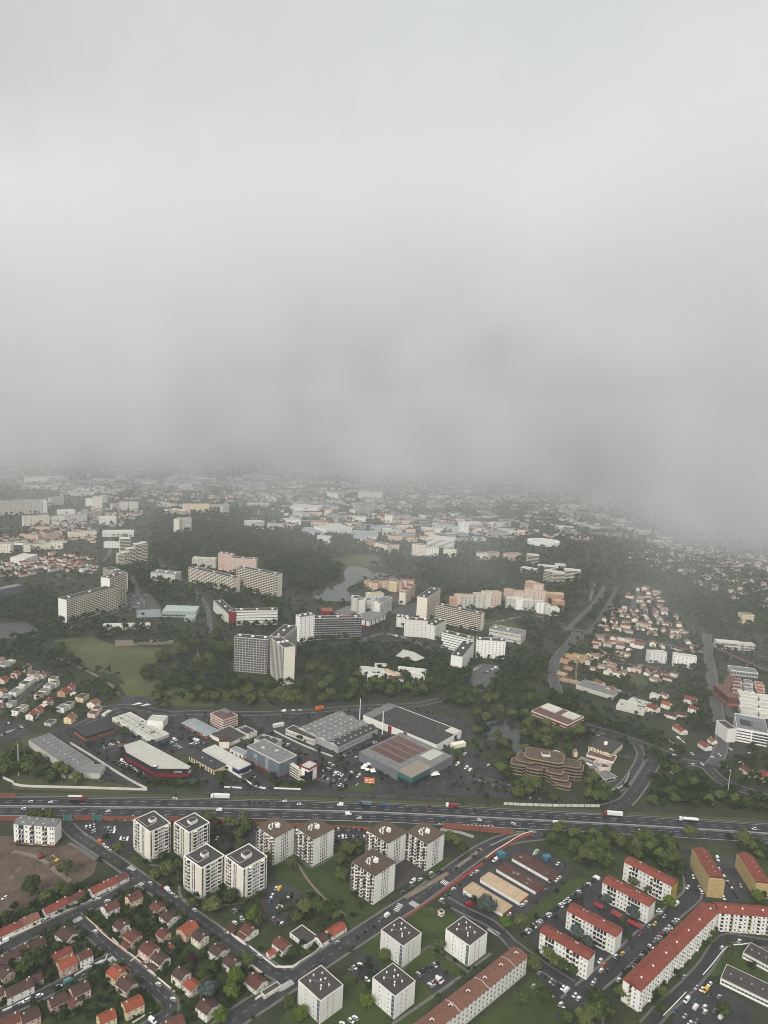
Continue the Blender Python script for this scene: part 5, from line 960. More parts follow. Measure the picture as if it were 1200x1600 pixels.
# pink quarter on the lake
k = 0
for x0, y0, x1, y1, h, wl, lb in ((410, 215, 450, 220, 50, 'wall_pink', 'first pink house'), (452, 236, 490, 240, 58, 'wall_yellow', 'yellow house'), (490, 258, 545, 262, 75, 'wall_pink', 'salmon house'), (545, 240, 580, 236, 65, 'wall_rose', 'rose house'), (570, 232, 610, 236, 60, 'wall_yellow', 'second yellow house'), (610, 240, 640, 250, 78, 'wall_pink', 'brown pink house'),
    (640, 262, 722, 272, 95, 'wall_yellow', 'broad yellow house'), (722, 262, 765, 265, 85, 'wall_pink', 'dark pink house'), (765, 240, 815, 240, 75, 'wall_rose', 'pale rose house'), (815, 235, 875, 240, 70, 'wall_pink', 'end pink house'), (735, 385, 800, 392, 112, 'wall_cream', 'front cream house'), (800, 380, 850, 350, 122, 'wall_rose', 'rose corner house'), (850, 345, 888, 322, 125, 'wall_pink', 'tall pink house')):
    slab(slabf('X', x0, y0, x1, y1, h, 13), f'{lb} in the pink quarter on the lake shore', 'the '+lb, wl, 'flat', 'flat', None, 'tile_old', wl, 'houses of the pink quarter by the lake', units=0, name='apartment_house', cat='apartment house')
# cream and pink rows right of the lake
for x0, y0, x1, y1, h, wl, lb in ((105, 735, 160, 740, 62, 'wall_orange', 'small orange block'), (160, 745, 200, 745, 88, 'wall_rose', 'rose block'), (200, 750, 300, 752, 92, 'wall_dim', 'long grey rose block'), (305, 752, 380, 752, 105, 'wall_dim', 'tall grey block'), (380, 755, 440, 752, 120, 'wall_cream', 'tall cream block'), (440, 752, 512, 742, 115, 'wall_rose', 'cream and rose block'),
    (530, 680, 600, 690, 72, 'wall_pink', 'dark pink block'), (600, 690, 700, 690, 62, 'wall_rose', 'long pink block'), (695, 620, 760, 640, 80, 'wall_pink', 'rear pink block'), (760, 640, 840, 650, 72, 'wall_rose', 'rear rose block'), (690, 690, 770, 700, 80, 'wall_rose', 'pink middle block'), (770, 700, 860, 705, 78, 'wall_rose', 'mottled rose block'), (860, 700, 1000, 715, 62, 'wall_orange', 'orange pink block'),
    (548, 750, 620, 755, 75, 'wall_dim', 'white terrace block'), (620, 765, 685, 768, 80, 'wall_white', 'white middle terrace'), (685, 768, 770, 770, 75, 'wall_dim', 'white end terrace'), (780, 790, 850, 795, 82, 'wall_white', 'front white block'), (855, 800, 900, 800, 72, 'wall_dim', 'front grey block'), (895, 812, 970, 812, 55, 'wall_white', 'corner white block'), (945, 780, 1008, 775, 78, 'wall_orange', 'corner orange block'), (915, 690, 1000, 700, 50, 'wall_cream', 'small cream block')):
    slab(slabf('W', x0, y0, x1, y1, h, 15), f'{lb} in the row beside the wood and the canal', 'the '+lb, wl, 'flat', 'flat', None, 'roof_tan' if 'white' not in lb else 'roof_light', wl, 'blocks beside the wood and the canal', units=0, name='apartment_house', cat='apartment house')
for x0, y0, x1, y1, h, wl, lb in ((842, 560, 910, 575, 105, 'wall_dim', 'white tower with dark stripes'), (912, 578, 1005, 580, 100, 'wall_dim', 'striped white tower pair'), (1008, 555, 1082, 560, 100, 'wall_dim', 'white stepped tower'), (800, 455, 960, 470, 35, 'wall_white', 'white angular wing'), (940, 450, 1020, 455, 35, 'wall_dim', 'white rear wing'), (718, 415, 808, 420, 78, 'wall_pink', 'rose brown tower'), (665, 470, 780, 490, 35, 'wall_dim', 'low grey school'),
    (1040, 510, 1130, 520, 55, 'wall_white', 'pale side block')):
    slab(slabf('W', x0, y0, x1, y1, h, 18), f'{lb} alone beyond the wood and the pink blocks', 'the '+lb, wl, 'flat', 'log', None, 'roof_light', 'wall_white', None, units=0)
# ---- far estates on the left
for z, x0, y0, x1, y1, h, d, wl, kd, lb in (
    ('T', -30, 230, 330, 210, 110, 16, 'wall_dim', 'flat', 'vast curved slab at the left edge'), ('T', 332, 210, 372, 208, 92, 30, 'wall_white', 'flat', 'white end tower of the vast left slab'), ('T', 400, 150, 500, 140, 60, 14, 'wall_dim', 'flat', 'grey block behind the vast left slab'), ('T', 668, 155, 725, 158, 58, 14, 'wall_white', 'flat', 'white block beside the far tower'), ('T', 726, 168, 800, 168, 88, 16, 'wall_cream', None, 'cream far tower'), ('T', 800, 130, 840, 128, 60, 14, 'wall_dim', 'flat', 'grey back of the far tower'),
    ('T', 455, 225, 590, 220, 28, 30, 'wall_white', 'flat', 'low white building'), ('T', 180, 312, 385, 300, 75, 14, 'wall_cream', 'flat', 'long cream slab with green before it'), ('T', 388, 295, 510, 285, 55, 14, 'wall_cream', 'flat', 'stepped cream slab'), ('T', 512, 285, 680, 270, 55, 14, 'wall_dim', 'flat', 'grey cream slab'), ('T', 400, 295, 560, 345, 30, 14, 'wall_dim', 'flat', 'slanting low slab'), ('T', 540, 415, 755, 400, 55, 14, 'wall_cream', 'flat', 'cream slab of the lower estate'), ('T', 778, 302, 910, 298, 58, 22, 'wall_white', 'flat', 'white square block with dark stripes'), ('T', 800, 395, 1045, 392, 38, 24, 'wall_white', 'flat', 'white arcaded school'), ('T', 680, 250, 790, 225, 35, 14, 'wall_rose', 'flat', 'rose grey slab'),
    ('T', 200, 432, 300, 438, 55, 16, 'wall_pink', 'flat', 'brick pink terrace'), ('T', 280, 360, 390, 366, 44, 16, 'wall_pink', 'flat', 'rear brick pink terrace'), ('T', 360, 425, 490, 410, 46, 16, 'wall_pink', 'flat', 'long brick pink terrace'), ('T', -20, 518, 90, 520, 70, 14, 'wall_cream', 'flat', 'cream arc block'), ('T', 90, 455, 190, 460, 14, 14, 'wall_cream', None, 'bridge of the cream arc'), ('T', 182, 515, 240, 512, 58, 14, 'wall_cream', 'flat', 'cream arc end block'), ('T', 240, 498, 400, 490, 45, 14, 'wall_cream', 'flat', 'long cream arc wing'), ('T', 398, 495, 495, 490, 62, 14, 'wall_cream', 'flat', 'last cream arc block'), ('T', 80, 595, 200, 605, 38, 40, 'wall_white', 'flat', 'low white hall of the left suburb'),
    ('T', 810, 478, 930, 482, 40, 14, 'wall_white', 'flat', 'low white row'), ('T', 930, 185, 1000, 186, 62, 14, 'wall_dim', 'flat', 'grey flats in the far trees'), ('T', 1012, 192, 1082, 190, 68, 14, 'wall_dim', 'flat', 'second grey flats in the far trees'), ('T', 880, 185, 930, 180, 45, 14, 'wall_rose', 'flat', 'rose flats in the far trees'),
    ('U', 256, 362, 300, 365, 105, 24, 'wall_cream', None, 'end of the lone tower in the wood'), ('U', 301, 360, 396, 352, 108, 14, 'wall_dim', 'flat', 'lone tower standing in the wood'), ('U', 230, 235, 340, 250, 58, 14, 'wall_white', 'log', 'white ribbed slab above the lone tower'), ('U', 335, 240, 388, 238, 100, 14, 'wall_rose', None, 'rose tower above the lone tower'), ('U', 388, 210, 535, 208, 72, 14, 'wall_yellow', None, 'long yellow slab in the far wood'), ('U', 125, 150, 350, 190, 32, 14, 'wall_dim', 'flat', 'curved grey slab in the far wood'), ('U', 535, 190, 690, 182, 42, 14, 'wall_dim', 'flat', 'grey end of the yellow slab'), ('U', 640, 235, 690, 230, 80, 14, 'wall_dim', 'flat', 'grey wing of the yellow slab'), ('U', 175, 215, 228, 218, 30, 14, 'wall_white', None, 'small white annex'),
    ('U', 825, 335, 965, 330, 55, 24, 'wall_white', 'band', 'white angular college'), ('U', 985, 335, 1110, 345, 45, 18, 'wall_dim', 'flat', 'pale college annex'), ('U', 1120, 300, 1250, 300, 36, 30, 'wall_white', None, 'white hall beside the college'),
    ('g', 0, 298, 105, 275, 52, 16, 'clad_slate', 'band', 'turquoise grey school at the left edge'),
    ('V', 252, 408, 355, 412, 46, 16, 'wall_white', 'flat', 'white flats at the edge of the lake wood'), ('V', 608, 455, 668, 462, 74, 16, 'wall_orange', 'flat', 'orange tower at the lake wood'), ('V', 668, 470, 760, 488, 62, 16, 'wall_cream', 'flat', 'cream towers at the lake wood'), ('V', 765, 465, 845, 470, 42, 16, 'wall_rose', None, 'grey rose block at the lake wood'), ('V', 936, 495, 1040, 505, 78, 16, 'wall_cream', 'flat', 'cream row at the wood edge'), ('V', 1040, 505, 1130, 512, 60, 16, 'wall_white', 'flat', 'white row at the wood edge'), ('V', 1045, 430, 1240, 448, 55, 45, 'wall_white', 'band', 'white office with window bands'),
    ('V', 322, 355, 510, 338, 40, 60, 'wall_white', None, 'large white hall behind the lake wood'), ('V', 130, 350, 320, 362, 22, 70, 'wall_white', None, 'large grey hall behind the lake wood'), ('V', 500, 375, 690, 385, 18, 80, 'wall_white', None, 'white hall with a long blue roof'), ('V', 740, 262, 800, 265, 50, 20, 'wall_white', 'flat', 'white far flats'), ('V', 800, 262, 930, 250, 42, 20, 'wall_dim', 'flat', 'pale far flats'), ('V', 550, 85, 725, 95, 42, 45, 'wall_white', None, 'far white warehouse'), ('V', 325, 80, 405, 90, 40, 45, 'wall_cream', None, 'far cream warehouse'), ('V', 52, 180, 260, 195, 32, 70, 'wall_white', None, 'far hall with a white front'), ('V', 560, 190, 670, 185, 55, 30, 'wall_dim', 'band', 'far grey office'), ('V', 1000, 330, 1160, 345, 32, 20, 'wall_white', 'band', 'white ribbed station hall'), ('V', 510, 252, 610, 255, 26, 25, 'wall_white', None, 'far low white hall'),
    ('W', 182, 190, 260, 192, 100, 18, 'wall_white', 'flat', 'white patterned tower beyond the wood'), ('W', 415, 150, 630, 190, 22, 30, 'wall_white', 'flat', 'white comb shaped building'), ('W', 320, 370, 410, 376, 48, 16, 'wall_cream', 'flat', 'cream flats among far trees'), ('W', 415, 380, 500, 370, 55, 16, 'wall_rose', 'flat', 'rose flats among far trees'), ('W', 60, 350, 160, 360, 55, 16, 'wall_cream', 'flat', 'cream flats before the white office'), ('W', 565, 385, 665, 375, 52, 16, 'wall_rose', 'flat', 'pink roofed flats among far trees'),
    ('i', 640, 588, 722, 590, 48, 12, 'wall_white', 'flat', 'white flats in the right suburb'), ('i', 750, 602, 860, 618, 52, 12, 'wall_white', 'flat', 'long white flats in the right suburb'), ('i', 1072, 402, 1132, 405, 40, 14, 'wall_yellow', 'flat', 'lone cream house in the right wood'),
    ('c', -9999, 0, 0, 0, 0, 0, '', None, '')):
    if x0 < -5000: continue
    rf = 'roof_blue' if 'blue roof' in lb or 'grey hall' in lb else 'roof_light' if ('white' in lb or 'hall' in lb) else 'roof_grey'
    slab(slabf(z, x0, y0, x1, y1, h, d), lb if len(lb.split()) > 3 else lb+' in the distance', 'the '+lb, wl, kd, kd, None, rf, wl, None, units=0, name='hall' if 'hall' in lb or 'warehouse' in lb else 'apartment_house', cat='hall' if 'hall' in lb or 'warehouse' in lb else 'building')
# green roofed hall, low school in the park, canopy, far ring
fr = slabf('g', 760, 372, 918, 376, 28, 32); r = shed(fr, 'sports hall with a pale green roof and glazed side', 'the green roofed hall', 'roof_green', [(0, 1, 'roof_green')], 'hall', 'hall', 'roof_green', .3); facade(r, fr, 'F', spread(8, 'band', fr.L/9, 2.6), 1, .3, 5)
fr = slabf('g', 864, 392, 912, 394, 20, 10); shed(fr, 'small green annex of the sports hall', 'the green annex', 'roof_green', [(0, 1, 'roof_green')], 'annex', 'annex', 'roof_green', .2)
fr = slabf('g', 480, 432, 700, 428, 16, 14); shed(fr, 'low white row of cabins below the square', 'the low white cabins', 'roof_light', [(0, 1, 'wall_white')], 'cabins', 'cabin_row', 'wall_white', .2)
for x0, y0, x1, y1, h, d, rf in ((480, 640, 590, 655, 22, 14, 'roof_light'), (520, 672, 585, 680, 28, 9, 'roof_light'), (588, 650, 650, 672, 24, 12, 'roof_tan'), (615, 684, 690, 690, 22, 14, 'tile_brown'), (660, 645, 795, 660, 26, 13, 'roof_light'), (710, 672, 790, 680, 26, 10, 'roof_light'), (555, 612, 610, 616, 14, 8, 'roof_light')):
    fr = slabf('h', x0, y0, x1, y1, h, d); r = shed(fr, 'x', None, rf, [(0, 1, 'wall_white')], 'school', 'school_wing', 'wall_white', .3, 'flat wings of the low school in the park'); facade(r, fr, 'F', spread(6, 'win', 1.6, 1.3), 1, .4, fr.H*.8, False)
    LATER.append((r, {'roof_light': 'white roofed', 'roof_tan': 'tan roofed', 'tile_brown': 'red brown roofed'}[rf]+' low school wing in the park', *fr.c))
LAND.append(('the low park school', *G(*zp('h', 640, 650))[:2]))
g = gl('h', 655, 570, 690, 540, 740, 552, 790, 580, 750, 595, 700, 582); c = np.mean(g, axis=0); r = thing('canopy', 'pale angular canopy in the park trees', 'canopy', (*c, 0)); mb = MB(); mb.prism([q-c for q in g][::-1], 4.5, 5.1); part('roof', mb, ['roof_light'], r)
for q in g: mb = MB(); mb.cyl(*((q-c)*.9), 0, 4.5, .3); part('post', mb, ['metal'], r)
FOOT.append(g)
for nm, (x, y) in (('first', (640, 135)), ('second', (680, 140))):
    c = G(*zp('d', x, y))[:2]; r = thing('shade_sail', f'white triangular shade sail at the junction, {nm} of two', 'shade sail', (*c, 0), 0, 'white shade sails'); mb = MB(); mb.prism([(-5, -3), (6, 2), (1, 5)], 3.6, 3.7); part('sail', mb, ['paint_white'], r)
    for q in ((-5, -3), (6, 2), (1, 5)): mb = MB(); mb.cyl(*q, 0, 3.7, .12); part('post', mb, ['metal'], r)
c = G(*zp('W', 845, 250))[:2]; r = thing('ring_roof', 'great white ring shaped roof far beyond the wood', 'ring building', (*c, 0)); LAND.append(('the great white ring', *c)); FOOT.append([c+np.array(q) for q in ((-55, -45), (55, -45), (55, 45), (-55, 45))])
mb = MB(); k = 28
for i in range(k):
    a0, a1 = 2*math.pi*i/k, 2*math.pi*(i+1)/k; f_ = lambda R, a: (R*math.cos(a), R*.8*math.sin(a)); o0, o1, i0, i1 = f_(42, a0), f_(42, a1), f_(32, a0), f_(32, a1)
    mb.quad((*o0, 9), (*o1, 9), (*i1, 9), (*i0, 9)); mb.quad((*o0, 0), (*o1, 0), (*o1, 9), (*o0, 9)); mb.quad((*i1, 0), (*i0, 0), (*i0, 9), (*i1, 9))
part('roof', mb, ['wall_white'], r)
relabel(LATER)
# ------------------------------------------------------------------ small houses
HOUSES = []
def house_me(L, W, H, rise, roof, wall, over=.22):
    def f():
        fr = Fr(); fr.L, fr.W, fr.H = L, W, H; l, w_ = L/2, W/2; m = MB(); m.box(-l, -w_, 0, l, w_, H)
        m.f.pop(); m.m.pop()
        m.poly([(-l, w_, H), (-l, -w_, H), (-l, 0, H+rise)]); m.poly([(l, -w_, H), (l, w_, H), (l, 0, H+rise)])
        r = MB(); a, b, t, k = l+over, w_+over, .16, over*rise/w_
        r.quad((-a, -b, H-k+t), (a, -b, H-k+t), (a, 0, H+rise+t), (-a, 0, H+rise+t)); r.quad((-a, 0, H+rise+t), (a, 0, H+rise+t), (a, b, H-k+t), (-a, b, H-k+t))
        r.quad((-a, -b, H-k), (a, -b, H-k), (a, -b, H-k+t), (-a, -b, H-k+t)); r.quad((a, b, H-k), (-a, b, H-k), (-a, b, H-k+t), (a, b, H-k+t))
        for sg in (-1, 1):
            p = [(sg*a, b, H-k), (sg*a, 0, H+rise), (sg*a, -b, H-k), (sg*a, -b, H-k+t), (sg*a, 0, H+rise+t), (sg*a, b, H-k+t)]; r.poly(p if sg < 0 else p[::-1])
        r.box(-a, -.16, H+rise+t-.02, a, .16, H+rise+t+.1)
        return m.mesh('wall', [wall]), r.mesh('roof', [roof])
    return cached(('house', L, W, H, rise, roof, wall), f)
def flat_me(L, W, H, roof, wall):
    def f():
        m = MB(); m.box(-L/2, -W/2, 0, L/2, W/2, H-.2); r = MB(); r.box(-L/2+.25, -W/2+.25, H-.25, L/2-.25, W/2-.25, H-.1); r.ring(-L/2-.05, -W/2-.05, L/2+.05, W/2+.05, .3, H-.3, H+.15, 1)
        return m.mesh('wall', [wall]), r.mesh('roof', [roof, wall])
    return cached(('flat', L, W, H, roof, wall), f)
def el_me(kind, w, h, fh): return cached(('el', kind, w, h, fh), lambda: el(kind, w, h, fh).mesh(NAMES[kind], FM))
RW = {'tile_red': 'dark red', 'tile_bright': 'bright orange red', 'tile_brown': 'brown', 'tile_dark': 'dark brown', 'tile_old': 'dull pink', 'roof_tan': 'tan', 'tile_pale': 'pale brown', 'roof_dark': 'dark flat', 'roof_grey': 'grey flat', 'roof_light': 'pale flat', 'roof_brown': 'brown flat'}
WW = {'wall_white': 'white', 'wall_cream': 'cream', 'wall_yellow': 'yellow', 'wall_pink': 'pink', 'wall_rose': 'rose', 'wall_dim': 'pale grey', 'wall_orange': 'orange', 'clad_red': 'red'}
def house(x, y, ang, L=9, W=7.5, H=5.4, roof='tile_brown', wall='wall_cream', rise=None, detail=2, annex=None, flat=False, group='small houses', chim=True, name='house'):
    """x, y on the ground; ang: ridge direction"""
    rise = rise or round(W*.24, 1); o = thing(name, 'x', 'house', (x, y, 0), ang, group)
    c, s = math.cos(ang), math.sin(ang); X, Y = np.array([c, s]), np.array([-s, c]); q = np.array([x, y])
    FOOT.append([q+X*a*L/2+Y*b*W/2 for a, b in ((-1, -1), (1, -1), (1, 1), (-1, 1))])
    wm, rm = (flat_me(L, W, H, roof, wall) if flat else house_me(L, W, H, rise, roof, wall)); obj('wall', wm, o); ro = obj('roof', rm, o)
    if detail >= 1 and chim and not flat:
        obj('chimney', box_me('chimney', .7, .9, 1.2, 'wall_dim'), ro, (random.choice((-.32, .32))*L, .5, H+rise-.35))
    st = 2 if H > 4.4 else 1; fh = round(H/st, 1)
    if detail >= 2:
        for k in range(st):
            for sx, rz in ((-1, -math.pi/2), (1, math.pi/2)):
                for t in (-.22, .2): 
                    obj('window', el_me('win', 1.1, 1.2, fh), o, (sx*L/2, t*W, k*fh), rz)
            for t in (-.33, 0.02, .34):
                if k == 0 and t == 0.02: obj('door', el_me('door', 1.2, 2.1, fh), o, (t*L, -W/2, 0)); continue
                obj('window', el_me('win', 1.1, 1.2, fh), o, (t*L, -W/2, k*fh)); 
            for t in (-.3, .3): obj('window', el_me('win', 1.1, 1.2, fh), o, (t*L, W/2, k*fh), math.pi)
    elif detail == 1:
        big = MB()
        for k in range(st):
            for t in (-.3, .3): e = el('win', 1.2, 1.2, fh); n = len(big.v); big.v += [(t*L+a, -W/2+b, k*fh+z) for a, b, z in e.v]; big.f += [tuple(n+i for i in u) for u in e.f]; big.m += e.m
            for sx in (-1, 1): e = el('win', 1.2, 1.2, fh); n = len(big.v); big.v += [(sx*L/2-sx*b, a*sx, k*fh+z) for a, b, z in e.v]; big.f += [tuple(n+i for i in u) for u in e.f]; big.m += e.m
        tag(part('windows', big, FM, o), kind='stuff')
    if annex:
        ax, ay, al, aw, ah = annex; wm, rm = house_me(al, aw, ah, .9, roof, wall); obj('wall', wm, o, (ax, ay, 0)); obj('roof', rm, o, (ax, ay, 0))
    HOUSES.append((o, f"{WW.get(wall, 'pale')} house with {'a ' if not flat else 'a '}{RW.get(roof, 'brown')} roof", x, y)); return o
def ang_of(zone, x, y, dx, dy):
    a = G(*zp(zone, x, y))[:2]; b = G(*zp(zone, x+dx, y+dy))[:2]; v = b-a; return math.atan2(v[1], v[0])
DIRS = {'a': (40, -19), 'b': (36, 26), 'c': (40, -28)}
RC = {'r': 'tile_red', 'o': 'tile_bright', 'b': 'tile_brown', 'd': 'tile_dark', 't': 'tile_old'}
WC = {'c': 'wall_cream', 'w': 'wall_white', 'p': 'wall_pink', 'y': 'wall_yellow', 'r': 'wall_rose', 'g': 'wall_dim'}
# picture place of the roof's middle, ridge direction, roof, wall, length, width, eaves
for x, y, d, rc, wc, L, W, H, an in (
    (463, 466, 'a', 'r', 'w', 12, 7.5, 3.2, 0), (520, 440, 'a', 'r', 'w', 6, 8, 3.4, 0), (566, 418, 'a', 'b', 'w', 9, 7, 3.0, 0), (245, 560, 'a', 'r', 'w', 11, 7.5, 3.1, 0), (296, 532, 'a', 'r', 'w', 5, 8, 3.4, 0), (352, 508, 'a', 'b', 'w', 11, 7, 3.0, 0), (140, 612, 'a', 't', 'c', 10, 8, 3.4, 0), (85, 640, 'a', 'r', 'w', 6, 7, 3.2, 0), (28, 665, 'a', 'r', 'c', 12, 7.5, 3.2, 0), (-35, 695, 'a', 'r', 'c', 10, 7.5, 3.2, 0),
    (315, 682, 'b', 'd', 'w', 11, 10, 3.6, 0), (520, 555, 'a', 'b', 'w', 9, 7.5, 5.0, 1), (628, 508, 'a', 'b', 'y', 9, 8, 5.2, 0), (738, 555, 'b', 'b', 'p', 7.5, 7.5, 5.0, 1), (790, 600, 'b', 'd', 'w', 9, 8, 5.0, 1), (568, 640, 'b', 'd', 'c', 8, 7.5, 5.2, 1), (622, 690, 'b', 'b', 'p', 9.5, 8, 5.2, 2), (765, 680, 'b', 'b', 'p', 7, 7, 4.4, 0), (880, 655, 'c', 'o', 'p', 10.5, 9, 5.2, 0), (938, 692, 'b', 'd', 'c', 8, 7.5, 5.2, 0),
    (700, 750, 'b', 'b', 'r', 9.5, 9, 5.0, 0), (752, 795, 'b', 'd', 'c', 9, 8, 5.0, 2), (798, 742, 'b', 'r', 'r', 4, 4, 2.6, 0), (1020, 758, 'b', 'd', 'w', 8.5, 8, 5.2, 1), (1085, 812, 'b', 'd', 'w', 8.5, 8, 4.4, 0), (850, 868, 'b', 'd', 'c', 8, 8, 5.4, 0), (900, 918, 'b', 'o', 'c', 7.5, 7.5, 5.0, 0), (545, 862, 'b', 'o', 'y', 8.5, 8, 5.0, 1), (595, 915, 'b', 'd', 'r', 9.5, 8.5, 4.4, 0), (622, 1008, 'a', 'o', 'y', 10, 8.5, 5.4, 0), (500, 1068, 'a', 'o', 'y', 8.5, 7.5, 5.0, 0),
    (312, 815, 'a', 'o', 'p', 9.5, 8.5, 5.6, 0), (290, 772, 'a', 'r', 'g', 11, 6, 2.8, 0), (397, 780, 'a', 'b', 'w', 7.5, 7, 5.2, 0), (170, 728, 'a', 'd', 'c', 9.5, 8, 3.6, 0), (105, 752, 'a', 'd', 'r', 6, 7, 3.0, 0), (42, 790, 'a', 'd', 'c', 11, 7.5, 3.4, 0), (88, 935, 'a', 'd', 'w', 14, 8, 4.8, 0), (160, 892, 'a', 'd', 'g', 8, 7, 3.4, 0), (374, 938, 'a', 'd', 'r', 9.5, 8.5, 5.2, 0), (272, 990, 'a', 'd', 'p', 9, 7.5, 4.8, 0), (338, 995, 'b', 'b', 'r', 9, 7, 3.0, 0), (140, 1062, 'a', 'd', 'p', 9, 8, 4.8, 0), (40, 1088, 'a', 'b', 'p', 11, 8, 4.2, 0), (-20, 960, 'a', 'd', 'r', 8, 8, 4.2, 0), (20, 860, 'b', 'd', 'r', 9, 8, 4.2, 0),
    (968, 1022, 'b', 'd', 'w', 9, 8, 5.0, 1), (810, 1100, 'a', 'b', 'g', 11, 8, 3.6, 0)):
    L, W = L*1.05, W*1.04; H2 = H+.8; g = G(*zp('a', x, y), H2); an_ = {0: None, 1: (-L*.05, W*.72, L*.75, W*.5, H*.58), 2: (L*.06, -W*.7, L*.7, W*.5, H*.55)}[an]
    house(g[0], g[1], ang_of('a', x, y, *DIRS[d]), L, W, H, RC[rc], WC[wc], annex=an_)
def zhouse(z, x, y, dx, dy, L, W, H, rc, wc, **k):
    g = G(*zp(z, x, y), H+.8); return house(g[0], g[1], ang_of(z, x, y, dx, dy), L, W, H, rc, wc, **k)
zhouse('Z', 520, 605, 36, 26, 9, 9, 3.6, 'tile_brown', 'wall_white', annex=(0, -6, 7, 4, 2.4)); zhouse('J', 305, 365, 36, 27, 10.5, 8.5, 4.4, 'tile_brown', 'wall_white'); zhouse('J', 218, 432, 40, -22, 5, 4.5, 2.6, 'tile_bright', 'wall_white', chim=False)
zhouse('J', 725, 250, 40, -25, 13, 7.5, 3.0, 'tile_bright', 'wall_white', chim=False, name='barn'); zhouse('J', 615, 318, 40, -25, 6.5, 8, 3.4, 'tile_dark', 'wall_white', chim=False, name='barn'); zhouse('J', 475, 295, 36, 27, 16, 11, 3.0, 'roof_dark', 'wall_white', flat=True, name='barn')
zhouse('E', 825, 455, 36, 27, 11, 10, 3.4, 'tile_brown', 'wall_white'); zhouse('E', 1000, 545, 40, -25, 12, 4, 2.6, 'roof_dark', 'wall_cream', flat=True, name='garage'); zhouse('Z', 305, 590, 36, 26, 5, 5, 2.6, 'roof_dark', 'clad_red', flat=True, name='garage', group='flat garages')
zhouse('F', 48, 760, 36, 26, 3.5, 3.5, 3.0, 'tile_dark', 'wall_cream', flat=True, name='kiosk')
# flat roofed suburb on the left, above the estate
SB = 'houses of the left suburb'
for i, (x, y, L, W, H, rc, wc) in enumerate(((45, 235, 16, 10, 6, 'roof_grey', 'wall_white'), (280, 270, 9, 8, 6, 'tile_old', 'wall_cream'), (165, 335, 9, 8, 5.5, 'tile_red', 'wall_rose'), (35, 395, 11, 9, 4.5, 'tile_red', 'wall_rose'), (345, 335, 12, 9, 5, 'roof_brown', 'wall_rose'), (390, 365, 10, 7, 5, 'roof_grey', 'wall_cream'), (310, 395, 10, 9, 5.4, 'roof_light', 'wall_white'), (260, 435, 10, 9, 5.4, 'roof_dark', 'wall_white'), (440, 350, 8, 7, 4.5, 'tile_old', 'wall_cream'), (165, 515, 14, 9, 5.2, 'roof_grey', 'wall_white'), (215, 480, 8, 8, 5.4, 'roof_light', 'wall_cream'),
    (555, 385, 9, 8, 6, 'roof_brown', 'wall_cream'), (515, 455, 11, 9, 5.6, 'roof_grey', 'wall_dim'), (570, 430, 8, 8, 5.6, 'roof_dark', 'wall_white'), (465, 510, 10, 9, 5.6, 'roof_grey', 'wall_cream'), (410, 550, 9, 8, 5.4, 'roof_dark', 'wall_rose'), (60, 570, 10, 8, 5.2, 'roof_grey', 'wall_white'), (15, 605, 9, 8, 5.0, 'roof_dark', 'wall_cream'), (665, 520, 11, 10, 5.6, 'tile_red', 'wall_orange'), (735, 475, 9, 8, 5.4, 'tile_red', 'wall_rose'), (765, 545, 6, 5, 3, 'roof_light', 'wall_cream'), (855, 575, 12, 10, 5.2, 'roof_dark', 'wall_yellow'), (975, 640, 11, 10, 5.4, 'tile_old', 'wall_cream'), (1010, 695, 9, 8, 5, 'roof_brown', 'wall_rose'), (975, 745, 9, 9, 4.6, 'roof_brown', 'wall_rose'),
    (500, 625, 8, 8, 5.4, 'tile_red', 'wall_white'), (455, 670, 9, 8, 5.4, 'roof_light', 'clad_red'), (400, 710, 9, 8, 4.6, 'tile_red', 'wall_rose'), (335, 760, 10, 9, 5.2, 'tile_red', 'wall_white'), (180, 715, 9, 8, 5.8, 'roof_dark', 'wall_white'), (235, 685, 9, 8, 5.8, 'roof_grey', 'wall_cream'), (655, 680, 10, 9, 5.4, 'roof_grey', 'wall_white'), (720, 650, 9, 8, 5.4, 'roof_dark', 'wall_cream'), (735, 790, 11, 9, 5.8, 'tile_old', 'wall_yellow'), (525, 840, 10, 8, 3, 'roof_dark', 'wall_dim'), (1110, 745, 12, 4, 2.4, 'roof_light', 'wall_white'), (-20, 680, 9, 8, 5, 'tile_old', 'wall_cream'), (20, 520, 9, 8, 5, 'tile_old', 'wall_rose'), (120, 640, 9, 8, 5, 'roof_grey', 'wall_dim'))):
    zhouse('R', x, y, 40, -26, L, W, H, rc, wc, flat=rc.startswith('roof'), detail=1, group=SB)
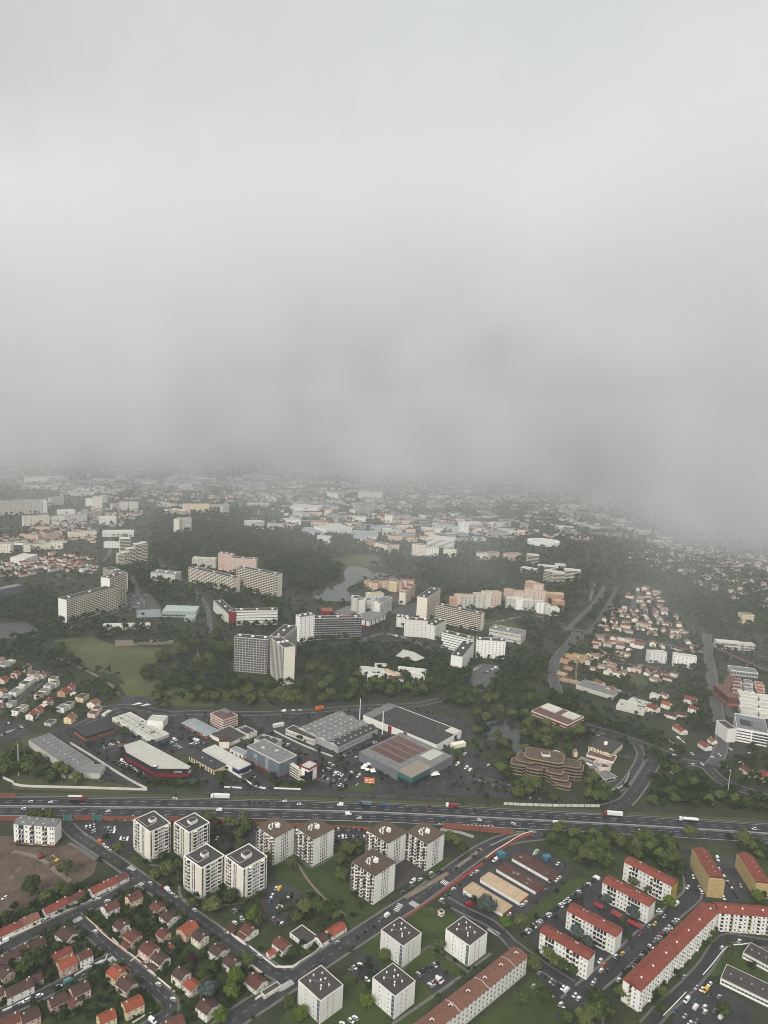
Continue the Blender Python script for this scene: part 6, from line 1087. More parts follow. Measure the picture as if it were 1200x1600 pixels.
# houses by the avenue on the right
for x, y, dx, dy, L, W, H, rc, wc in ((410, 15, 30, 12, 12, 9, 5, 'tile_old', 'wall_cream'), (462, 42, 30, -14, 11, 9, 5, 'tile_old', 'wall_yellow'), (672, 72, 30, 8, 11, 9, 5.4, 'roof_light', 'wall_white'), (725, 115, 30, 10, 10, 10, 5, 'tile_bright', 'wall_cream'), (662, 132, 30, 12, 13, 11, 6, 'tile_red', 'wall_cream'), (610, 125, 30, 12, 12, 9, 4, 'tile_brown', 'wall_cream'), (838, 92, 30, 8, 14, 12, 5, 'tile_red', 'wall_white'), (850, 135, 30, 8, 10, 9, 5, 'tile_red', 'wall_white'), (745, 165, 30, 8, 13, 9, 3.6, 'tile_dark', 'wall_cream'), (795, 162, 30, 8, 11, 9, 3.6, 'tile_dark', 'wall_rose'), (788, 232, 30, 19, 15, 9, 4, 'tile_red', 'wall_cream'), (906, 308, 30, 19, 12, 9, 4, 'tile_red', 'wall_white'), (940, 285, 30, 19, 8, 7, 3.4, 'tile_old', 'wall_cream'), (570, 95, 30, -14, 9, 8, 4, 'tile_brown', 'wall_cream'),
    (1108, 428, 30, 20, 15, 8, 4, 'tile_brown', 'wall_cream'), (1188, 450, 24, 34, 13, 10, 5, 'tile_red', 'wall_rose'), (715, 72, 30, 10, 8, 7, 4, 'tile_old', 'wall_cream')):
    zhouse('f', x, y, dx, dy, L, W, H, rc, wc, detail=1, flat=rc.startswith('roof'), group='houses beside the tree lined avenue')
for x, y, x1, y1, h, d, lb, rf in ((190, 365, 470, 450, 26, 26, 'low flat market hall with a dirty pale roof', 'the dirty roofed hall'), (490, 520, 700, 570, 26, 24, 'low white centre with roof plant', 'the low white centre'), (575, 490, 720, 535, 36, 14, 'upper storey of the low white centre', 'the upper white centre')):
    fr = slabf('S', x, y, x1, y1, h, d); r = shed(fr, lb+' beside the avenue', rf, 'roof_light' if h != 26 or x > 300 else 'roof_grey', [(0, 1, 'wall_dim')], 'building', 'building', 'wall_dim')
    for i in range(4): obj('roof_unit', box_me('roof_unit', 2, 2, 1, 'roof_grey'), r, (random.uniform(-.4, .4)*fr.L, random.uniform(-.3, .3)*fr.W, fr.H))
# the right hand suburb: rows filling the wedge between canal, avenue and wood
def fill(zone, pts, n, gap, ax, det, roofs, wls, group, L=(8, 13), flat_p=.08, jit=.12, H=(3.4, 5.6)):
    poly = np.array(gl(zone, *pts)); lo, hi = poly.min(0), poly.max(0); a = ang_of(zone, pts[0], pts[1], *ax); c, s = math.cos(a), math.sin(a); mid = (lo+hi)/2; R_ = np.linalg.norm(hi-lo)/2; k = 0; cand = []
    gx, gy = gap
    for i in range(int(-R_/gx), int(R_/gx)+1):
        for j in range(int(-R_/gy), int(R_/gy)+1):
            u, v = i*gx+random.uniform(-1, 1)*gx*.22, j*gy+random.uniform(-1, 1)*gy*.15; cand.append((mid[0]+c*u-s*v, mid[1]+s*u+c*v))
    cand = np.array(cand); ok = inpoly(cand[:, 0], cand[:, 1], poly); cand = cand[ok]; ok = clear(cand[:, 0], cand[:, 1], 5); cand = cand[ok]
    if len(cand) > n: cand = cand[np.sort(rng.choice(len(cand), n, replace=False))]
    for x, y in cand:
        rc = random.choice(roofs); fl = random.random() < flat_p
        house(x, y, a+random.choice((0, 0, 0, math.pi/2))+random.uniform(-jit, jit), round(random.uniform(*L)), random.choice((7, 8, 9)), random.choice((H[0], H[1])), 'roof_light' if fl else rc, random.choice(wls), detail=det, flat=fl, group=group)
    return len(cand)
MIXW = ['wall_cream', 'wall_rose', 'wall_white', 'wall_cream', 'wall_dim', 'wall_rose']
fill('S', (270, 110, 520, 80, 700, 190, 1020, 260, 930, 300, 780, 330, 560, 290, 380, 260, 240, 200, 320, 160), 46, (15, 18), (36, 9), 0, ['tile_pale', 'tile_brown', 'tile_pale', 'tile_pale', 'tile_old'], MIXW, 'houses of the right suburb', (9, 14))
fill('S', (330, -40, 560, -10, 780, 20, 1080, 40, 1100, 100, 800, 60, 560, 80, 320, 60), 34, (15, 20), (36, 6), 0, ['tile_pale', 'tile_brown', 'tile_old', 'tile_pale'], MIXW, 'houses of the right suburb', (10, 16))
fill('i', (440, 330, 520, 300, 560, 240, 640, 235, 720, 280, 740, 330, 790, 400, 830, 430, 880, 500, 800, 500, 700, 460, 480, 440, 390, 420), 64, (18, 23), (36, 4), 0, ['tile_pale', 'tile_pale', 'tile_brown', 'tile_pale'], MIXW, 'houses of the far suburb', (10, 18))
fill('T', (-20, 610, 200, 600, 420, 520, 700, 560, 760, 620, 700, 690, 480, 680, -20, 720), 55, (18, 21), (40, -6), 0, ['tile_red', 'tile_brown', 'tile_pale', 'tile_dark'], ['wall_rose', 'wall_cream', 'wall_white', 'wall_dim'], 'houses of the far left suburb', (10, 16))
fill('g', (-10, 580, 60, 570, 100, 600, -10, 640), 5, (14, 16), (40, -20), 0, ['tile_pale', 'tile_red'], MIXW, SB)
print('houses', len(HOUSES))
relabel(HOUSES)
# timber frames on the house building site, and its tower crane
SI = []
for i, (x, y) in enumerate(((150, 115), (200, 110), (250, 125), (290, 140), (110, 150), (180, 140), (240, 150), (90, 240), (110, 285), (180, 300), (140, 200))):
    g = G(*zp('S', x, y), 4)[:2]; a = ang_of('S', x, y, 36, 10); r = thing('house_shell', 'x', 'house shell', (*g, 0), a, 'unfinished timber house shells'); L, W, H = 12, 8, 4.0; FOOT.append([g+np.array(q) for q in ((-5, -5), (5, -5), (5, 5), (-5, 5))])
    mb = MB(); mb.box(-L/2, -W/2, 0, L/2, W/2, .5); part('floor', mb, ['concrete'], r)
    mb = MB(); mb.ring(-L/2, -W/2, L/2, W/2, .3, .5, H*(.6 if i > 6 else 1)); part('wall', mb, ['roof_tan' if i % 2 else 'wall_orange'], r)
    mb = MB()
    if i <= 6:
        for k in range(9): xx = -L/2+L*k/8; mb.tube((xx, -W/2, H), (xx, 0, H+2), .14, 0, 4); mb.tube((xx, 0, H+2), (xx, W/2, H), .14, 0, 4)
        for t in (.3, .6): mb.tube((-L/2, -W/2*(1-t), H+2*t), (L/2, -W/2*(1-t), H+2*t), .1, 0, 4)
    else:
        for k in range(6): xx = -L/2+L*k/5; mb.tube((xx, -W/2-.6, 0), (xx, -W/2-.6, 6), .1, 0, 4); mb.tube((xx, W/2+.6, 0), (xx, W/2+.6, 6), .1, 0, 4)
        for z in (2, 4, 6): mb.tube((-L/2, -W/2-.6, z), (L/2, -W/2-.6, z), .1, 0, 4)
    part('timber_frame' if i <= 6 else 'scaffold', mb, ['scaffold'], r); SI.append((r, 'unfinished house shell with bare timber', *g))
relabel(SI)
c = G(*zp('S', 188, 298))[:2]; r = thing('tower_crane', 'yellowish tower crane on the house building site', 'crane', (*c, 0), .4); LAND.append(('the tower crane', *c))
def lattice(mb, a, b, w_, n):
    a, b = Vector(a), Vector(b); d = (b-a).normalized(); u = d.orthogonal().normalized()*w_; v = d.cross(u).normalized()*w_; cs = [u+v, u-v, -u-v, -u+v]
    for q in cs: mb.tube(a+q, b+q, .14, 0, 4)
    for i in range(n):
        p, q = a+(b-a)*i/n, a+(b-a)*(i+1)/n
        for k in range(4): mb.tube(p+cs[k], q+cs[(k+1) % 4], .09, 0, 3)
mb = MB(); lattice(mb, (0, 0, 0), (0, 0, 32), .8, 14); part('mast', mb, ['scaffold'], r); mb = MB(); lattice(mb, (-10, 0, 33), (34, 0, 33), .5, 22); part('jib', mb, ['scaffold'], r); mb = MB(); mb.box(-10, -1, 31.2, -7, 1, 32.4); part('counterweight', mb, ['concrete'], r); mb = MB(); mb.box(-.9, -2, 31, .9, -.8, 33); part('cab', mb, ['wall_white'], r)

# ------------------------------------------------------------------ walls, fences, poles, signs
def wall_line(name, label, cat, m, h, t, pts, zone='a', top=None, piers=None, group=None):
    p = smooth([G(*zp(zone, *q)) for q in pts], 5); c = np.mean(p, axis=0); p = [q-c for q in p]; o = thing(name, label, cat, (*c, 0), 0, group)
    step = max(1, int(len(p)/40)) if piers else len(p)
    if piers:
        for i in range(0, len(p)-1, step):
            mb = MB(); ribbon(mb, p[i:i+step+1], -t/2, t/2, h, 0); part('panel', mb, [m], o)
            mb = MB(); mb.box(-t*.7, -t*.7, 0, t*.7, t*.7, h+.2); part('post', mb, [piers], o, loc=(*p[i], 0), rz=math.atan2(*(p[i+1]-p[i])[::-1]))
    else: mb = MB(); ribbon(mb, p, -t/2, t/2, h, 0); part('wall', mb, [m], o)
    if top: mb = MB(); ribbon(mb, p, -t*.75, t*.75, h+.12, h); part('coping', mb, [top], o)
    return o
GW = 'pale garden walls along the small streets'
wall_line('noise_wall', 'long red brown noise wall behind the white block, left stretch', 'noise wall', 'noise_wall', 4.2, .4, [(-60, 158), (0, 157), (100, 156)], piers='brick', group='red brown noise walls')
wall_line('noise_wall', 'red brown noise wall between the two green gates', 'noise wall', 'noise_wall', 4.2, .4, [(335, 154), (440, 155)], piers='brick', group='red brown noise walls')
wall_line('noise_wall', 'red brown noise wall ending behind the corner white tower', 'noise wall', 'noise_wall', 4.2, .4, [(478, 156), (600, 157), (750, 158)], piers='brick', group='red brown noise walls')
wall_line('noise_wall', 'red brown noise wall behind the second white tower', 'noise wall', 'noise_wall', 4.2, .4, [(775, 158), (900, 162), (1030, 168), (1200, 176)], piers='brick', group='red brown noise walls')
wall_line('noise_wall', 'dull noise wall behind the brown roofed towers', 'noise wall', 'brick', 2.4, .4, [(0, 172), (200, 180), (420, 190), (560, 198), (760, 208)], 'b', piers='noise_wall', group='red brown noise walls')
wall_line('noise_wall', 'bright orange red noise wall at the slip road', 'noise wall', 'noise_wall', 4.6, .5, [(60, 118), (200, 130), (330, 143), (470, 156), (612, 172)], 'F', piers='brick', group='red brown noise walls')
wall_line('noise_wall', 'short red wall on the far side of the motorway', 'noise wall', 'noise_wall', 3.4, .4, [(-60, 46), (78, 46)], 'a', piers='brick', group='red brown noise walls')
wall_line('parapet_wall', 'brick parapet along the curving slip road', 'wall', 'brick', 3.2, .5, [(392, 380), (470, 320), (560, 265), (620, 225), (690, 190), (760, 170)], 'F', top='wall_rose')
wall_line('parapet_wall', 'pale parapet on the inner edge of the slip road', 'wall', 'concrete', 1.2, .5, [(430, 262), (480, 240), (560, 200), (640, 175), (720, 160), (790, 155)], 'F')
for x, nm in ((318, 'beside the white block'), (456, 'in the middle of the car park wall'), (762, 'behind the white towers')):
    g = G(*zp('a', x, 158))[:2]; o = thing('gate', 'green gate in the noise wall '+nm, 'gate', (*g, 0), .0, 'green gates of the noise wall'); mb = MB(); mb.box(-3.2, -.2, 0, 3.2, .2, 5.2); part('leaf', mb, ['turquoise'], o)
    for s_ in (-3.4, 3.4): mb = MB(); mb.box(s_-.25, -.4, 0, s_+.25, .4, 5.8); part('post', mb, ['metal'], o)
wall_line('boundary_wall', 'pale boundary wall slanting across the business estate', 'wall', 'wall_dim', 2.2, .4, [(330, 308), (440, 375), (560, 452), (640, 498), (690, 522)], 'd', top='wall_dim')
wall_line('boundary_wall', 'pale boundary wall along the service road', 'wall', 'wall_dim', 2.0, .4, [(15, 470), (60, 490), (100, 508), (400, 517), (690, 526)], 'd', top='wall_dim')
wall_line('boundary_wall', 'low white wall at the gate of the white roofed hall', 'wall', 'wall_white', 1.4, .4, [(400, 678), (540, 685)], 'M'); wall_line('boundary_wall', 'low white wall at the foot of the red portal office', 'wall', 'wall_white', 1.4, .4, [(790, 688), (1000, 695)], 'M'); wall_line('boundary_wall', 'white ramp wall beside the white roofed hall', 'wall', 'wall_white', 1.6, .5, [(470, 570), (560, 620), (640, 670), (725, 690)], 'M')
wall_line('boundary_wall', 'long pale wall past the grey factory', 'wall', 'wall_dim', 1.6, .4, [(790, 240), (950, 320), (1100, 385), (1250, 440)], 'M')
wall_line('mural_wall', 'painted wall on the motorway edge below the terraced office', 'wall', 'wall_dim', 2.4, .4, [(-40, 592), (100, 598), (250, 601), (410, 603)], 'f', piers='turquoise')
wall_line('boundary_wall', 'curved pale retaining wall of the ringed building', 'wall', 'wall_dim', 1.8, .5, [(470, 527), (520, 505), (550, 450)], 'f')
for lb, pts, z, m, h in (('white garden wall of the middle terrace', [(600, 635), (800, 545), (1080, 425)], 'A', 'wall_white', 1.1), ('cream garden wall of the orange roofed house', [(10, 905), (255, 800), (480, 700)], 'A', 'wall_cream', 1.2), ('pink garden wall of the far terrace', [(1080, 400), (1200, 345), (1340, 290)], 'A', 'wall_pink', 1.3), ('white curved corner wall at the curving street', [(960, 605), (1010, 565), (1085, 540)], 'A', 'wall_white', 1.2), ('yellowish hedge wall along the curving street', [(1010, 630), (1100, 710), (1200, 790)], 'A', 'wall_yellow', .8), ('pale wall along the curving street upper part', [(190, 800), (270, 880), (370, 975)], 'B', 'wall_cream', 1.1), ('rose wall along the curving street', [(0, -150), (200, 20), (400, 160), (560, 290)], 'D', 'wall_rose', 1.1), ('pale wall along the curving street lower part', [(560, 290), (760, 470), (930, 610)], 'D', 'wall_cream', 1.1), ('white curved wall at the side street mouth', [(-150, 330), (0, 275), (110, 230), (130, 165)], 'D', 'wall_white', 1.1), ('cream wall of the orange red house', [(425, 970), (570, 880)], 'D', 'wall_cream', 1.0), ('curved low wall at the bend', [(620, 865), (720, 800), (750, 755)], 'D', 'wall_cream', .9),
    ('white wall along the side street', [(30, 830), (160, 770), (360, 670)], 'C', 'wall_white', 1.1), ('long white wall of the white house', [(870, 420), (1000, 340), (1200, 240)], 'C', 'wall_white', 1.3), ('white farmhouse wall along the lane', [(50, 400), (150, 480), (260, 565)], 'J', 'wall_white', 1.3), ('white farmhouse corner wall', [(262, 560), (390, 560), (440, 520)], 'J', 'wall_white', 1.5), ('wall of the farm yard at the wide street', [(390, 555), (490, 490), (560, 445), (620, 385)], 'J', 'wall_dim', 1.3), ('cream roadside wall of the last house', [(730, 335), (770, 305), (940, 440)], 'E', 'wall_cream', 2.0), ('broad cream wall at the street corner', [(815, 700), (940, 610), (1065, 520)], 'E', 'wall_cream', 1.6), ('white wall beside the red roofed garage', [(285, 655), (390, 745), (480, 805)], 'Z', 'wall_white', 1.2), ('pale wall of the plot beside the terraces', [(400, 1075), (500, 1000), (610, 930)], 'B', 'wall_dim', 1.0)):
    wall_line('garden_wall', lb, 'garden wall', m, h, .35, pts, z, group=GW)
wall_line('kerb_wall', 'low white kerb wall beside the low school', 'wall', 'wall_white', .5, .4, [(690, 1120), (760, 1040), (880, 900), (1000, 880), (1050, 870)], 'I'); wall_line('kerb_wall', 'white railing along the school lane', 'wall', 'wall_white', .8, .3, [(380, 1440), (460, 1360), (560, 1255)], 'I')
# poles
def lamp(x, y, z, h, label, arm=1.6, group='lamp posts along the motorway'):
    g = G(*zp(z, x, y))[:2]; o = thing('lamp_post', label, 'lamp post', (*g, 0), random.uniform(0, 6), group); mb = MB(); mb.cyl(0, 0, 0, h, .14, .09, 6); part('pole', mb, ['metal'], o); mb = MB(); mb.tube((0, 0, h), (arm, 0, h+.3), .07); part('arm', mb, ['metal'], o); mb = MB(); mb.box(arm-.3, -.15, h+.2, arm+.5, .15, h+.38, bottom=True); part('lamp', mb, ['paint_white'], o); return (o, 'slim grey lamp post', *g)
LP = [lamp(x, y, z, 10, 'x') for x, y, z in ((720, 522, 'e'), (800, 540, 'e'), (877, 542, 'e'), (1190, 545, 'e'), (1100, 550, 'e'), (40, 545, 'f'), (112, 550, 'f'), (460, 615, 'f'), (680, 640, 'f'), (290, 500, 'd'), (475, 500, 'd'), (650, 195, 'd'), (700, 200, 'd'), (105, 250, 'f'), (650, 545, 'M'), (490, 200, 'f'), (1000, 460, 'f'), (395, 285, 'a'), (590, 215, 'b'), (1000, 100, 'F'), (665, 115, 'F'), (1130, 440, 'M'))]
relabel(LP)
def mast(x, y, z, h, label, name='mast', cat='mast', r0=.5, head=True, m='wall_dim'):
    g = G(*zp(z, x, y))[:2]; o = thing(name, label, cat, (*g, 0)); mb = MB(); mb.cyl(0, 0, 0, h, r0, r0*.6, 8); part('pole', mb, [m], o)
    if head: mb = MB(); mb.cyl(0, 0, h-.2, h+.5, r0*2.2, r0*2.2, 10); part('head', mb, [m], o)
    return o
mast(1008, 557, 'f', 27, 'tall lighting mast with a ring head in the wood right of the slip road', r0=.32); mast(88, 455, 'd', 31, 'pale telecom mast beside the ribbed shed', r0=.7, head=False, m='roof_green')
mast(485, 207, 'e', 28, 'slim white chimney stack behind the huge white warehouse', 'chimney_stack', 'chimney', .6, False, 'wall_white'); mast(592, 262, 'e', 26, 'second white chimney stack in front of the huge white warehouse', 'chimney_stack', 'chimney', .7, False, 'wall_white'); mast(40, 92, 'b', 18, 'grey gantry pole at the motorway edge', r0=.3, head=False, m='metal')
for i in range(5):
    pass
g = G(*zp('N', 268, 440))[:2]; o = thing('billboard', 'orange billboard on posts at the estate entrance', 'billboard', (*g, 0), -.1); mb = MB(); mb.box(-5, -.3, 2.0, 5, .3, 7.5, bottom=True); part('panel', mb, ['car_orange'], o)
mb = MB(); mb.box(-3.8, -.36, 4.4, -1.2, -.31, 6.4); mb.box(-.6, -.36, 5.6, 3.8, -.31, 6.4); mb.box(-.6, -.36, 4.4, 3.0, -.31, 5.1); mb.box(-3.8, -.36, 2.7, 4.2, -.31, 3.5); part('print', mb, ['wall_rose'], o)
for s_ in (-4, 0, 4): mb = MB(); mb.box(s_-.2, -.2, 0, s_+.2, .2, 2); part('post', mb, ['metal'], o)
AW = []
for x, y, l in ((530, 545, 7), (668, 615, 8), (810, 690, 10)):
    g = G(*zp('H', x, y))[:2]; o = thing('awning', 'x', 'awning', (*g, 0), ang_of('H', x, y, 36, 20), 'red awnings in the garden'); mb = MB(); mb.quad((-l/2, -2.5, 2.6), (l/2, -2.5, 2.6), (l/2, 0, 3.6), (-l/2, 0, 3.6)); mb.quad((-l/2, 0, 3.6), (l/2, 0, 3.6), (l/2, 2.5, 2.6), (-l/2, 2.5, 2.6)); mb.quad((-l/2, -2.5, 2.3), (l/2, -2.5, 2.3), (l/2, -2.5, 2.6), (-l/2, -2.5, 2.6)); part('canvas', mb, ['car_red'], o); FOOT.append([g+np.array(q) for q in ((-4, -4), (4, -4), (4, 4), (-4, 4))])
    for q in ((-l/2, -2.4), (l/2, -2.4), (-l/2, 2.4), (l/2, 2.4)): mb = MB(); mb.cyl(*q, 0, 2.5, .08); part('post', mb, ['metal'], o)
    AW.append((o, 'bright red awning between the red roofed blocks', *g))
relabel(AW)
TN = []
for x, y, w_, l, zn in ((235, 262, 5, 6, 'N'), (215, 285, 5, 5, 'N'), (270, 245, 5, 6, 'N'), (310, 250, 5, 5, 'N'), (350, 262, 5, 5, 'N'), (250, 300, 4, 5, 'N'), (300, 310, 5, 7, 'N'), (440, 285, 5, 7, 'N'), (850, 335, 9, 8, 'N'), (590, 12, 4, 6, 'e')):
    g = G(*zp(zn, x, y+18))[:2]; o = thing('marquee', 'x', 'marquee', (*g, 0), random.uniform(-.5, .5), 'white marquees in front of the store'); a_, b_ = w_/2, l/2; mb = MB()
    for p, q in (((-a_, -b_), (a_, -b_)), ((a_, -b_), (a_, b_)), ((a_, b_), (-a_, b_)), ((-a_, b_), (-a_, -b_))): mb.poly([(*p, 2.4), (*q, 2.4), (0, 0, 4.0)])
    part('canvas', mb, ['wall_white'], o); FOOT.append([g+np.array(q) for q in ((-3, -3), (3, -3), (3, 3), (-3, 3))])
    for q in ((-a_, -b_), (a_, -b_), (a_, b_), (-a_, b_)): mb = MB(); mb.cyl(*q, 0, 2.4, .08); part('post', mb, ['metal'], o)
    TN.append((o, 'white pointed marquee', *g))
relabel(TN)
for z, x, y, m, lb, s_ in (('F', 512, 345, 'container_blue', 'blue cube container beside the slip road', (6, 5, 4.2)), ('F', 870, 360, 'container_blue', 'blue container heap at the edge of the garages wood', (6, 4, 3)), ('e', 297, 145, 'car_orange', 'orange container beside the estate road', (10, 3, 3.4)), ('e', 105, 225, 'wall_dim', 'white site cabin beside the factory', (12, 4, 3.4)), ('N', 1060, 95, 'wall_cream', 'cream sheeted stack behind the huge warehouse', (16, 6, 4.4)), ('F', 685, 840, 'turquoise', 'green skip in the garage yard', (6, 2.5, 1.6)), ('F', 270, 725, 'clad_red', 'red sheeted container beside the big conifer', (7, 3, 3)), ('N', 1012, 240, 'car_red', 'red kiosk by the glass fronted store', (3, 3, 5))):
    g = G(*zp(z, x, y))[:2]; o = thing('container', lb, 'container', (*g, 0), ang_of(z, x, y, 40, -8)); a_, b_, h_ = s_; FOOT.append([g+np.array(q) for q in ((-4, -3), (4, -3), (4, 3), (-4, 3))])
    mb = MB(); mb.box(-a_/2, -b_/2, .15, a_/2, b_/2, h_); part('body', mb, [m], o); mb = MB()
    for i in range(8): xx = -a_/2+a_*(i+.5)/8; mb.box(xx-.1, -b_/2-.08, .2, xx+.1, -b_/2-.005, h_-.1); mb.box(xx-.1, b_/2+.005, .2, xx+.1, b_/2+.08, h_-.1)
    part('rib', mb, [m], o)
SP = []
for x, y in ((195, 330), (150, 370), (90, 385), (255, 345), (60, 420), (230, 370), (175, 310)):
    g = G(*zp('a', x, y))[:2]; o = thing('earth_heap', 'x', 'earth heap', (*g, 0), 0, 'heaps of earth on the plot'); mb = MB(); n = 9; R_ = random.uniform(2, 4); top = [(random.uniform(-.5, .5), random.uniform(-.5, .5), R_*.45)]
    rg = [(R_*random.uniform(.8, 1.2)*math.cos(6.283*i/n), R_*random.uniform(.8, 1.2)*math.sin(6.283*i/n), 0) for i in range(n)]; md = [(p[0]*.55+.2, p[1]*.55, R_*random.uniform(.25, .4)) for p in rg]
    for i in range(n): j = (i+1) % n; mb.quad(rg[i], rg[j], md[j], md[i]); mb.poly([md[i], md[j], top[0]])
    part('heap', mb, ['soil'], o); SP.append((o, 'low brown earth heap', *g))
relabel(SP)

# diggers on the building plot
for x, y, m, lb in ((195, 330, 'car_red', 'red digger on the building plot'), (262, 348, 'car_yellow', 'yellow digger beside the dark tree on the plot')):
    g = G(*zp('a', x, y))[:2]; o = thing('digger', lb, 'digger', (*g, 0), random.uniform(0, 3)); 
    for s_ in (-1.2, 1.2): mb = MB(); mb.prism([(-2, s_-.3), (2, s_-.3), (2.3, s_), (2, s_+.3), (-2, s_+.3), (-2.3, s_)], 0, .9); part('track', mb, ['tyre'], o)
    mb = MB(); mb.prism([(-2.4, -1.4), (1.2, -1.4), (1.6, -1.0), (1.6, 1.0), (1.2, 1.4), (-2.4, 1.4)], 1.0, 2.0); part('body', mb, [m], o)
    mb = MB(); mb.box(.1, .2, 2.0, 1.5, 1.3, 3.1); part('cab', mb, ['glass'], o)
    mb = MB(); mb.tube((1.2, -.4, 1.8), (3.6, -.4, 4.2), .3, 0, 4); mb.tube((3.6, -.4, 4.2), (5.6, -.4, 2.4), .22, 0, 4); a_ = part('arm', mb, [m], o); mb = MB(); mb.box(5.1, -1.0, 1.2, 6.0, .2, 2.4, bottom=True); part('bucket', mb, ['metal'], a_)
# ------------------------------------------------------------------ vehicles
def car_me(kind, col):
    def f():
        L, W, H = {'car': (4.2, 1.78, 1.48), 'small': (3.7, 1.66, 1.5), 'van': (5.4, 2.0, 2.3)}[kind]; l, w_ = L/2, W/2; b = MB(); g = MB()
        zb = .75*H/1.5 if kind != 'van' else 1.2
        prof = [(-l, .3), (-l, zb*.95), (-l+.1, zb), (l-.9, zb), (l-.12, zb*.78), (l, zb*.62), (l, .3)]
        n = len(prof); b.v += [(x, -w_, z) for x, z in prof]+[(x, w_, z) for x, z in prof]
        b.f += [tuple(range(n)), tuple(range(2*n-1, n-1, -1))]; b.m += [0, 0]
        for i in range(n-1): b.f.append((i, n+i, n+i+1, i+1)); b.m.append(0)
        x0, x1, y0, y1 = (-l+.1, l-1.15, -l+.45, l-1.75) if kind != 'van' else (-l+.02, l-.85, -l+.08, l-1.5); ti = .16 if kind != 'van' else .08
        lo = [(x0, -w_+.04), (x1, -w_+.04), (x1, w_-.04), (x0, w_-.04)]; hi = [(y0, -w_+ti+.04), (y1, -w_+ti+.04), (y1, w_-ti-.04), (y0, w_-ti-.04)]
        b.poly([(*p, H) for p in hi], 0)
        for i in range(4):
            j = (i+1) % 4; A, B, C, D = (*lo[i], zb), (*lo[j], zb), (*hi[j], H), (*hi[i], H)
            if kind == 'van' and i in (0, 2, 3): b.quad(A, B, C, D, 0)
            else: g.quad(A, B, C, D, 0)
        for sx in (-1, 1): b.box(sx*l-.02*sx-.03, -w_*.8, .55, sx*l+.02, w_*.8, .66, 1)
        b.f = b.f; return b.mesh('body', [col, 'paint_white' if col != 'car_white' else 'car_silver']), (g.mesh('windows', ['glass']))
    return cached(('car', kind, col), f)
def wheel_me():
    def f():
        m = MB(); m.tube((0, -.12, 0), (0, .12, 0), .31, 0, 10); m.poly([(.31*math.cos(.628*i), -.12, .31*math.sin(.628*i)) for i in range(10)]); m.poly([(.31*math.cos(-.628*i), .12, .31*math.sin(-.628*i)) for i in range(10)]); return m.mesh('wheel', ['tyre'])
    return cached('wheel', f)
CARS, SPEC = [], []
CN = {'car_white': 'white', 'car_black': 'black', 'car_grey': 'dark grey', 'car_silver': 'silver', 'car_red': 'red', 'car_blue': 'blue', 'car_orange': 'orange', 'car_yellow': 'yellow', 'car_teal': 'teal', 'car_green': 'pale green'}
CC = {'w': 'car_white', 'k': 'car_black', 'g': 'car_grey', 's': 'car_silver', 'r': 'car_red', 'b': 'car_blue', 'o': 'car_orange', 'y': 'car_yellow', 't': 'car_teal', 'e': 'car_green'}
def car(x, y, a, c='w', kind='car', group='parked cars', z=.07, word='parked'): SPEC.append((x, y, a, c, kind, group, z, word))
def make_car(x, y, a, c, kind, group, z, word):
    col = CC[c]; o = thing('parked_'+('van' if kind == 'van' else 'car') if word == 'parked' else ('van' if kind == 'van' else 'car'), 'x', 'van' if kind == 'van' else 'car', (x, y, z), a, group)
    b, g = car_me(kind, col); obj('body', b, o); obj('windows', g, o)
    if math.hypot(x, y) < 540:
        L = {'car': 1.3, 'small': 1.1, 'van': 1.7}[kind]
        for sx in (-1, 1):
            for sy in (-1, 1): obj('wheel', wheel_me(), o, (sx*L, sy*.78, .31))
    CARS.append((o, f"{CN[col]} {'van' if kind == 'van' else 'hatchback' if kind == 'small' else 'car'} {word}", x, y))
def cars(z, txt, ang=None, group='parked cars', word='parked', dx=40, dy=0):
    """'x,y,colour[v]; ...' with one heading"""
    for t in txt.split(';'):
        x, y, c = t.strip().split(','); p = zp(z, float(x), float(y)); g = G(*p)[:2]; k = 'van' if c.endswith('v') else 'small' if c.endswith('s') else 'car'
        a = ang_of(z, float(x), float(y), dx, dy)+random.choice((0, math.pi))+random.uniform(-.06, .06); car(g[0], g[1], a, c[0], k, group, word=word)
def row(z, x0, y0, x1, y1, n, mode='p', cols='wwkgkswgkb', skip=.0, group='parked cars'):
    a, b = G(*zp(z, x0, y0))[:2], G(*zp(z, x1, y1))[:2]; d = math.atan2(*(b-a)[::-1])+(math.pi/2 if mode == 'p' else 0)
    for i in range(n):
        if random.random() < skip: continue
        q = a+(b-a)*(i+.5)/n; c = random.choice(cols); car(q[0], q[1], d+random.choice((0, math.pi))+random.uniform(-.05, .05), c, random.choice(('car', 'car', 'small', 'van' if c == 'w' and random.random() < .25 else 'car')), group)
MG = 'cars driving on the motorway'
cars('a', '145,70,w; 237,73,w; 113,103,w; 198,110,s; 397,107,g; 508,115,w; 820,55,w; 770,68,k; 1165,65,g; 1027,110,wv', group=MG, word='driving on the motorway', dx=40, dy=1)
cars('b', '195,68,w; 262,82,w; 455,85,wv; 658,88,bv; 780,95,r; 870,92,r; 1085,108,k; 493,128,wv; 545,147,w; 938,150,b; 1107,157,w; 110,68,g; 75,75,k', group=MG, word='driving on the motorway', dx=40, dy=2)
cars('c', '253,162,wv; 627,197,w; 62,165,w; 215,132,k; 775,203,b; 928,212,k; 1138,188,w; 1128,228,w; 528,146,k', group=MG, word='driving on the motorway', dx=40, dy=4)
cars('a', '705,452,w; 760,470,r; 782,480,wv; 798,495,w; 820,512,s; 838,525,g; 912,578,w; 470,262,ov; 490,276,w; 503,288,w; 520,300,w; 505,278,r; 447,680,w; 743,927,w; 812,997,w; 715,1100,wv; 680,830,s', dx=36, dy=26)
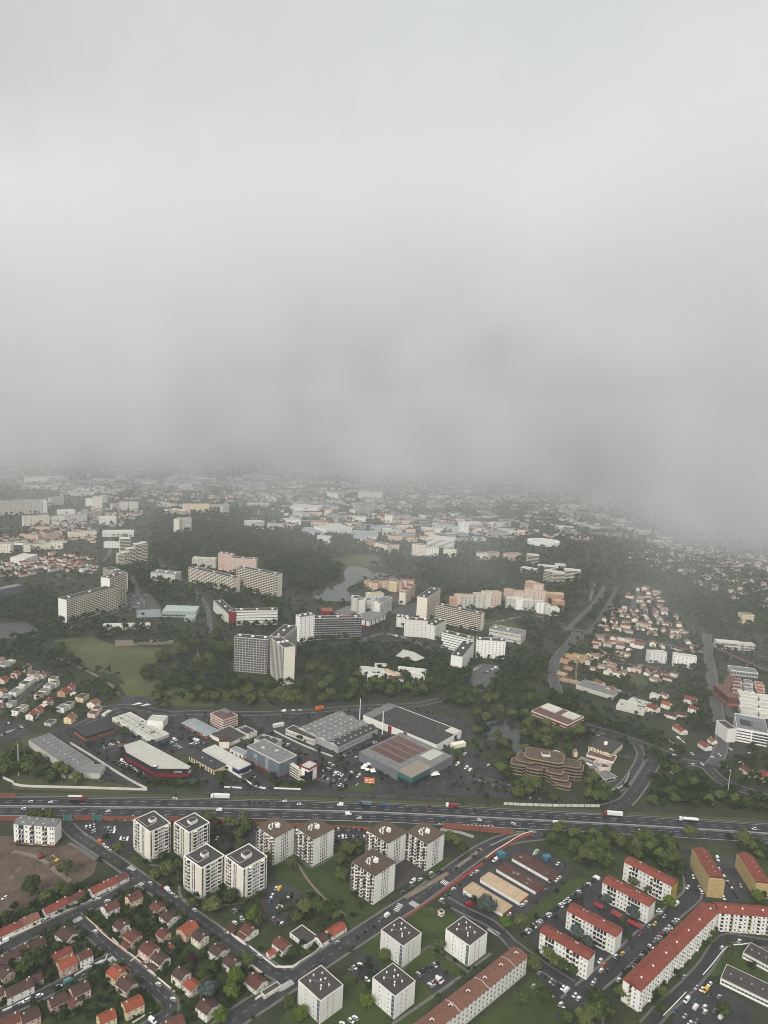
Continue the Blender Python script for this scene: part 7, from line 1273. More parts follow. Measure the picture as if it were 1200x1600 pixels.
cars('a', '458,528,w; 503,537,w; 20,728,wv; 22,522,w; 275,938,w; 320,912,tv; 185,980,w; 122,1005,w; 75,1030,g; 440,850,k; 485,832,g; 398,885,g; 200,625,w', dx=40, dy=-19)
row('a', 515, 155, 640, 150, 6, skip=.2, cols='wskwg'); row('a', 395, 190, 450, 182, 3, cols='sww'); row('a', 430, 208, 450, 206, 2, cols='se'); row('a', 485, 192, 545, 194, 4, cols='wkgs'); row('a', 512, 208, 545, 210, 2, cols='ws'); row('a', 558, 245, 606, 245, 3, cols='wsw'); row('a', 440, 152, 500, 152, 3, cols='kgk')
cars('a', '327,148,ev; 340,160,g; 622,150,ev', dx=6, dy=-40)
row('a', 1015, 192, 1200, 176, 9, skip=.2, cols='kgswk'); row('a', 1130, 215, 1200, 205, 4, cols='ksg'); cars('a', '1018,243,w; 1110,210,w; 1125,200,ev', dx=20, dy=-30)
cars('b', '135,512,w; 128,536,b; 155,475,w; 172,478,yv; 215,512,w; 226,518,k; 170,540,s; 180,550,w; 165,562,w; 180,571,w; 195,582,k; 222,567,w; 212,598,k; 203,590,k; 140,618,s; 155,632,r; 180,642,w; 165,640,b', dx=26, dy=-34)
row('b', 440, 198, 560, 200, 10, skip=.1, cols='kkgwks'); row('b', 440, 236, 575, 234, 8, cols='kwkws')
cars('b', '795,445,wv; 830,435,w; 880,405,w; 905,403,k; 790,470,g; 868,432,k; 925,398,k; 995,385,k; 1080,326,k; 1105,300,k; 675,603,wv; 645,625,g; 440,730,s; 530,710,k; 570,680,k; 930,530,w; 985,480,w; 1010,462,k; 1095,398,w; 1072,412,s; 960,508,k; 1180,345,wv; 1040,500,w; 745,495,g; 612,655,k', dx=40, dy=-28)
cars('Z', '350,400,s; 320,420,g; 435,495,w; 440,520,s; 235,650,e; 640,938,w; 560,905,g; 350,545,w', dx=36, dy=26)
cars('b', '520,848,w; 548,835,w; 580,905,w; 505,865,g; 620,878,k; 632,865,k; 525,1085,w; 505,1098,w; 465,1112,w', dx=36, dy=26)
row('P', 500, 570, 690, 465, 7, cols='kksswwk'); row('P', 600, 660, 720, 600, 5, cols='wsrkw'); 
cars('c', '480,0,w' if False else '118,516,w; 102,529,w; 45,572,w; 268,408,w; 257,418,w; 205,462,g; 168,290,ev; 218,328,b; 262,345,w; 288,352,k; 158,300,w', dx=40, dy=-28)
row('c', 98, 668, 438, 405, 36, cols='kwwkgkswk'); row('c', 556, 845, 690, 700, 14, cols='kkkggswk'); row('c', 700, 690, 800, 590, 9, cols='wkskr')
cars('c', '710,553,w; 722,562,w; 737,580,s; 700,600,k; 670,622,s; 682,636,k; 695,612,y; 520,757,w; 530,765,k; 550,745,y; 450,780,w; 465,798,o; 425,868,s; 455,820,w; 588,720,k; 630,660,r; 533,862,w; 790,525,wv; 842,450,w', dx=40, dy=-36)
cars('I', '640,1222,s; 682,1235,w; 712,1243,yv; 745,1195,w; 818,1290,s; 565,1320,wv; 635,1375,wv; 708,1408,w; 785,1400,g; 550,1445,s; 625,1330,b; 480,1405,b; 640,1485,g; 835,1450,wv; 545,1135,s; 840,908,w; 975,855,w; 1032,858,k; 740,1275,k; 705,1370,w; 590,1500,w', dx=30, dy=-30)
row('I', 815, 290, 965, 520, 14, 'l', cols='rkwkrkw'); cars('I', '615,355,w; 662,440,s; 680,472,w; 805,215,wv; 985,425,s; 855,520,w', dx=14, dy=30)
cars('K', '315,255,s; 350,285,k; 405,320,s; 435,340,g; 497,375,w; 527,390,wv; 590,432,w; 620,455,w; 265,358,s; 410,450,s; 480,500,w; 495,537,w; 735,335,w; 790,155,w; 815,195,o; 835,240,k; 320,235,r; 465,355,k', dx=26, dy=-26)
ES = 'vehicles parked on the business estate'
cars('L', '85,375,wv; 125,408,w; 180,440,w; 220,465,w; 250,490,w; 325,525,w; 700,125,wv; 560,150,b; 600,155,b; 930,125,wv; 975,140,wv; 1040,165,s; 1065,610,r', dx=40, dy=20, group=ES)
cars('e', '345,400,w; 360,410,w; 318,433,w; 370,452,wv; 395,470,w; 420,478,s; 415,505,w; 445,447,wv; 480,460,wv; 475,500,s; 547,435,wv; 600,438,w; 620,420,w; 470,372,w; 980,355,w; 945,405,wv; 985,422,wv; 1005,432,wv; 880,430,g; 1035,425,k; 1090,408,w; 150,310,w; 635,440,k', dx=30, dy=-20, group=ES)
row('e', 385, 378, 480, 325, 9, cols='kkgks', group=ES); row('e', 480, 335, 620, 275, 13, cols='kkgsk', group=ES); cars('e', '130,155,wv; 175,152,w; 207,150,w', dx=40, dy=1, group=ES); row('d', 0, 270, 120, 222, 9, cols='skgws', group=ES); row('d', 170, 440, 240, 400, 5, cols='gsk', group=ES); row('d', 20, 215, 60, 208, 3, cols='wks', group=ES)
row('d', 480, 325, 560, 300, 7, cols='kgsw', group=ES); row('d', 545, 395, 650, 450, 8, cols='wsk', group=ES); row('d', 800, 300, 850, 330, 5, cols='wsg', group=ES); row('M', 560, 640, 640, 590, 4, cols='wk', group=ES); row('e', 300, 455, 400, 505, 9, cols='wskg', group=ES, skip=.2); row('e', 330, 420, 410, 460, 7, cols='wwsk', group=ES); row('e', 990, 455, 1160, 515, 12, cols='kgs', group=ES, skip=.5); row('e', 640, 180, 740, 215, 8, cols='kgsw', group=ES); row('e', 850, 420, 930, 390, 6, cols='wkg', group=ES); row('f', 370, 280, 420, 260, 4, cols='kgs', group=ES); row('f', 510, 380, 545, 370, 4, cols='rkg', group=ES); row('f', 20, 555, 150, 570, 9, cols='kgs', group=ES, skip=.3); row('M', 130, 345, 230, 320, 5, cols='wsw', group=ES); row('M', 850, 330, 960, 385, 6, cols='kgs', group=ES)
AV = 'cars around the avenue junction'
cars('Y', '155,410,wv; 205,448,w; 42,440,w; 75,460,w; 155,605,k; 175,640,k; 190,660,g; 75,545,wv; 100,605,w; 320,712,w; 428,712,w; 550,630,w; 630,600,w; 140,755,w; 70,810,w; 760,535,w; 310,590,w; 885,700,wv; 785,940,b; 510,45,k; 985,585,w', dx=30, dy=16, group=AV)
row('p', 600, 990, 640, 999, 9, 'l', group=AV); row('p', 620, 945, 650, 918, 14, 'l', group=AV); row('p', 700, 984, 830, 962, 18, 'l', group=AV, skip=.3); row('p', 265, 893, 325, 950, 10, 'l', group=AV, skip=.3); row('p', 430, 987, 480, 1013, 8, 'l', group=AV, skip=.3); row('p', 110, 982, 200, 944, 14, 'l', group=AV, skip=.3); row('p', 890, 1031, 1090, 1057, 22, 'l', group=AV, skip=.4); row('p', 868, 1060, 866, 1030, 4, 'l', group=AV); row('p', 650, 955, 690, 970, 9, group=AV); row('p', 655, 948, 700, 962, 9, group=AV)
FC = 'cars in the car park of the tall slab'
for y0 in (272, 290, 308, 326): row('g', 590, y0+8, 690, y0-4, 10, cols='ksgwk', group=FC, skip=.25)
row('h', 1015, 625, 1060, 600, 5, group=FC, cols='wskg'); row('h', 1060, 640, 1140, 605, 8, group=FC, cols='wskg')
def truck(z, x, y, dx, dy, cabc, boxm, label, L=13.5, H=3.9, tank=False, flip=False, load=True):
    g = G(*zp(z, x, y))[:2]; o = thing('lorry', label, 'lorry', (*g, .1), ang_of(z, x, y, dx, dy)+(math.pi if flip else 0)); l = L/2
    mb = MB(); mb.box(-l, -1.1, .7, l+2.6, 1.1, 1.0); part('chassis', mb, ['tyre'], o)
    mb = MB(); mb.prism([(l+.5, -1.22), (l+2.7, -1.22), (l+2.9, -.9), (l+2.9, .9), (l+2.7, 1.22), (l+.5, 1.22)], .6, 3.1); mb.prism([(l+.5, -1.15), (l+2.0, -1.1), (l+2.0, 1.1), (l+.5, 1.15)], 3.1, 3.6); c = part('cab', mb, [cabc], o)
    mb = MB(); mb.box(l+2.9, -.95, 1.9, l+2.95, .95, 2.8); part('windscreen', mb, ['glass'], c)
    mb = MB()
    if tank: mb.tube((-l, 0, 2.3), (l, 0, 2.3), 1.25, 0, 14); mb.poly([(-l, 1.25*math.cos(-.4488*i), 2.3+1.25*math.sin(-.4488*i)) for i in range(14)][::-1]); mb.box(-l+1, -.25, 3.5, l-1, .25, 3.7)
    else: mb.box(-l, -1.27, 1.02, l, 1.27, H)
    part('tank' if tank else 'trailer', mb, [boxm], o)
    for xx in (-l+1, -l+2.3, -l+3.6, l-.5, l+1.9):
        for yy in (-1.0, 1.0): w_ = obj('wheel', wheel_me(), o, (xx, yy, .5)); w_.scale = (1.6, 2, 1.6)
    return o
truck('a', 352, 62, 40, 1, 'car_red', 'roof_store', 'dark red double deck coach with a white roof on the far carriageway', 12, 4.0)
g = G(*zp('a', 352, 62)); 
mb = MB(); mb.box(-5.9, -1.2, 4.0, 5.9, 1.2, 4.12); o = [q for q in COL.objects if q.name.startswith('lorry') and 'coach' in q.get('label', '')][0]; o.name = 'coach'; o['category'] = 'coach'; part('roof', mb, ['car_white'], o)
truck('a', 1040, 52, 40, 2, 'car_white', 'car_white', 'white lorry with a plain white trailer near the estate gate', 14, 4, flip=True)
truck('b', 580, 84, 40, 3, 'car_blue', 'clad_slate', 'dark blue grey lorry with flat load on the motorway', 9, 3.2, flip=True); truck('b', 985, 94, 40, 3, 'car_white', 'car_red', 'white cabbed lorry with a red load', 8, 3.0, flip=True)
truck('c', 515, 128, 40, 3.4, 'car_red', 'car_white', 'red cabbed lorry with a long white trailer', 13.5, 4, flip=True); truck('c', 852, 152, 40, 3.4, 'car_white', 'car_white', 'white tanker lorry at the right of the motorway', 13.5, 3.8, tank=True, flip=True)
def shown(s):
    u, v = P((s[0], s[1], 1)); return (-12 < u < 1212 and v < 1612)*(2 if s[4] == 'van' else 1)/math.hypot(s[0], s[1], CAM_H)
SPEC = [s for s in SPEC if shown(s) > 0]
SPEC.sort(key=lambda s: -shown(s)-(0.0005 if s[7] != 'parked' else 0))
for s in SPEC[:300]: make_car(*s)
mb = MB(); cm = ['glass']+list(CC[k] for k in CC)
for x, y, a, c, kind, group, z, word in SPEC[300:]:
    b, g = car_me(kind, CC[c]); ca, sa = math.cos(a), math.sin(a)
    for me, mi in ((b, cm.index(CC[c])), (g, 0)):
        n = len(mb.v); mb.v += [(x+ca*v.co.x-sa*v.co.y, y+sa*v.co.x+ca*v.co.y, z+v.co.z) for v in me.vertices]; mb.f += [tuple(n+i for i in f.vertices) for f in me.polygons]; mb.m += [mi]*len(me.polygons)
if mb.f: tag(obj('distant_cars', mb.mesh('distant_cars', cm)), 'small parked cars of the farther car parks', None, None, 'stuff')
print('cars', len(CARS), len(SPEC)); relabel(CARS)

# ------------------------------------------------------------------ trees
def crown_me(seed, nb, leaves, m, core=1, tall=1.0):
    def f():
        r_ = np.random.default_rng(seed); V, F = [], []; bl = []
        for i in range(nb):
            a = 2.399*i+r_.uniform(-.4, .4); q = math.sqrt((i+.3)/nb)*.62; z = r_.uniform(-.25, .45)*(1-q*.7)+.25*(1-q); bl.append((q*math.cos(a), q*math.sin(a), z*tall, r_.uniform(.30, .46)))
        bl.append((0, 0, .42*tall, .42))
        # lumpy cores
        ph = (1+5**.5)/2; ico = np.array([(-1, ph, 0), (1, ph, 0), (-1, -ph, 0), (1, -ph, 0), (0, -1, ph), (0, 1, ph), (0, -1, -ph), (0, 1, -ph), (ph, 0, -1), (ph, 0, 1), (-ph, 0, -1), (-ph, 0, 1)])/math.hypot(1, ph)
        IF = [(0, 11, 5), (0, 5, 1), (0, 1, 7), (0, 7, 10), (0, 10, 11), (1, 5, 9), (5, 11, 4), (11, 10, 2), (10, 7, 6), (7, 1, 8), (3, 9, 4), (3, 4, 2), (3, 2, 6), (3, 6, 8), (3, 8, 9), (4, 9, 5), (2, 4, 11), (6, 2, 10), (8, 6, 7), (9, 8, 1)]
        for x, y, z, r in bl:
            n = len(V); rs = r*.74*r_.uniform(.65, 1.2, 12); V += [(x+p[0]*k, y+p[1]*k, z+p[2]*k*.85*tall) for p, k in zip(ico, rs)]; F += [tuple(n+i for i in t) for t in IF]
        per = max(1, leaves//len(bl))
        for x, y, z, r in bl:
            for k in range(per):
                d = r_.normal(size=3); d[2] = abs(d[2])*1.1-.25; d /= np.linalg.norm(d); rr = r*r_.uniform(.72, 1.28); c = np.array((x, y, z))+d*rr*np.array((1, 1, .85*tall))
                nrm = d+r_.normal(size=3)*.38; nrm /= np.linalg.norm(nrm); u = np.cross(nrm, r_.normal(size=3)); u /= np.linalg.norm(u); v = np.cross(nrm, u); s = r_.uniform(.05, .12); t = s*r_.uniform(.6, 1.1)
                n = len(V); V += [tuple(c-u*s-v*t), tuple(c+u*s-v*t*.6), tuple(c+u*s*.7+v*t), tuple(c-u*s*.8+v*t*.9)]; F.append((n, n+1, n+2, n+3))
        me = bpy.data.meshes.new('crown'); me.from_pydata([tuple(map(float, v)) for v in V], [], F); me.materials.append(M(m)); return me
    return cached(('crown', seed, nb, leaves, m, tall), f)
def cone_me(seed, m):
    def f():
        r_ = np.random.default_rng(seed); V, F = [], []
        for k in range(9):
            z = -.6+k*.22; R_ = 1.0*(1-k/9.6)
            for i in range(16):
                a = 6.283*(i+r_.uniform(-.3, .3))/16; b = .26; l = R_*r_.uniform(.8, 1.12); n = len(V)
                V += [(.08*math.cos(a), .08*math.sin(a), z+.25), (l*math.cos(a-b), l*math.sin(a-b), z-.05), (l*1.1*math.cos(a), l*1.1*math.sin(a), z-.12), (l*math.cos(a+b), l*math.sin(a+b), z-.05)]; F.append((n, n+1, n+2, n+3))
        me = bpy.data.meshes.new('crown'); me.from_pydata([tuple(map(float, v)) for v in V], [], F); me.materials.append(M(m)); return me
    return cached(('cone', seed, m), f)
def trunk_me(seed):
    def f():
        r_ = random.Random(seed); m = MB(); m.cyl(0, 0, 0, 1, .05, .03, 6)
        for i in range(3): a = r_.uniform(0, 6.28); m.tube((0, 0, .55+.12*i), (.3*math.cos(a), .3*math.sin(a), .95+.1*i), .018, 0, 4)
        return m.mesh('trunk', ['bark'])
    return cached(('trunk', seed), f)
TR = []      # x, y, radius, kind
def tree_at(z, x, y, R_, kind='leaf'):
    g = G(*zp(z, x, y), R_*.9)[:2]; TR.append((g[0], g[1], R_, kind))
def wood(pts, dens, r0, r1, z='p', kind='leaf', gap=2.0, keep=True, cap=4000):
    poly = np.array(gl(z, *pts)); lo, hi = poly.min(0), poly.max(0); n = int(min(60000, (hi[0]-lo[0])*(hi[1]-lo[1])/10000*dens*(1.9 if dens > 20 else 1.0)*(2.0 if r1 < 4.3 and dens > 20 else 1.0))); q = rng.uniform(lo, hi, (n, 2)); q = q[inpoly(q[:, 0], q[:, 1], poly)]; q = q[clear(q[:, 0], q[:, 1], gap, keep)][:cap]
    TR.extend((a, b, float(rng.uniform(r0, r1)), kind) for a, b in q)
for x, y, R_, k in ((310, 385, 6.5, 'leaf'), (145, 470, 7.5, 'leaf'), (785, 395, 7, 'leaf'), (1000, 555, 7.5, 'leaf'), (1080, 520, 6.5, 'leaf'), (1105, 900, 6.5, 'lime'), (1085, 955, 5.5, 'lime'), (975, 945, 6.5, 'blue'), (1035, 1075, 5, 'lime'), (895, 812, 4, 'purple'), (555, 290, 5.5, 'leaf'), (500, 240, 4.5, 'leaf'), (190, 138, 6.5, 'leaf'), (150, 135, 5, 'leaf'), (235, 140, 5, 'leaf'), (1085, 165, 7, 'leaf'), (1150, 170, 6, 'leaf'), (1060, 1020, 3, 'blue'), (560, 365, 2.6, 'leaf'), (85, 262, 3, 'leaf'), (470, 340, 3, 'leaf'), (70, 560, 4, 'lime'), (30, 600, 4, 'leaf'), (690, 640, 3, 'leaf'), (715, 640, 3.4, 'blue'), (660, 655, 2.6, 'lime'), (830, 370, 5, 'leaf'), (730, 410, 5.5, 'leaf'), (900, 545, 4.5, 'leaf'), (820, 600, 3, 'leaf'), (1190, 590, 5, 'lime'), (850, 820, 3, 'leaf'), (1000, 850, 5, 'leaf'), (960, 890, 5, 'leaf'), (130, 830, 6, 'leaf'), (180, 815, 6, 'leaf'), (100, 850, 4.5, 'leaf'), (320, 490, 5, 'leaf'), (280, 480, 4.5, 'leaf'), (210, 510, 5, 'leaf'), (1160, 820, 5, 'leaf')): tree_at('a', x, y, R_, k)
for x, y, R_, k in ((578, 1010, 5, 'lime'), (40, 600, 5.5, 'lime'), (80, 625, 5, 'leaf'), (310, 605, 3.2, 'blue'), (350, 560, 6, 'leaf'), (290, 565, 6, 'leaf'), (400, 590, 6, 'leaf'), (250, 610, 5, 'leaf'), (430, 600, 4.5, 'leaf'), (235, 360, 5, 'leaf'), (460, 410, 6, 'leaf'), (490, 300, 6.5, 'leaf'), (455, 340, 5, 'leaf'), (540, 270, 5, 'leaf'), (660, 790, 4.5, 'leaf'), (920, 745, 5, 'leaf'), (960, 560, 3, 'leaf'), (270, 1070, 4.5, 'lime'), (215, 1010, 4, 'leaf'), (1000, 250, 6, 'leaf'), (960, 240, 5.5, 'leaf'), (1030, 290, 4.5, 'leaf'), (120, 330, 5, 'leaf'), (230, 780, 4, 'leaf'), (190, 810, 3, 'leaf'), (1140, 560, 7.5, 'blue'), (1080, 530, 4, 'purple')): tree_at('b', x, y, R_, k)
for x, y, R_, k in ((485, 500, 4.5, 'blue'), (600, 560, 5.5, 'blue'), (345, 650, 5.5, 'blue'), (395, 690, 4.5, 'blue'), (755, 515, 5, 'lime'), (575, 670, 4, 'leaf'), (600, 430, 4.5, 'leaf'), (665, 460, 4, 'blue'), (220, 745, 5, 'leaf'), (290, 800, 4.5, 'leaf'), (330, 820, 4, 'leaf'), (250, 780, 4.5, 'leaf'), (150, 790, 6, 'leaf'), (440, 960, 7, 'leaf'), (430, 1010, 7, 'leaf'), (380, 1040, 6, 'leaf'), (200, 930, 6, 'leaf'), (100, 950, 5, 'leaf'), (960, 660, 4, 'leaf'), (940, 690, 3.5, 'lime'), (730, 920, 4, 'leaf'), (700, 930, 3.5, 'leaf'), (855, 200, 6.5, 'leaf'), (1090, 235, 7.5, 'leaf'), (1150, 260, 5, 'leaf'), (1160, 300, 5, 'leaf'), (1150, 490, 5, 'lime'), (1180, 480, 4, 'leaf'), (790, 830, 3, 'leaf'), (90, 600, 5, 'leaf'), (30, 610, 5, 'lime'), (1000, 1000, 5, 'leaf'), (1130, 800, 4, 'leaf'), (720, 990, 4, 'leaf'), (300, 1020, 5, 'leaf')): tree_at('c', x, y, R_, k)
for x, y, R_, k in ((580, 255, 6, 'leaf'), (250, 455, 5.5, 'leaf'), (365, 470, 6, 'leaf'), (1035, 470, 7, 'leaf'), (715, 300, 4, 'leaf'), (850, 490, 4, 'lime'), (410, 310, 3.5, 'lime'), (740, 490, 3, 'lime'), (70, 350, 7, 'leaf'), (130, 390, 7, 'leaf'), (40, 420, 7, 'leaf'), (170, 370, 6, 'leaf')): tree_at('d', x, y, R_, k)
for x, y, R_, k in ((80, 460, 5, 'leaf'), (220, 470, 3.5, 'leaf'), (250, 480, 3, 'leaf'), (1150, 420, 6, 'lime'), (1080, 330, 5, 'lime'), (940, 355, 4, 'lime'), (1080, 555, 4, 'lime'), (310, 385, 4, 'leaf'), (420, 505, 3, 'leaf')): tree_at('e', x, y, R_, k)
for x, y in ((20, 540), (110, 500), (150, 530), (60, 490), (10, 480), (200, 560), (260, 340), (240, 360), (290, 330), (340, 430), (380, 470), (420, 510), (450, 550), (400, 560), (360, 540), (320, 410)): tree_at('f', x, y, random.uniform(4.5, 6.5))
NEARW = len(TR)
wood((130, 215, 200, 200, 420, 200, 700, 215, 830, 275, 850, 420, 810, 415, 560, 300, 450, 385, 330, 345, 300, 280), 190, 3.4, 5.4, 'c', gap=1)
wood((1040, 230, 1250, 250, 1250, 330, 1130, 330, 1000, 270), 70, 4, 5.5, 'c', gap=1.5)
wood((470, 610, 560, 560, 600, 500, 660, 430, 700, 400, 800, 440, 900, 470, 960, 500, 1200, 570, 1300, 640, 1100, 655, 850, 645, 620, 630), 80, 3.6, 5.8, 'f', gap=2)
wood((940, 385, 1000, 350, 1060, 400, 1200, 330, 1300, 500, 1200, 560, 1000, 470), 50, 3.6, 5.6, 'f', gap=2)
wood((-30, 440, 150, 470, 160, 540, 60, 570, -30, 570), 70, 4, 6, 'f'); wood((300, 400, 470, 490, 500, 560, 470, 590, 350, 590, 320, 470), 90, 3.6, 5.5, 'f')
wood((-100, 380, 200, 330, 330, 490, 60, 510, -100, 500), 26, 4, 7, 'd'); wood((120, 300, 240, 290, 420, 345, 480, 300, 560, 340, 540, 420, 700, 520, 480, 470, 300, 400), 14, 3, 5, 'd')
wood((230, 1078, 330, 1055, 420, 1080, 560, 1072, 640, 1056, 650, 1090, 480, 1104, 330, 1105, 250, 1112), 75, 4, 6.5)
wood((640, 1066, 700, 1050, 830, 1050, 868, 1090, 905, 1112, 930, 1130, 925, 1150, 830, 1190, 805, 1200, 785, 1190, 770, 1165, 745, 1150, 735, 1115, 690, 1100, 645, 1095), 75, 4, 6.5)
wood((232, 160, 330, 215, 480, 250, 640, 310, 740, 350, 790, 350, 700, 270, 560, 210, 380, 130, 270, 70, 200, 90), 90, 3.6, 5.6, 'f')
wood((190, 500, 500, 470, 560, 500, 870, 510, 910, 640, 1000, 660, 1010, 720, 600, 745, 460, 720, 200, 740, 190, 700, 300, 690, 200, 600), 62, 4, 6.8, 'h')
wood((470, 1068, 560, 1062, 640, 1050, 700, 1050, 760, 1040, 860, 1030, 870, 1060, 700, 1075, 640, 1085, 480, 1090), 60, 4, 6.5)
wood((330, 838, 420, 848, 540, 878, 540, 912, 512, 926, 480, 928, 440, 905, 400, 880, 330, 868, 240, 885, 232, 842), 55, 5.5, 8); wood((240, 842, 240, 800, 300, 790, 390, 800, 470, 830, 560, 840, 620, 865, 640, 890, 560, 885, 440, 850, 330, 840), 42, 6, 9)
wood((640, 880, 700, 868, 800, 868, 870, 890, 905, 900, 890, 935, 830, 910, 760, 928, 700, 930, 660, 905), 50, 5.5, 8)
wood((905, 880, 1030, 890, 1115, 925, 1230, 950, 1230, 1000, 1110, 985, 1085, 980, 1050, 945, 1030, 915, 930, 912, 880, 950, 870, 990, 850, 980, 880, 930), 42, 5.5, 8.5)
wood((850, 835, 1000, 850, 1120, 880, 1230, 910, 1230, 945, 1120, 920, 1020, 885, 900, 878), 26, 6, 9)
wood((-20, 930, 92, 915, 92, 960, 160, 965, 240, 985, 330, 990, 365, 1000, 362, 1055, 300, 1045, 230, 1062, 200, 1055, 130, 1055, 80, 1012, 20, 1002, -20, 985), 48, 4.5, 7.5)
wood((0, 1005, 80, 1015, 130, 1060, 190, 1075, 180, 1100, 120, 1060, 60, 1035, -10, 1030), 55, 4, 6.5); wood((200, 1060, 360, 1050, 365, 1070, 420, 1062, 470, 1075, 380, 1085, 240, 1080), 60, 4, 6.5)
wood((240, 885, 300, 870, 340, 900, 420, 935, 460, 945, 440, 990, 370, 990, 330, 940, 250, 945, 200, 905), 40, 5, 7.5); wood((165, 890, 240, 880, 230, 915, 190, 935, 160, 900), 45, 5, 7.5)
wood((880, 1000, 900, 985, 945, 920, 975, 915, 960, 960, 930, 1000), 40, 4, 6.5); wood((870, 1030, 880, 1000, 870, 950, 900, 945, 870, 1000, 850, 1060), 45, 4, 6.5)
wood((1060, 1045, 1105, 1000, 1112, 1060, 1118, 1110, 1120, 1150, 1085, 1150, 1060, 1110), 40, 4, 6.5); wood((930, 1010, 1000, 1030, 990, 1110, 900, 1090), 26, 3.5, 5.5)
# gardens: bushes and small trees between the houses, along the verges and through the town
wood((-30, 600, 210, 500, 640, 430, 700, 470, 1000, 650, 1180, 800, 1250, 900, 1180, 1110, -30, 1110), 230, 1.0, 3.1, 'a', gap=.7); wood((-20, 640, 120, 560, 400, 460, 420, 480, 200, 590, -20, 700), 170, 1.2, 3.2, 'a', gap=.7)
wood((30, 770, 430, 690, 560, 600, 640, 660, 300, 800, 200, 860), 110, 1.3, 3.4, 'b', gap=1); wood((600, 330, 860, 360, 1000, 430, 1180, 800, 1000, 1000, 640, 1000, 480, 880), 6, 1.5, 3, 'b', gap=2)
wood((120, 590, 420, 470, 560, 560, 800, 640, 560, 860, 430, 900, 170, 800), 26, 1.4, 3, 'c', gap=1.5, keep=False); wood((640, 950, 980, 620, 1060, 700, 860, 900, 700, 1000), 30, 1.5, 3.2, 'c', gap=1.5)
wood((0, 1040, 90, 1040, 180, 1090, 160, 1125, 60, 1130, 0, 1128), 55, 1.6, 3.6, gap=1.2); wood((865, 1015, 1095, 1020, 1100, 1130, 1000, 1130, 900, 1060), 38, 2, 4.2, gap=1.2)
wood((960, 920, 1035, 918, 1090, 1005, 960, 1000, 930, 965), 22, 2, 4.2, gap=1.5); wood((200, 1105, 400, 1120, 720, 1100, 740, 1230, 400, 1232, 200, 1215, 60, 1215, 110, 1150), 7, 1.5, 3.6, gap=1.5, keep=False)
for q in range(0, len(MW)-3, 2):
    t = offsets(MW)[q]
    for s_, pr in ((17.5, .35), (-18.5, .3)):
        if random.random() < pr: p = MW[q]+t*s_+np.array([random.uniform(-8, 8), random.uniform(-1, 1)]); TR.append((p[0], p[1], random.uniform(1.1, 2.4), 'leaf'))
wood((60, 1165, 190, 1105, 420, 1118, 640, 1106, 740, 1140, 800, 1210, 800, 1242, 420, 1236, 60, 1226), 42, 1.0, 2.9, gap=1.2, keep=False)
wood((20, 380, 330, 570, 620, 640, 990, 640, 1010, 690, 600, 690, 380, 660, 0, 430), 260, 1.2, 2.4, 'L', gap=.6, keep=False); wood((740, 610, 800, 680, 1000, 690, 1060, 650, 840, 640), 200, 1.2, 2.6, 'M', gap=.6, keep=False); wood((520, 5, 720, 90, 900, 150, 960, 160, 940, 190, 700, 105, 500, 25), 160, 1.2, 2.4, 'N', gap=.6, keep=False)
for i in range(9): tree_at('R', 500+i*38+random.uniform(-8, 8), 150+i*10, random.uniform(2.0, 2.8), 'leaf')
wood((640, 1000, 720, 1010, 850, 1000, 860, 1050, 760, 1060, 640, 1040), 34, 3, 5.5, gap=2); wood((680, 930, 760, 940, 880, 945, 880, 1000, 800, 1000, 740, 990), 30, 3, 5.5, gap=2); wood((1060, 1180, 1200, 1170, 1220, 1260, 1120, 1250, 1060, 1215), 45, 3, 5.5, gap=2); wood((1000, 930, 1100, 985, 1095, 1080, 1000, 1010), 30, 3, 5, gap=2)
wood((880, 1120, 960, 1130, 1080, 1180, 1060, 1210, 1000, 1190, 930, 1150), 60, 3, 5, gap=1.5); wood((300, 1280, 400, 1290, 410, 1345, 330, 1335), 40, 2.5, 5, gap=1.5, keep=False); wood((410, 1400, 560, 1400, 600, 1430, 480, 1470, 420, 1460), 30, 1.5, 4, gap=1.5, keep=False)
wood((600, 340, 1000, 300, 1250, 330, 1250, 520, 1100, 620, 900, 560, 700, 430), 55, 1.2, 3.6, 'a', gap=1, keep=False); wood((420, 270, 580, 270, 500, 380, 420, 330), 90, 2.5, 4.2, 'b', gap=1, keep=False); wood((480, 780, 600, 760, 640, 1000, 500, 960, 480, 850), 60, 1.2, 3, 'b', gap=1, keep=False); wood((850, 760, 960, 700, 1130, 880, 1000, 960), 55, 1.2, 2.6, 'b', gap=1, keep=False); wood((900, 1000, 1160, 760, 1210, 800, 960, 1050), 50, 1.2, 2.6, 'b', gap=1, keep=False)
wood((300, 1000, 560, 880, 560, 1057, 200, 1057), 40, 2, 5, 'c', gap=1.5, keep=False); wood((840, 1000, 1010, 860, 1220, 930, 1220, 1010, 1000, 920, 900, 1030), 60, 1.2, 3, 'I', gap=1, keep=False); wood((640, 720, 800, 600, 1000, 500, 1060, 560, 700, 860), 30, 1.2, 3, 'F', gap=1, keep=False)
wood((590, 300, 700, 340, 800, 400, 720, 440, 650, 400, 610, 430, 560, 520, 500, 560, 540, 470, 600, 400), 80, 3, 5, 'f', gap=1.2); wood((80, 90, 240, 180, 420, 270, 340, 300, 250, 270, 90, 200), 60, 3, 5, 'f', gap=1.5); wood((480, 250, 560, 290, 560, 330, 520, 330, 400, 270), 60, 3, 5, 'f', gap=1.2); wood((640, 560, 800, 480, 1200, 580, 1250, 660, 900, 640), 60, 3, 5.5, 'f', gap=1.5); wood((760, 180, 930, 150, 960, 270, 880, 280, 820, 230), 50, 2.5, 4.5, 'f', gap=1.5)
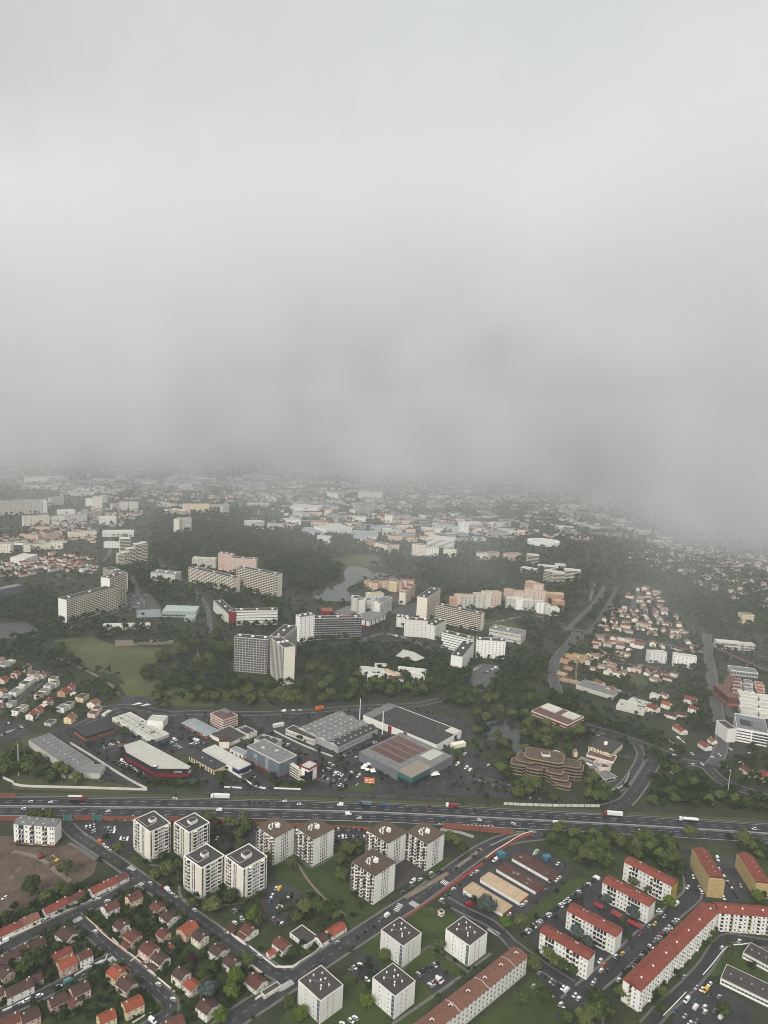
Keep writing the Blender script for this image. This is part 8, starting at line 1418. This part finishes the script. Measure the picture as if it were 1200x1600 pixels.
wood((1100, 990, 1230, 1000, 1230, 1060, 1120, 1050), 40, 2.5, 5, gap=2); wood((1105, 985, 1120, 985, 1140, 1160, 1122, 1160), 60, 2.5, 4.5, gap=1.2); wood((-60, 960, 110, 965, 110, 1000, -60, 1000), 30, 3, 6, gap=2)
wood((-140, 200, -20, 180, 70, 290, 110, 330, 90, 380, -10, 360, -60, 310, -150, 300), 60, 3, 5, 'f', gap=1)
wood((1010, 842, 1330, 890, 1330, 955, 1180, 952, 1090, 915, 980, 872), 16, 4, 7, gap=1.5)
# the town at large, thinner with distance
wood((-80, 840, 300, 800, 700, 820, 900, 850, 1000, 1000, 860, 1050, 640, 1050, 360, 1060, -80, 1060), 21, 3, 6.5, gap=2); wood((-150, 752, 400, 740, 800, 760, 1100, 830, 1350, 900, 1350, 980, 1000, 900, 700, 850, 300, 830, -150, 860), 14, 5, 9, gap=2, cap=5200)
wood((-300, 705, 400, 700, 800, 715, 1500, 780, 1500, 900, 1100, 845, 800, 770, 400, 748, -300, 760), 4.2, 7, 12, gap=2, cap=3500)
T_ = np.array([(a, b, r) for a, b, r, k in TR]); print('trees', len(TR))
# how large each shows
ln = np.hypot(T_[:, 0], T_[:, 1]-0); px = np.array([P((a, b, r))for a, b, r in T_]); vis = (px[:, 0] > -15) & (px[:, 0] < 1215) & (px[:, 1] < 1620)
size = T_[:, 2]/np.sqrt(ln**2+CAM_H**2)*vis; order = np.argsort(-size); big = set(order[:300].tolist()); TL = []
KIND = {'leaf': 'leaf', 'lime': 'leaf_lime', 'blue': 'leaf_blue', 'purple': 'leaf_purple'}; KW = {'leaf': 'dark green', 'lime': 'bright yellowish green', 'blue': 'blue green', 'purple': 'purple leaved'}
for i in order[:300]:
    x, y, R_, k = TR[i]; o = thing('tree', 'x', 'tree', (x, y, 0), 0, 'broadleaf and conifer trees'); rz = random.uniform(0, 6.28); tall = random.choice((.9, 1.0, 1.15)); h = R_*(.95 if k != 'blue' else .75)
    me = crown_me(int(i) % 9, 8+int(i) % 4, 1000, KIND[k], tall=(.95, 1.15, 1.3)[int(i) % 3]) if k != 'blue' or R_ < 4 else crown_me(20+int(i) % 2, 13, 1100, KIND[k], tall=1.3)
    c = obj('crown', me, o, (0, 0, h), rz, (R_, R_, R_*tall)); t = obj('trunk', trunk_me(int(i) % 3), o, (0, 0, 0), rz, (R_*1.3, R_*1.3, h*1.05))
    TL.append((o, f"{'large' if R_ > 5.6 else 'small' if R_ < 3.6 else 'medium'} {KW[k]} {'spreading ' if k == 'blue' else 'round '}tree", x, y))
relabel(TL)
# the rest of the trees: one mass of leaf clumps
def mass(name, label, idx, leaves, m, nb=6):
    pools = []
    for s_ in range(5):
        me = crown_me(40+s_, nb, leaves, m, tall=1.1); v = np.empty(len(me.vertices)*3, np.float32); me.vertices.foreach_get('co', v); lt = np.empty(len(me.polygons), np.int32); me.polygons.foreach_get('loop_total', lt); li = np.empty(len(me.loops), np.int32); me.loops.foreach_get('vertex_index', li); pools.append((v.reshape(-1, 3), lt, li))
    VV, LT, LI, TT = [], [], [], []; n = 0
    for q, i in enumerate(idx):
        x, y, R_, k = TR[i]; v, lt, li = pools[q % 5]; a = rng.uniform(0, 6.28); c, s = math.cos(a), math.sin(a); sz = R_*rng.uniform(.85, 1.2)
        w_ = np.stack([x+(c*v[:, 0]-s*v[:, 1])*R_, y+(s*v[:, 0]+c*v[:, 1])*R_, R_*.9+v[:, 2]*sz], 1); VV.append(w_); LT.append(lt); LI.append(li+n); n += len(v); TT.append(np.full(len(v), rng.uniform(0, 1.0), np.float32))
    if not VV: return
    V, LT, LI, TT = np.concatenate(VV).astype(np.float32), np.concatenate(LT), np.concatenate(LI), np.concatenate(TT)
    me = bpy.data.meshes.new(name); me.vertices.add(len(V)); me.vertices.foreach_set('co', V.ravel()); me.loops.add(len(LI)); me.loops.foreach_set('vertex_index', LI.astype(np.int32)); me.polygons.add(len(LT)); st = np.zeros(len(LT), np.int32); st[1:] = np.cumsum(LT)[:-1]; me.polygons.foreach_set('loop_start', st); me.polygons.foreach_set('loop_total', LT.astype(np.int32))
    at = me.attributes.new('tint', 'FLOAT', 'POINT'); at.data.foreach_set('value', TT); me.materials.append(M(m)); me.update(calc_edges=True); me.validate(); o = obj(name, me); tag(o, label, None, None, 'stuff'); print(name, len(idx), len(LT))
rest = [i for i in order[300:].tolist()]
near = [i for i in rest if ln[i] < 750 and vis[i]]; midd = [i for i in rest if 750 <= ln[i] < 1500 and vis[i]]; far = [i for i in rest if ln[i] >= 1500 and vis[i]]
mass('shrubbery', 'bushes and smaller trees of gardens, verges and nearer woods', near, 130, 'leaf'); mass('woodland', 'woods of the lake park and the middle distance', midd, 42, 'leaf', 4); mass('forest', 'far woods and town trees fading into the mist', far, 14, 'leaf', 2)

# ------------------------------------------------------------------ the far town: roofs too many and too small to be things
def far_town(name, label, pts, n, sz, hgt, mats, z='p', flat=.6):
    poly = np.array(gl(z, *pts)); lo, hi = poly.min(0), poly.max(0); q = rng.uniform(lo, hi, (n*6, 2)); q = q[inpoly(q[:, 0], q[:, 1], poly)]; q = q[clear(q[:, 0], q[:, 1], sz[1]*.6)][:n]; mb = MB()
    for x, y in q:
        L, W, H = random.uniform(*sz), random.uniform(sz[0]*.6, sz[1]*.5), random.uniform(*hgt); a = random.choice((.35, .35, 1.9, .1))+random.uniform(-.1, .1); c, s = math.cos(a), math.sin(a); k = random.randrange(len(mats)//2)*2
        f = lambda u, v, zz: (x+c*u-s*v, y+s*u+c*v, zz); l, w_ = L/2, W/2
        B = [f(-l, -w_, 0), f(l, -w_, 0), f(l, w_, 0), f(-l, w_, 0)]; T = [f(-l, -w_, H), f(l, -w_, H), f(l, w_, H), f(-l, w_, H)]
        for i in range(4): j = (i+1) % 4; mb.quad(B[i], B[j], T[j], T[i], k)
        if random.random() < flat: mb.quad(*T, k+1)
        else:
            r0, r1 = f(-l, 0, H+W*.2), f(l, 0, H+W*.2); mb.quad(T[0], T[1], r1, r0, k+1); mb.quad(T[2], T[3], r0, r1, k+1); mb.poly([T[3], T[0], r0], k); mb.poly([T[1], T[2], r1], k)
    o = obj(name, mb.mesh(name, mats)); tag(o, label, None, None, 'stuff'); print(name, len(q))
HM = ['wall_rose', 'tile_pale', 'wall_rose', 'tile_brown', 'wall_dim', 'tile_pale', 'wall_grey', 'tile_old']; IM = ['wall_dim', 'roof_light', 'wall_dim', 'roof_blue', 'wall_grey', 'roof_grey', 'wall_grey', 'roof_dark']
far_town('far_houses', 'countless small houses of the distant suburbs at the right', (1010, 840, 1330, 890, 1330, 945, 1180, 950, 1090, 915, 980, 870), 270, (9, 16), (4, 7), HM, flat=.15)
far_town('far_houses', 'countless small houses of the left middle distance', (-60, 855, 150, 850, 230, 800, 160, 790, -60, 860), 130, (10, 18), (4, 8), HM, flat=.2)
far_town('far_houses', 'small houses scattered among trees beyond the left estates', (150, 780, 420, 790, 440, 770, 200, 765), 120, (10, 20), (4, 8), HM, flat=.3)
far_town('far_industry', 'pale sheds of the distant industrial quarter', (330, 755, 640, 748, 860, 770, 1060, 800, 1040, 850, 800, 815, 640, 835, 400, 815), 230, (22, 70), (5, 9), IM, flat=.85)
far_town('far_industry', 'white sheds of the distant quarter at the left', (-80, 745, 420, 745, 420, 765, 250, 765, 100, 775, 20, 750), 90, (40, 120), (6, 9), IM, flat=.85)
far_town('far_houses', 'misty last houses before the cloud', (-200, 712, 500, 712, 800, 730, 1400, 800, 1400, 870, 1000, 815, 700, 745, -200, 748), 800, (9, 22), (4, 8), HM+IM, flat=.3)
far_town('far_houses', 'small houses and yards among the distant sheds', (330, 752, 640, 748, 860, 770, 1060, 800, 1040, 850, 800, 815, 640, 835, 400, 815), 420, (8, 18), (4, 8), HM+IM, flat=.4)
far_town('far_industry', 'mixed buildings around the raised far road', (400, 815, 500, 800, 900, 830, 940, 850, 800, 845, 560, 850), 110, (18, 50), (6, 16), IM+HM[:4], flat=.7)
# ------------------------------------------------------------------ mist: one even box round everything, and the low cloud beyond it
def volume(name, dens, col, aniso=0.0):
    m = bpy.data.materials.new(name); m.use_nodes = True; t = m.node_tree; t.nodes.clear(); o = t.nodes.new('ShaderNodeOutputMaterial'); v = t.nodes.new('ShaderNodeVolumePrincipled'); v.inputs['Density'].default_value = dens; v.inputs['Color'].default_value = (*col, 1); v.inputs['Anisotropy'].default_value = aniso
    t.links.new(v.outputs[0], o.inputs['Volume']); return m, t, v
m, t, v = volume('haze', HAZE, (0.93, 0.95, 0.95)); MATS['haze'] = m
mb = MB(); mb.box(-4600, -60, -1, 5200, 6000, CAM_H+8, bottom=True); o = obj('haze', mb.mesh('haze', ['haze'])); tag(o, 'thin grey mist filling the air over the town', None, None, 'stuff')
# the cloud that hangs down to the ground in the distance, nearer on the right
m, t, v = volume('low_cloud', 0.0, (0.915, 0.928, 0.932), -0.15); MATS['low_cloud'] = m; nn = t.nodes.new; lk = t.links.new
ge = nn('ShaderNodeNewGeometry'); sx = nn('ShaderNodeSeparateXYZ'); lk(ge.outputs['Position'], sx.inputs[0])
def mth(op, a, b=None, c=None):
    n = nn('ShaderNodeMath'); n.operation = op
    for i, q in enumerate((a, b, c)):
        if q is None: continue
        if isinstance(q, (int, float)): n.inputs[i].default_value = q
        else: lk(q, n.inputs[i])
    return n.outputs[0]
nz = nn('ShaderNodeTexNoise'); nz.inputs['Scale'].default_value = 0.0011; nz.inputs['Detail'].default_value = 4; nz.inputs['Roughness'].default_value = .55; lk(ge.outputs['Position'], nz.inputs[0])
far_ = nn('ShaderNodeMapRange'); far_.inputs[1].default_value = 1350; far_.inputs[2].default_value = 1900; lk(sx.outputs['Y'], far_.inputs[0])
right = mth('MULTIPLY', mth('MULTIPLY', mth('MAXIMUM', mth('SUBTRACT', sx.outputs['X'], 520.0), 0.0), far_.outputs[0]), 3.8)
s_ = mth('ADD', mth('ADD', sx.outputs['Y'], right), mth('MULTIPLY', sx.outputs['X'], .12))
s_ = mth('ADD', s_, mth('MULTIPLY', mth('SUBTRACT', nz.outputs['Fac'], .5), 3500.0))
nz2 = nn('ShaderNodeTexNoise'); nz2.inputs['Scale'].default_value = 0.0042; nz2.inputs['Detail'].default_value = 2; lk(ge.outputs['Position'], nz2.inputs[0])
s_ = mth('ADD', s_, mth('MULTIPLY', mth('SUBTRACT', nz2.outputs['Fac'], .5), 2700.0))
rp = nn('ShaderNodeValToRGB'); el_ = rp.color_ramp.elements; el_[0].position = 0.0; el_[0].color = (0, 0, 0, 1); el_[1].position = 1.0; el_[1].color = (1, 1, 1, 1)
for p_, q in ((.16, .014), (.32, .05), (.52, .16), (.74, .5)): e = el_.new(p_); e.color = (q, q, q, 1)
lk(mth('DIVIDE', mth('SUBTRACT', s_, CLOUD0), CLOUD1-CLOUD0), rp.inputs[0])
fz = nn('ShaderNodeMapRange'); fz.interpolation_type = 'SMOOTHSTEP'; fz.inputs[1].default_value = 300; fz.inputs[2].default_value = 2000; fz.inputs[3].default_value = 1.0; fz.inputs[4].default_value = 0.0; lk(sx.outputs['Z'], fz.inputs[0])
lk(mth('MULTIPLY', mth('MULTIPLY', rp.outputs[0], fz.outputs[0]), CLOUDD), v.inputs['Density'])
mb = MB(); mb.box(-4500, 640, -.5, 5100, 5900, 2050, bottom=True); o = obj('low_cloud', mb.mesh('low_cloud', ['low_cloud'])); tag(o, 'grey cloud hanging down to the distant ground', None, None, 'stuff')
bpy.context.view_layer.update()
print('objects', len(COL.objects), 'tris', sum(len(m.polygons) for m in bpy.data.meshes))
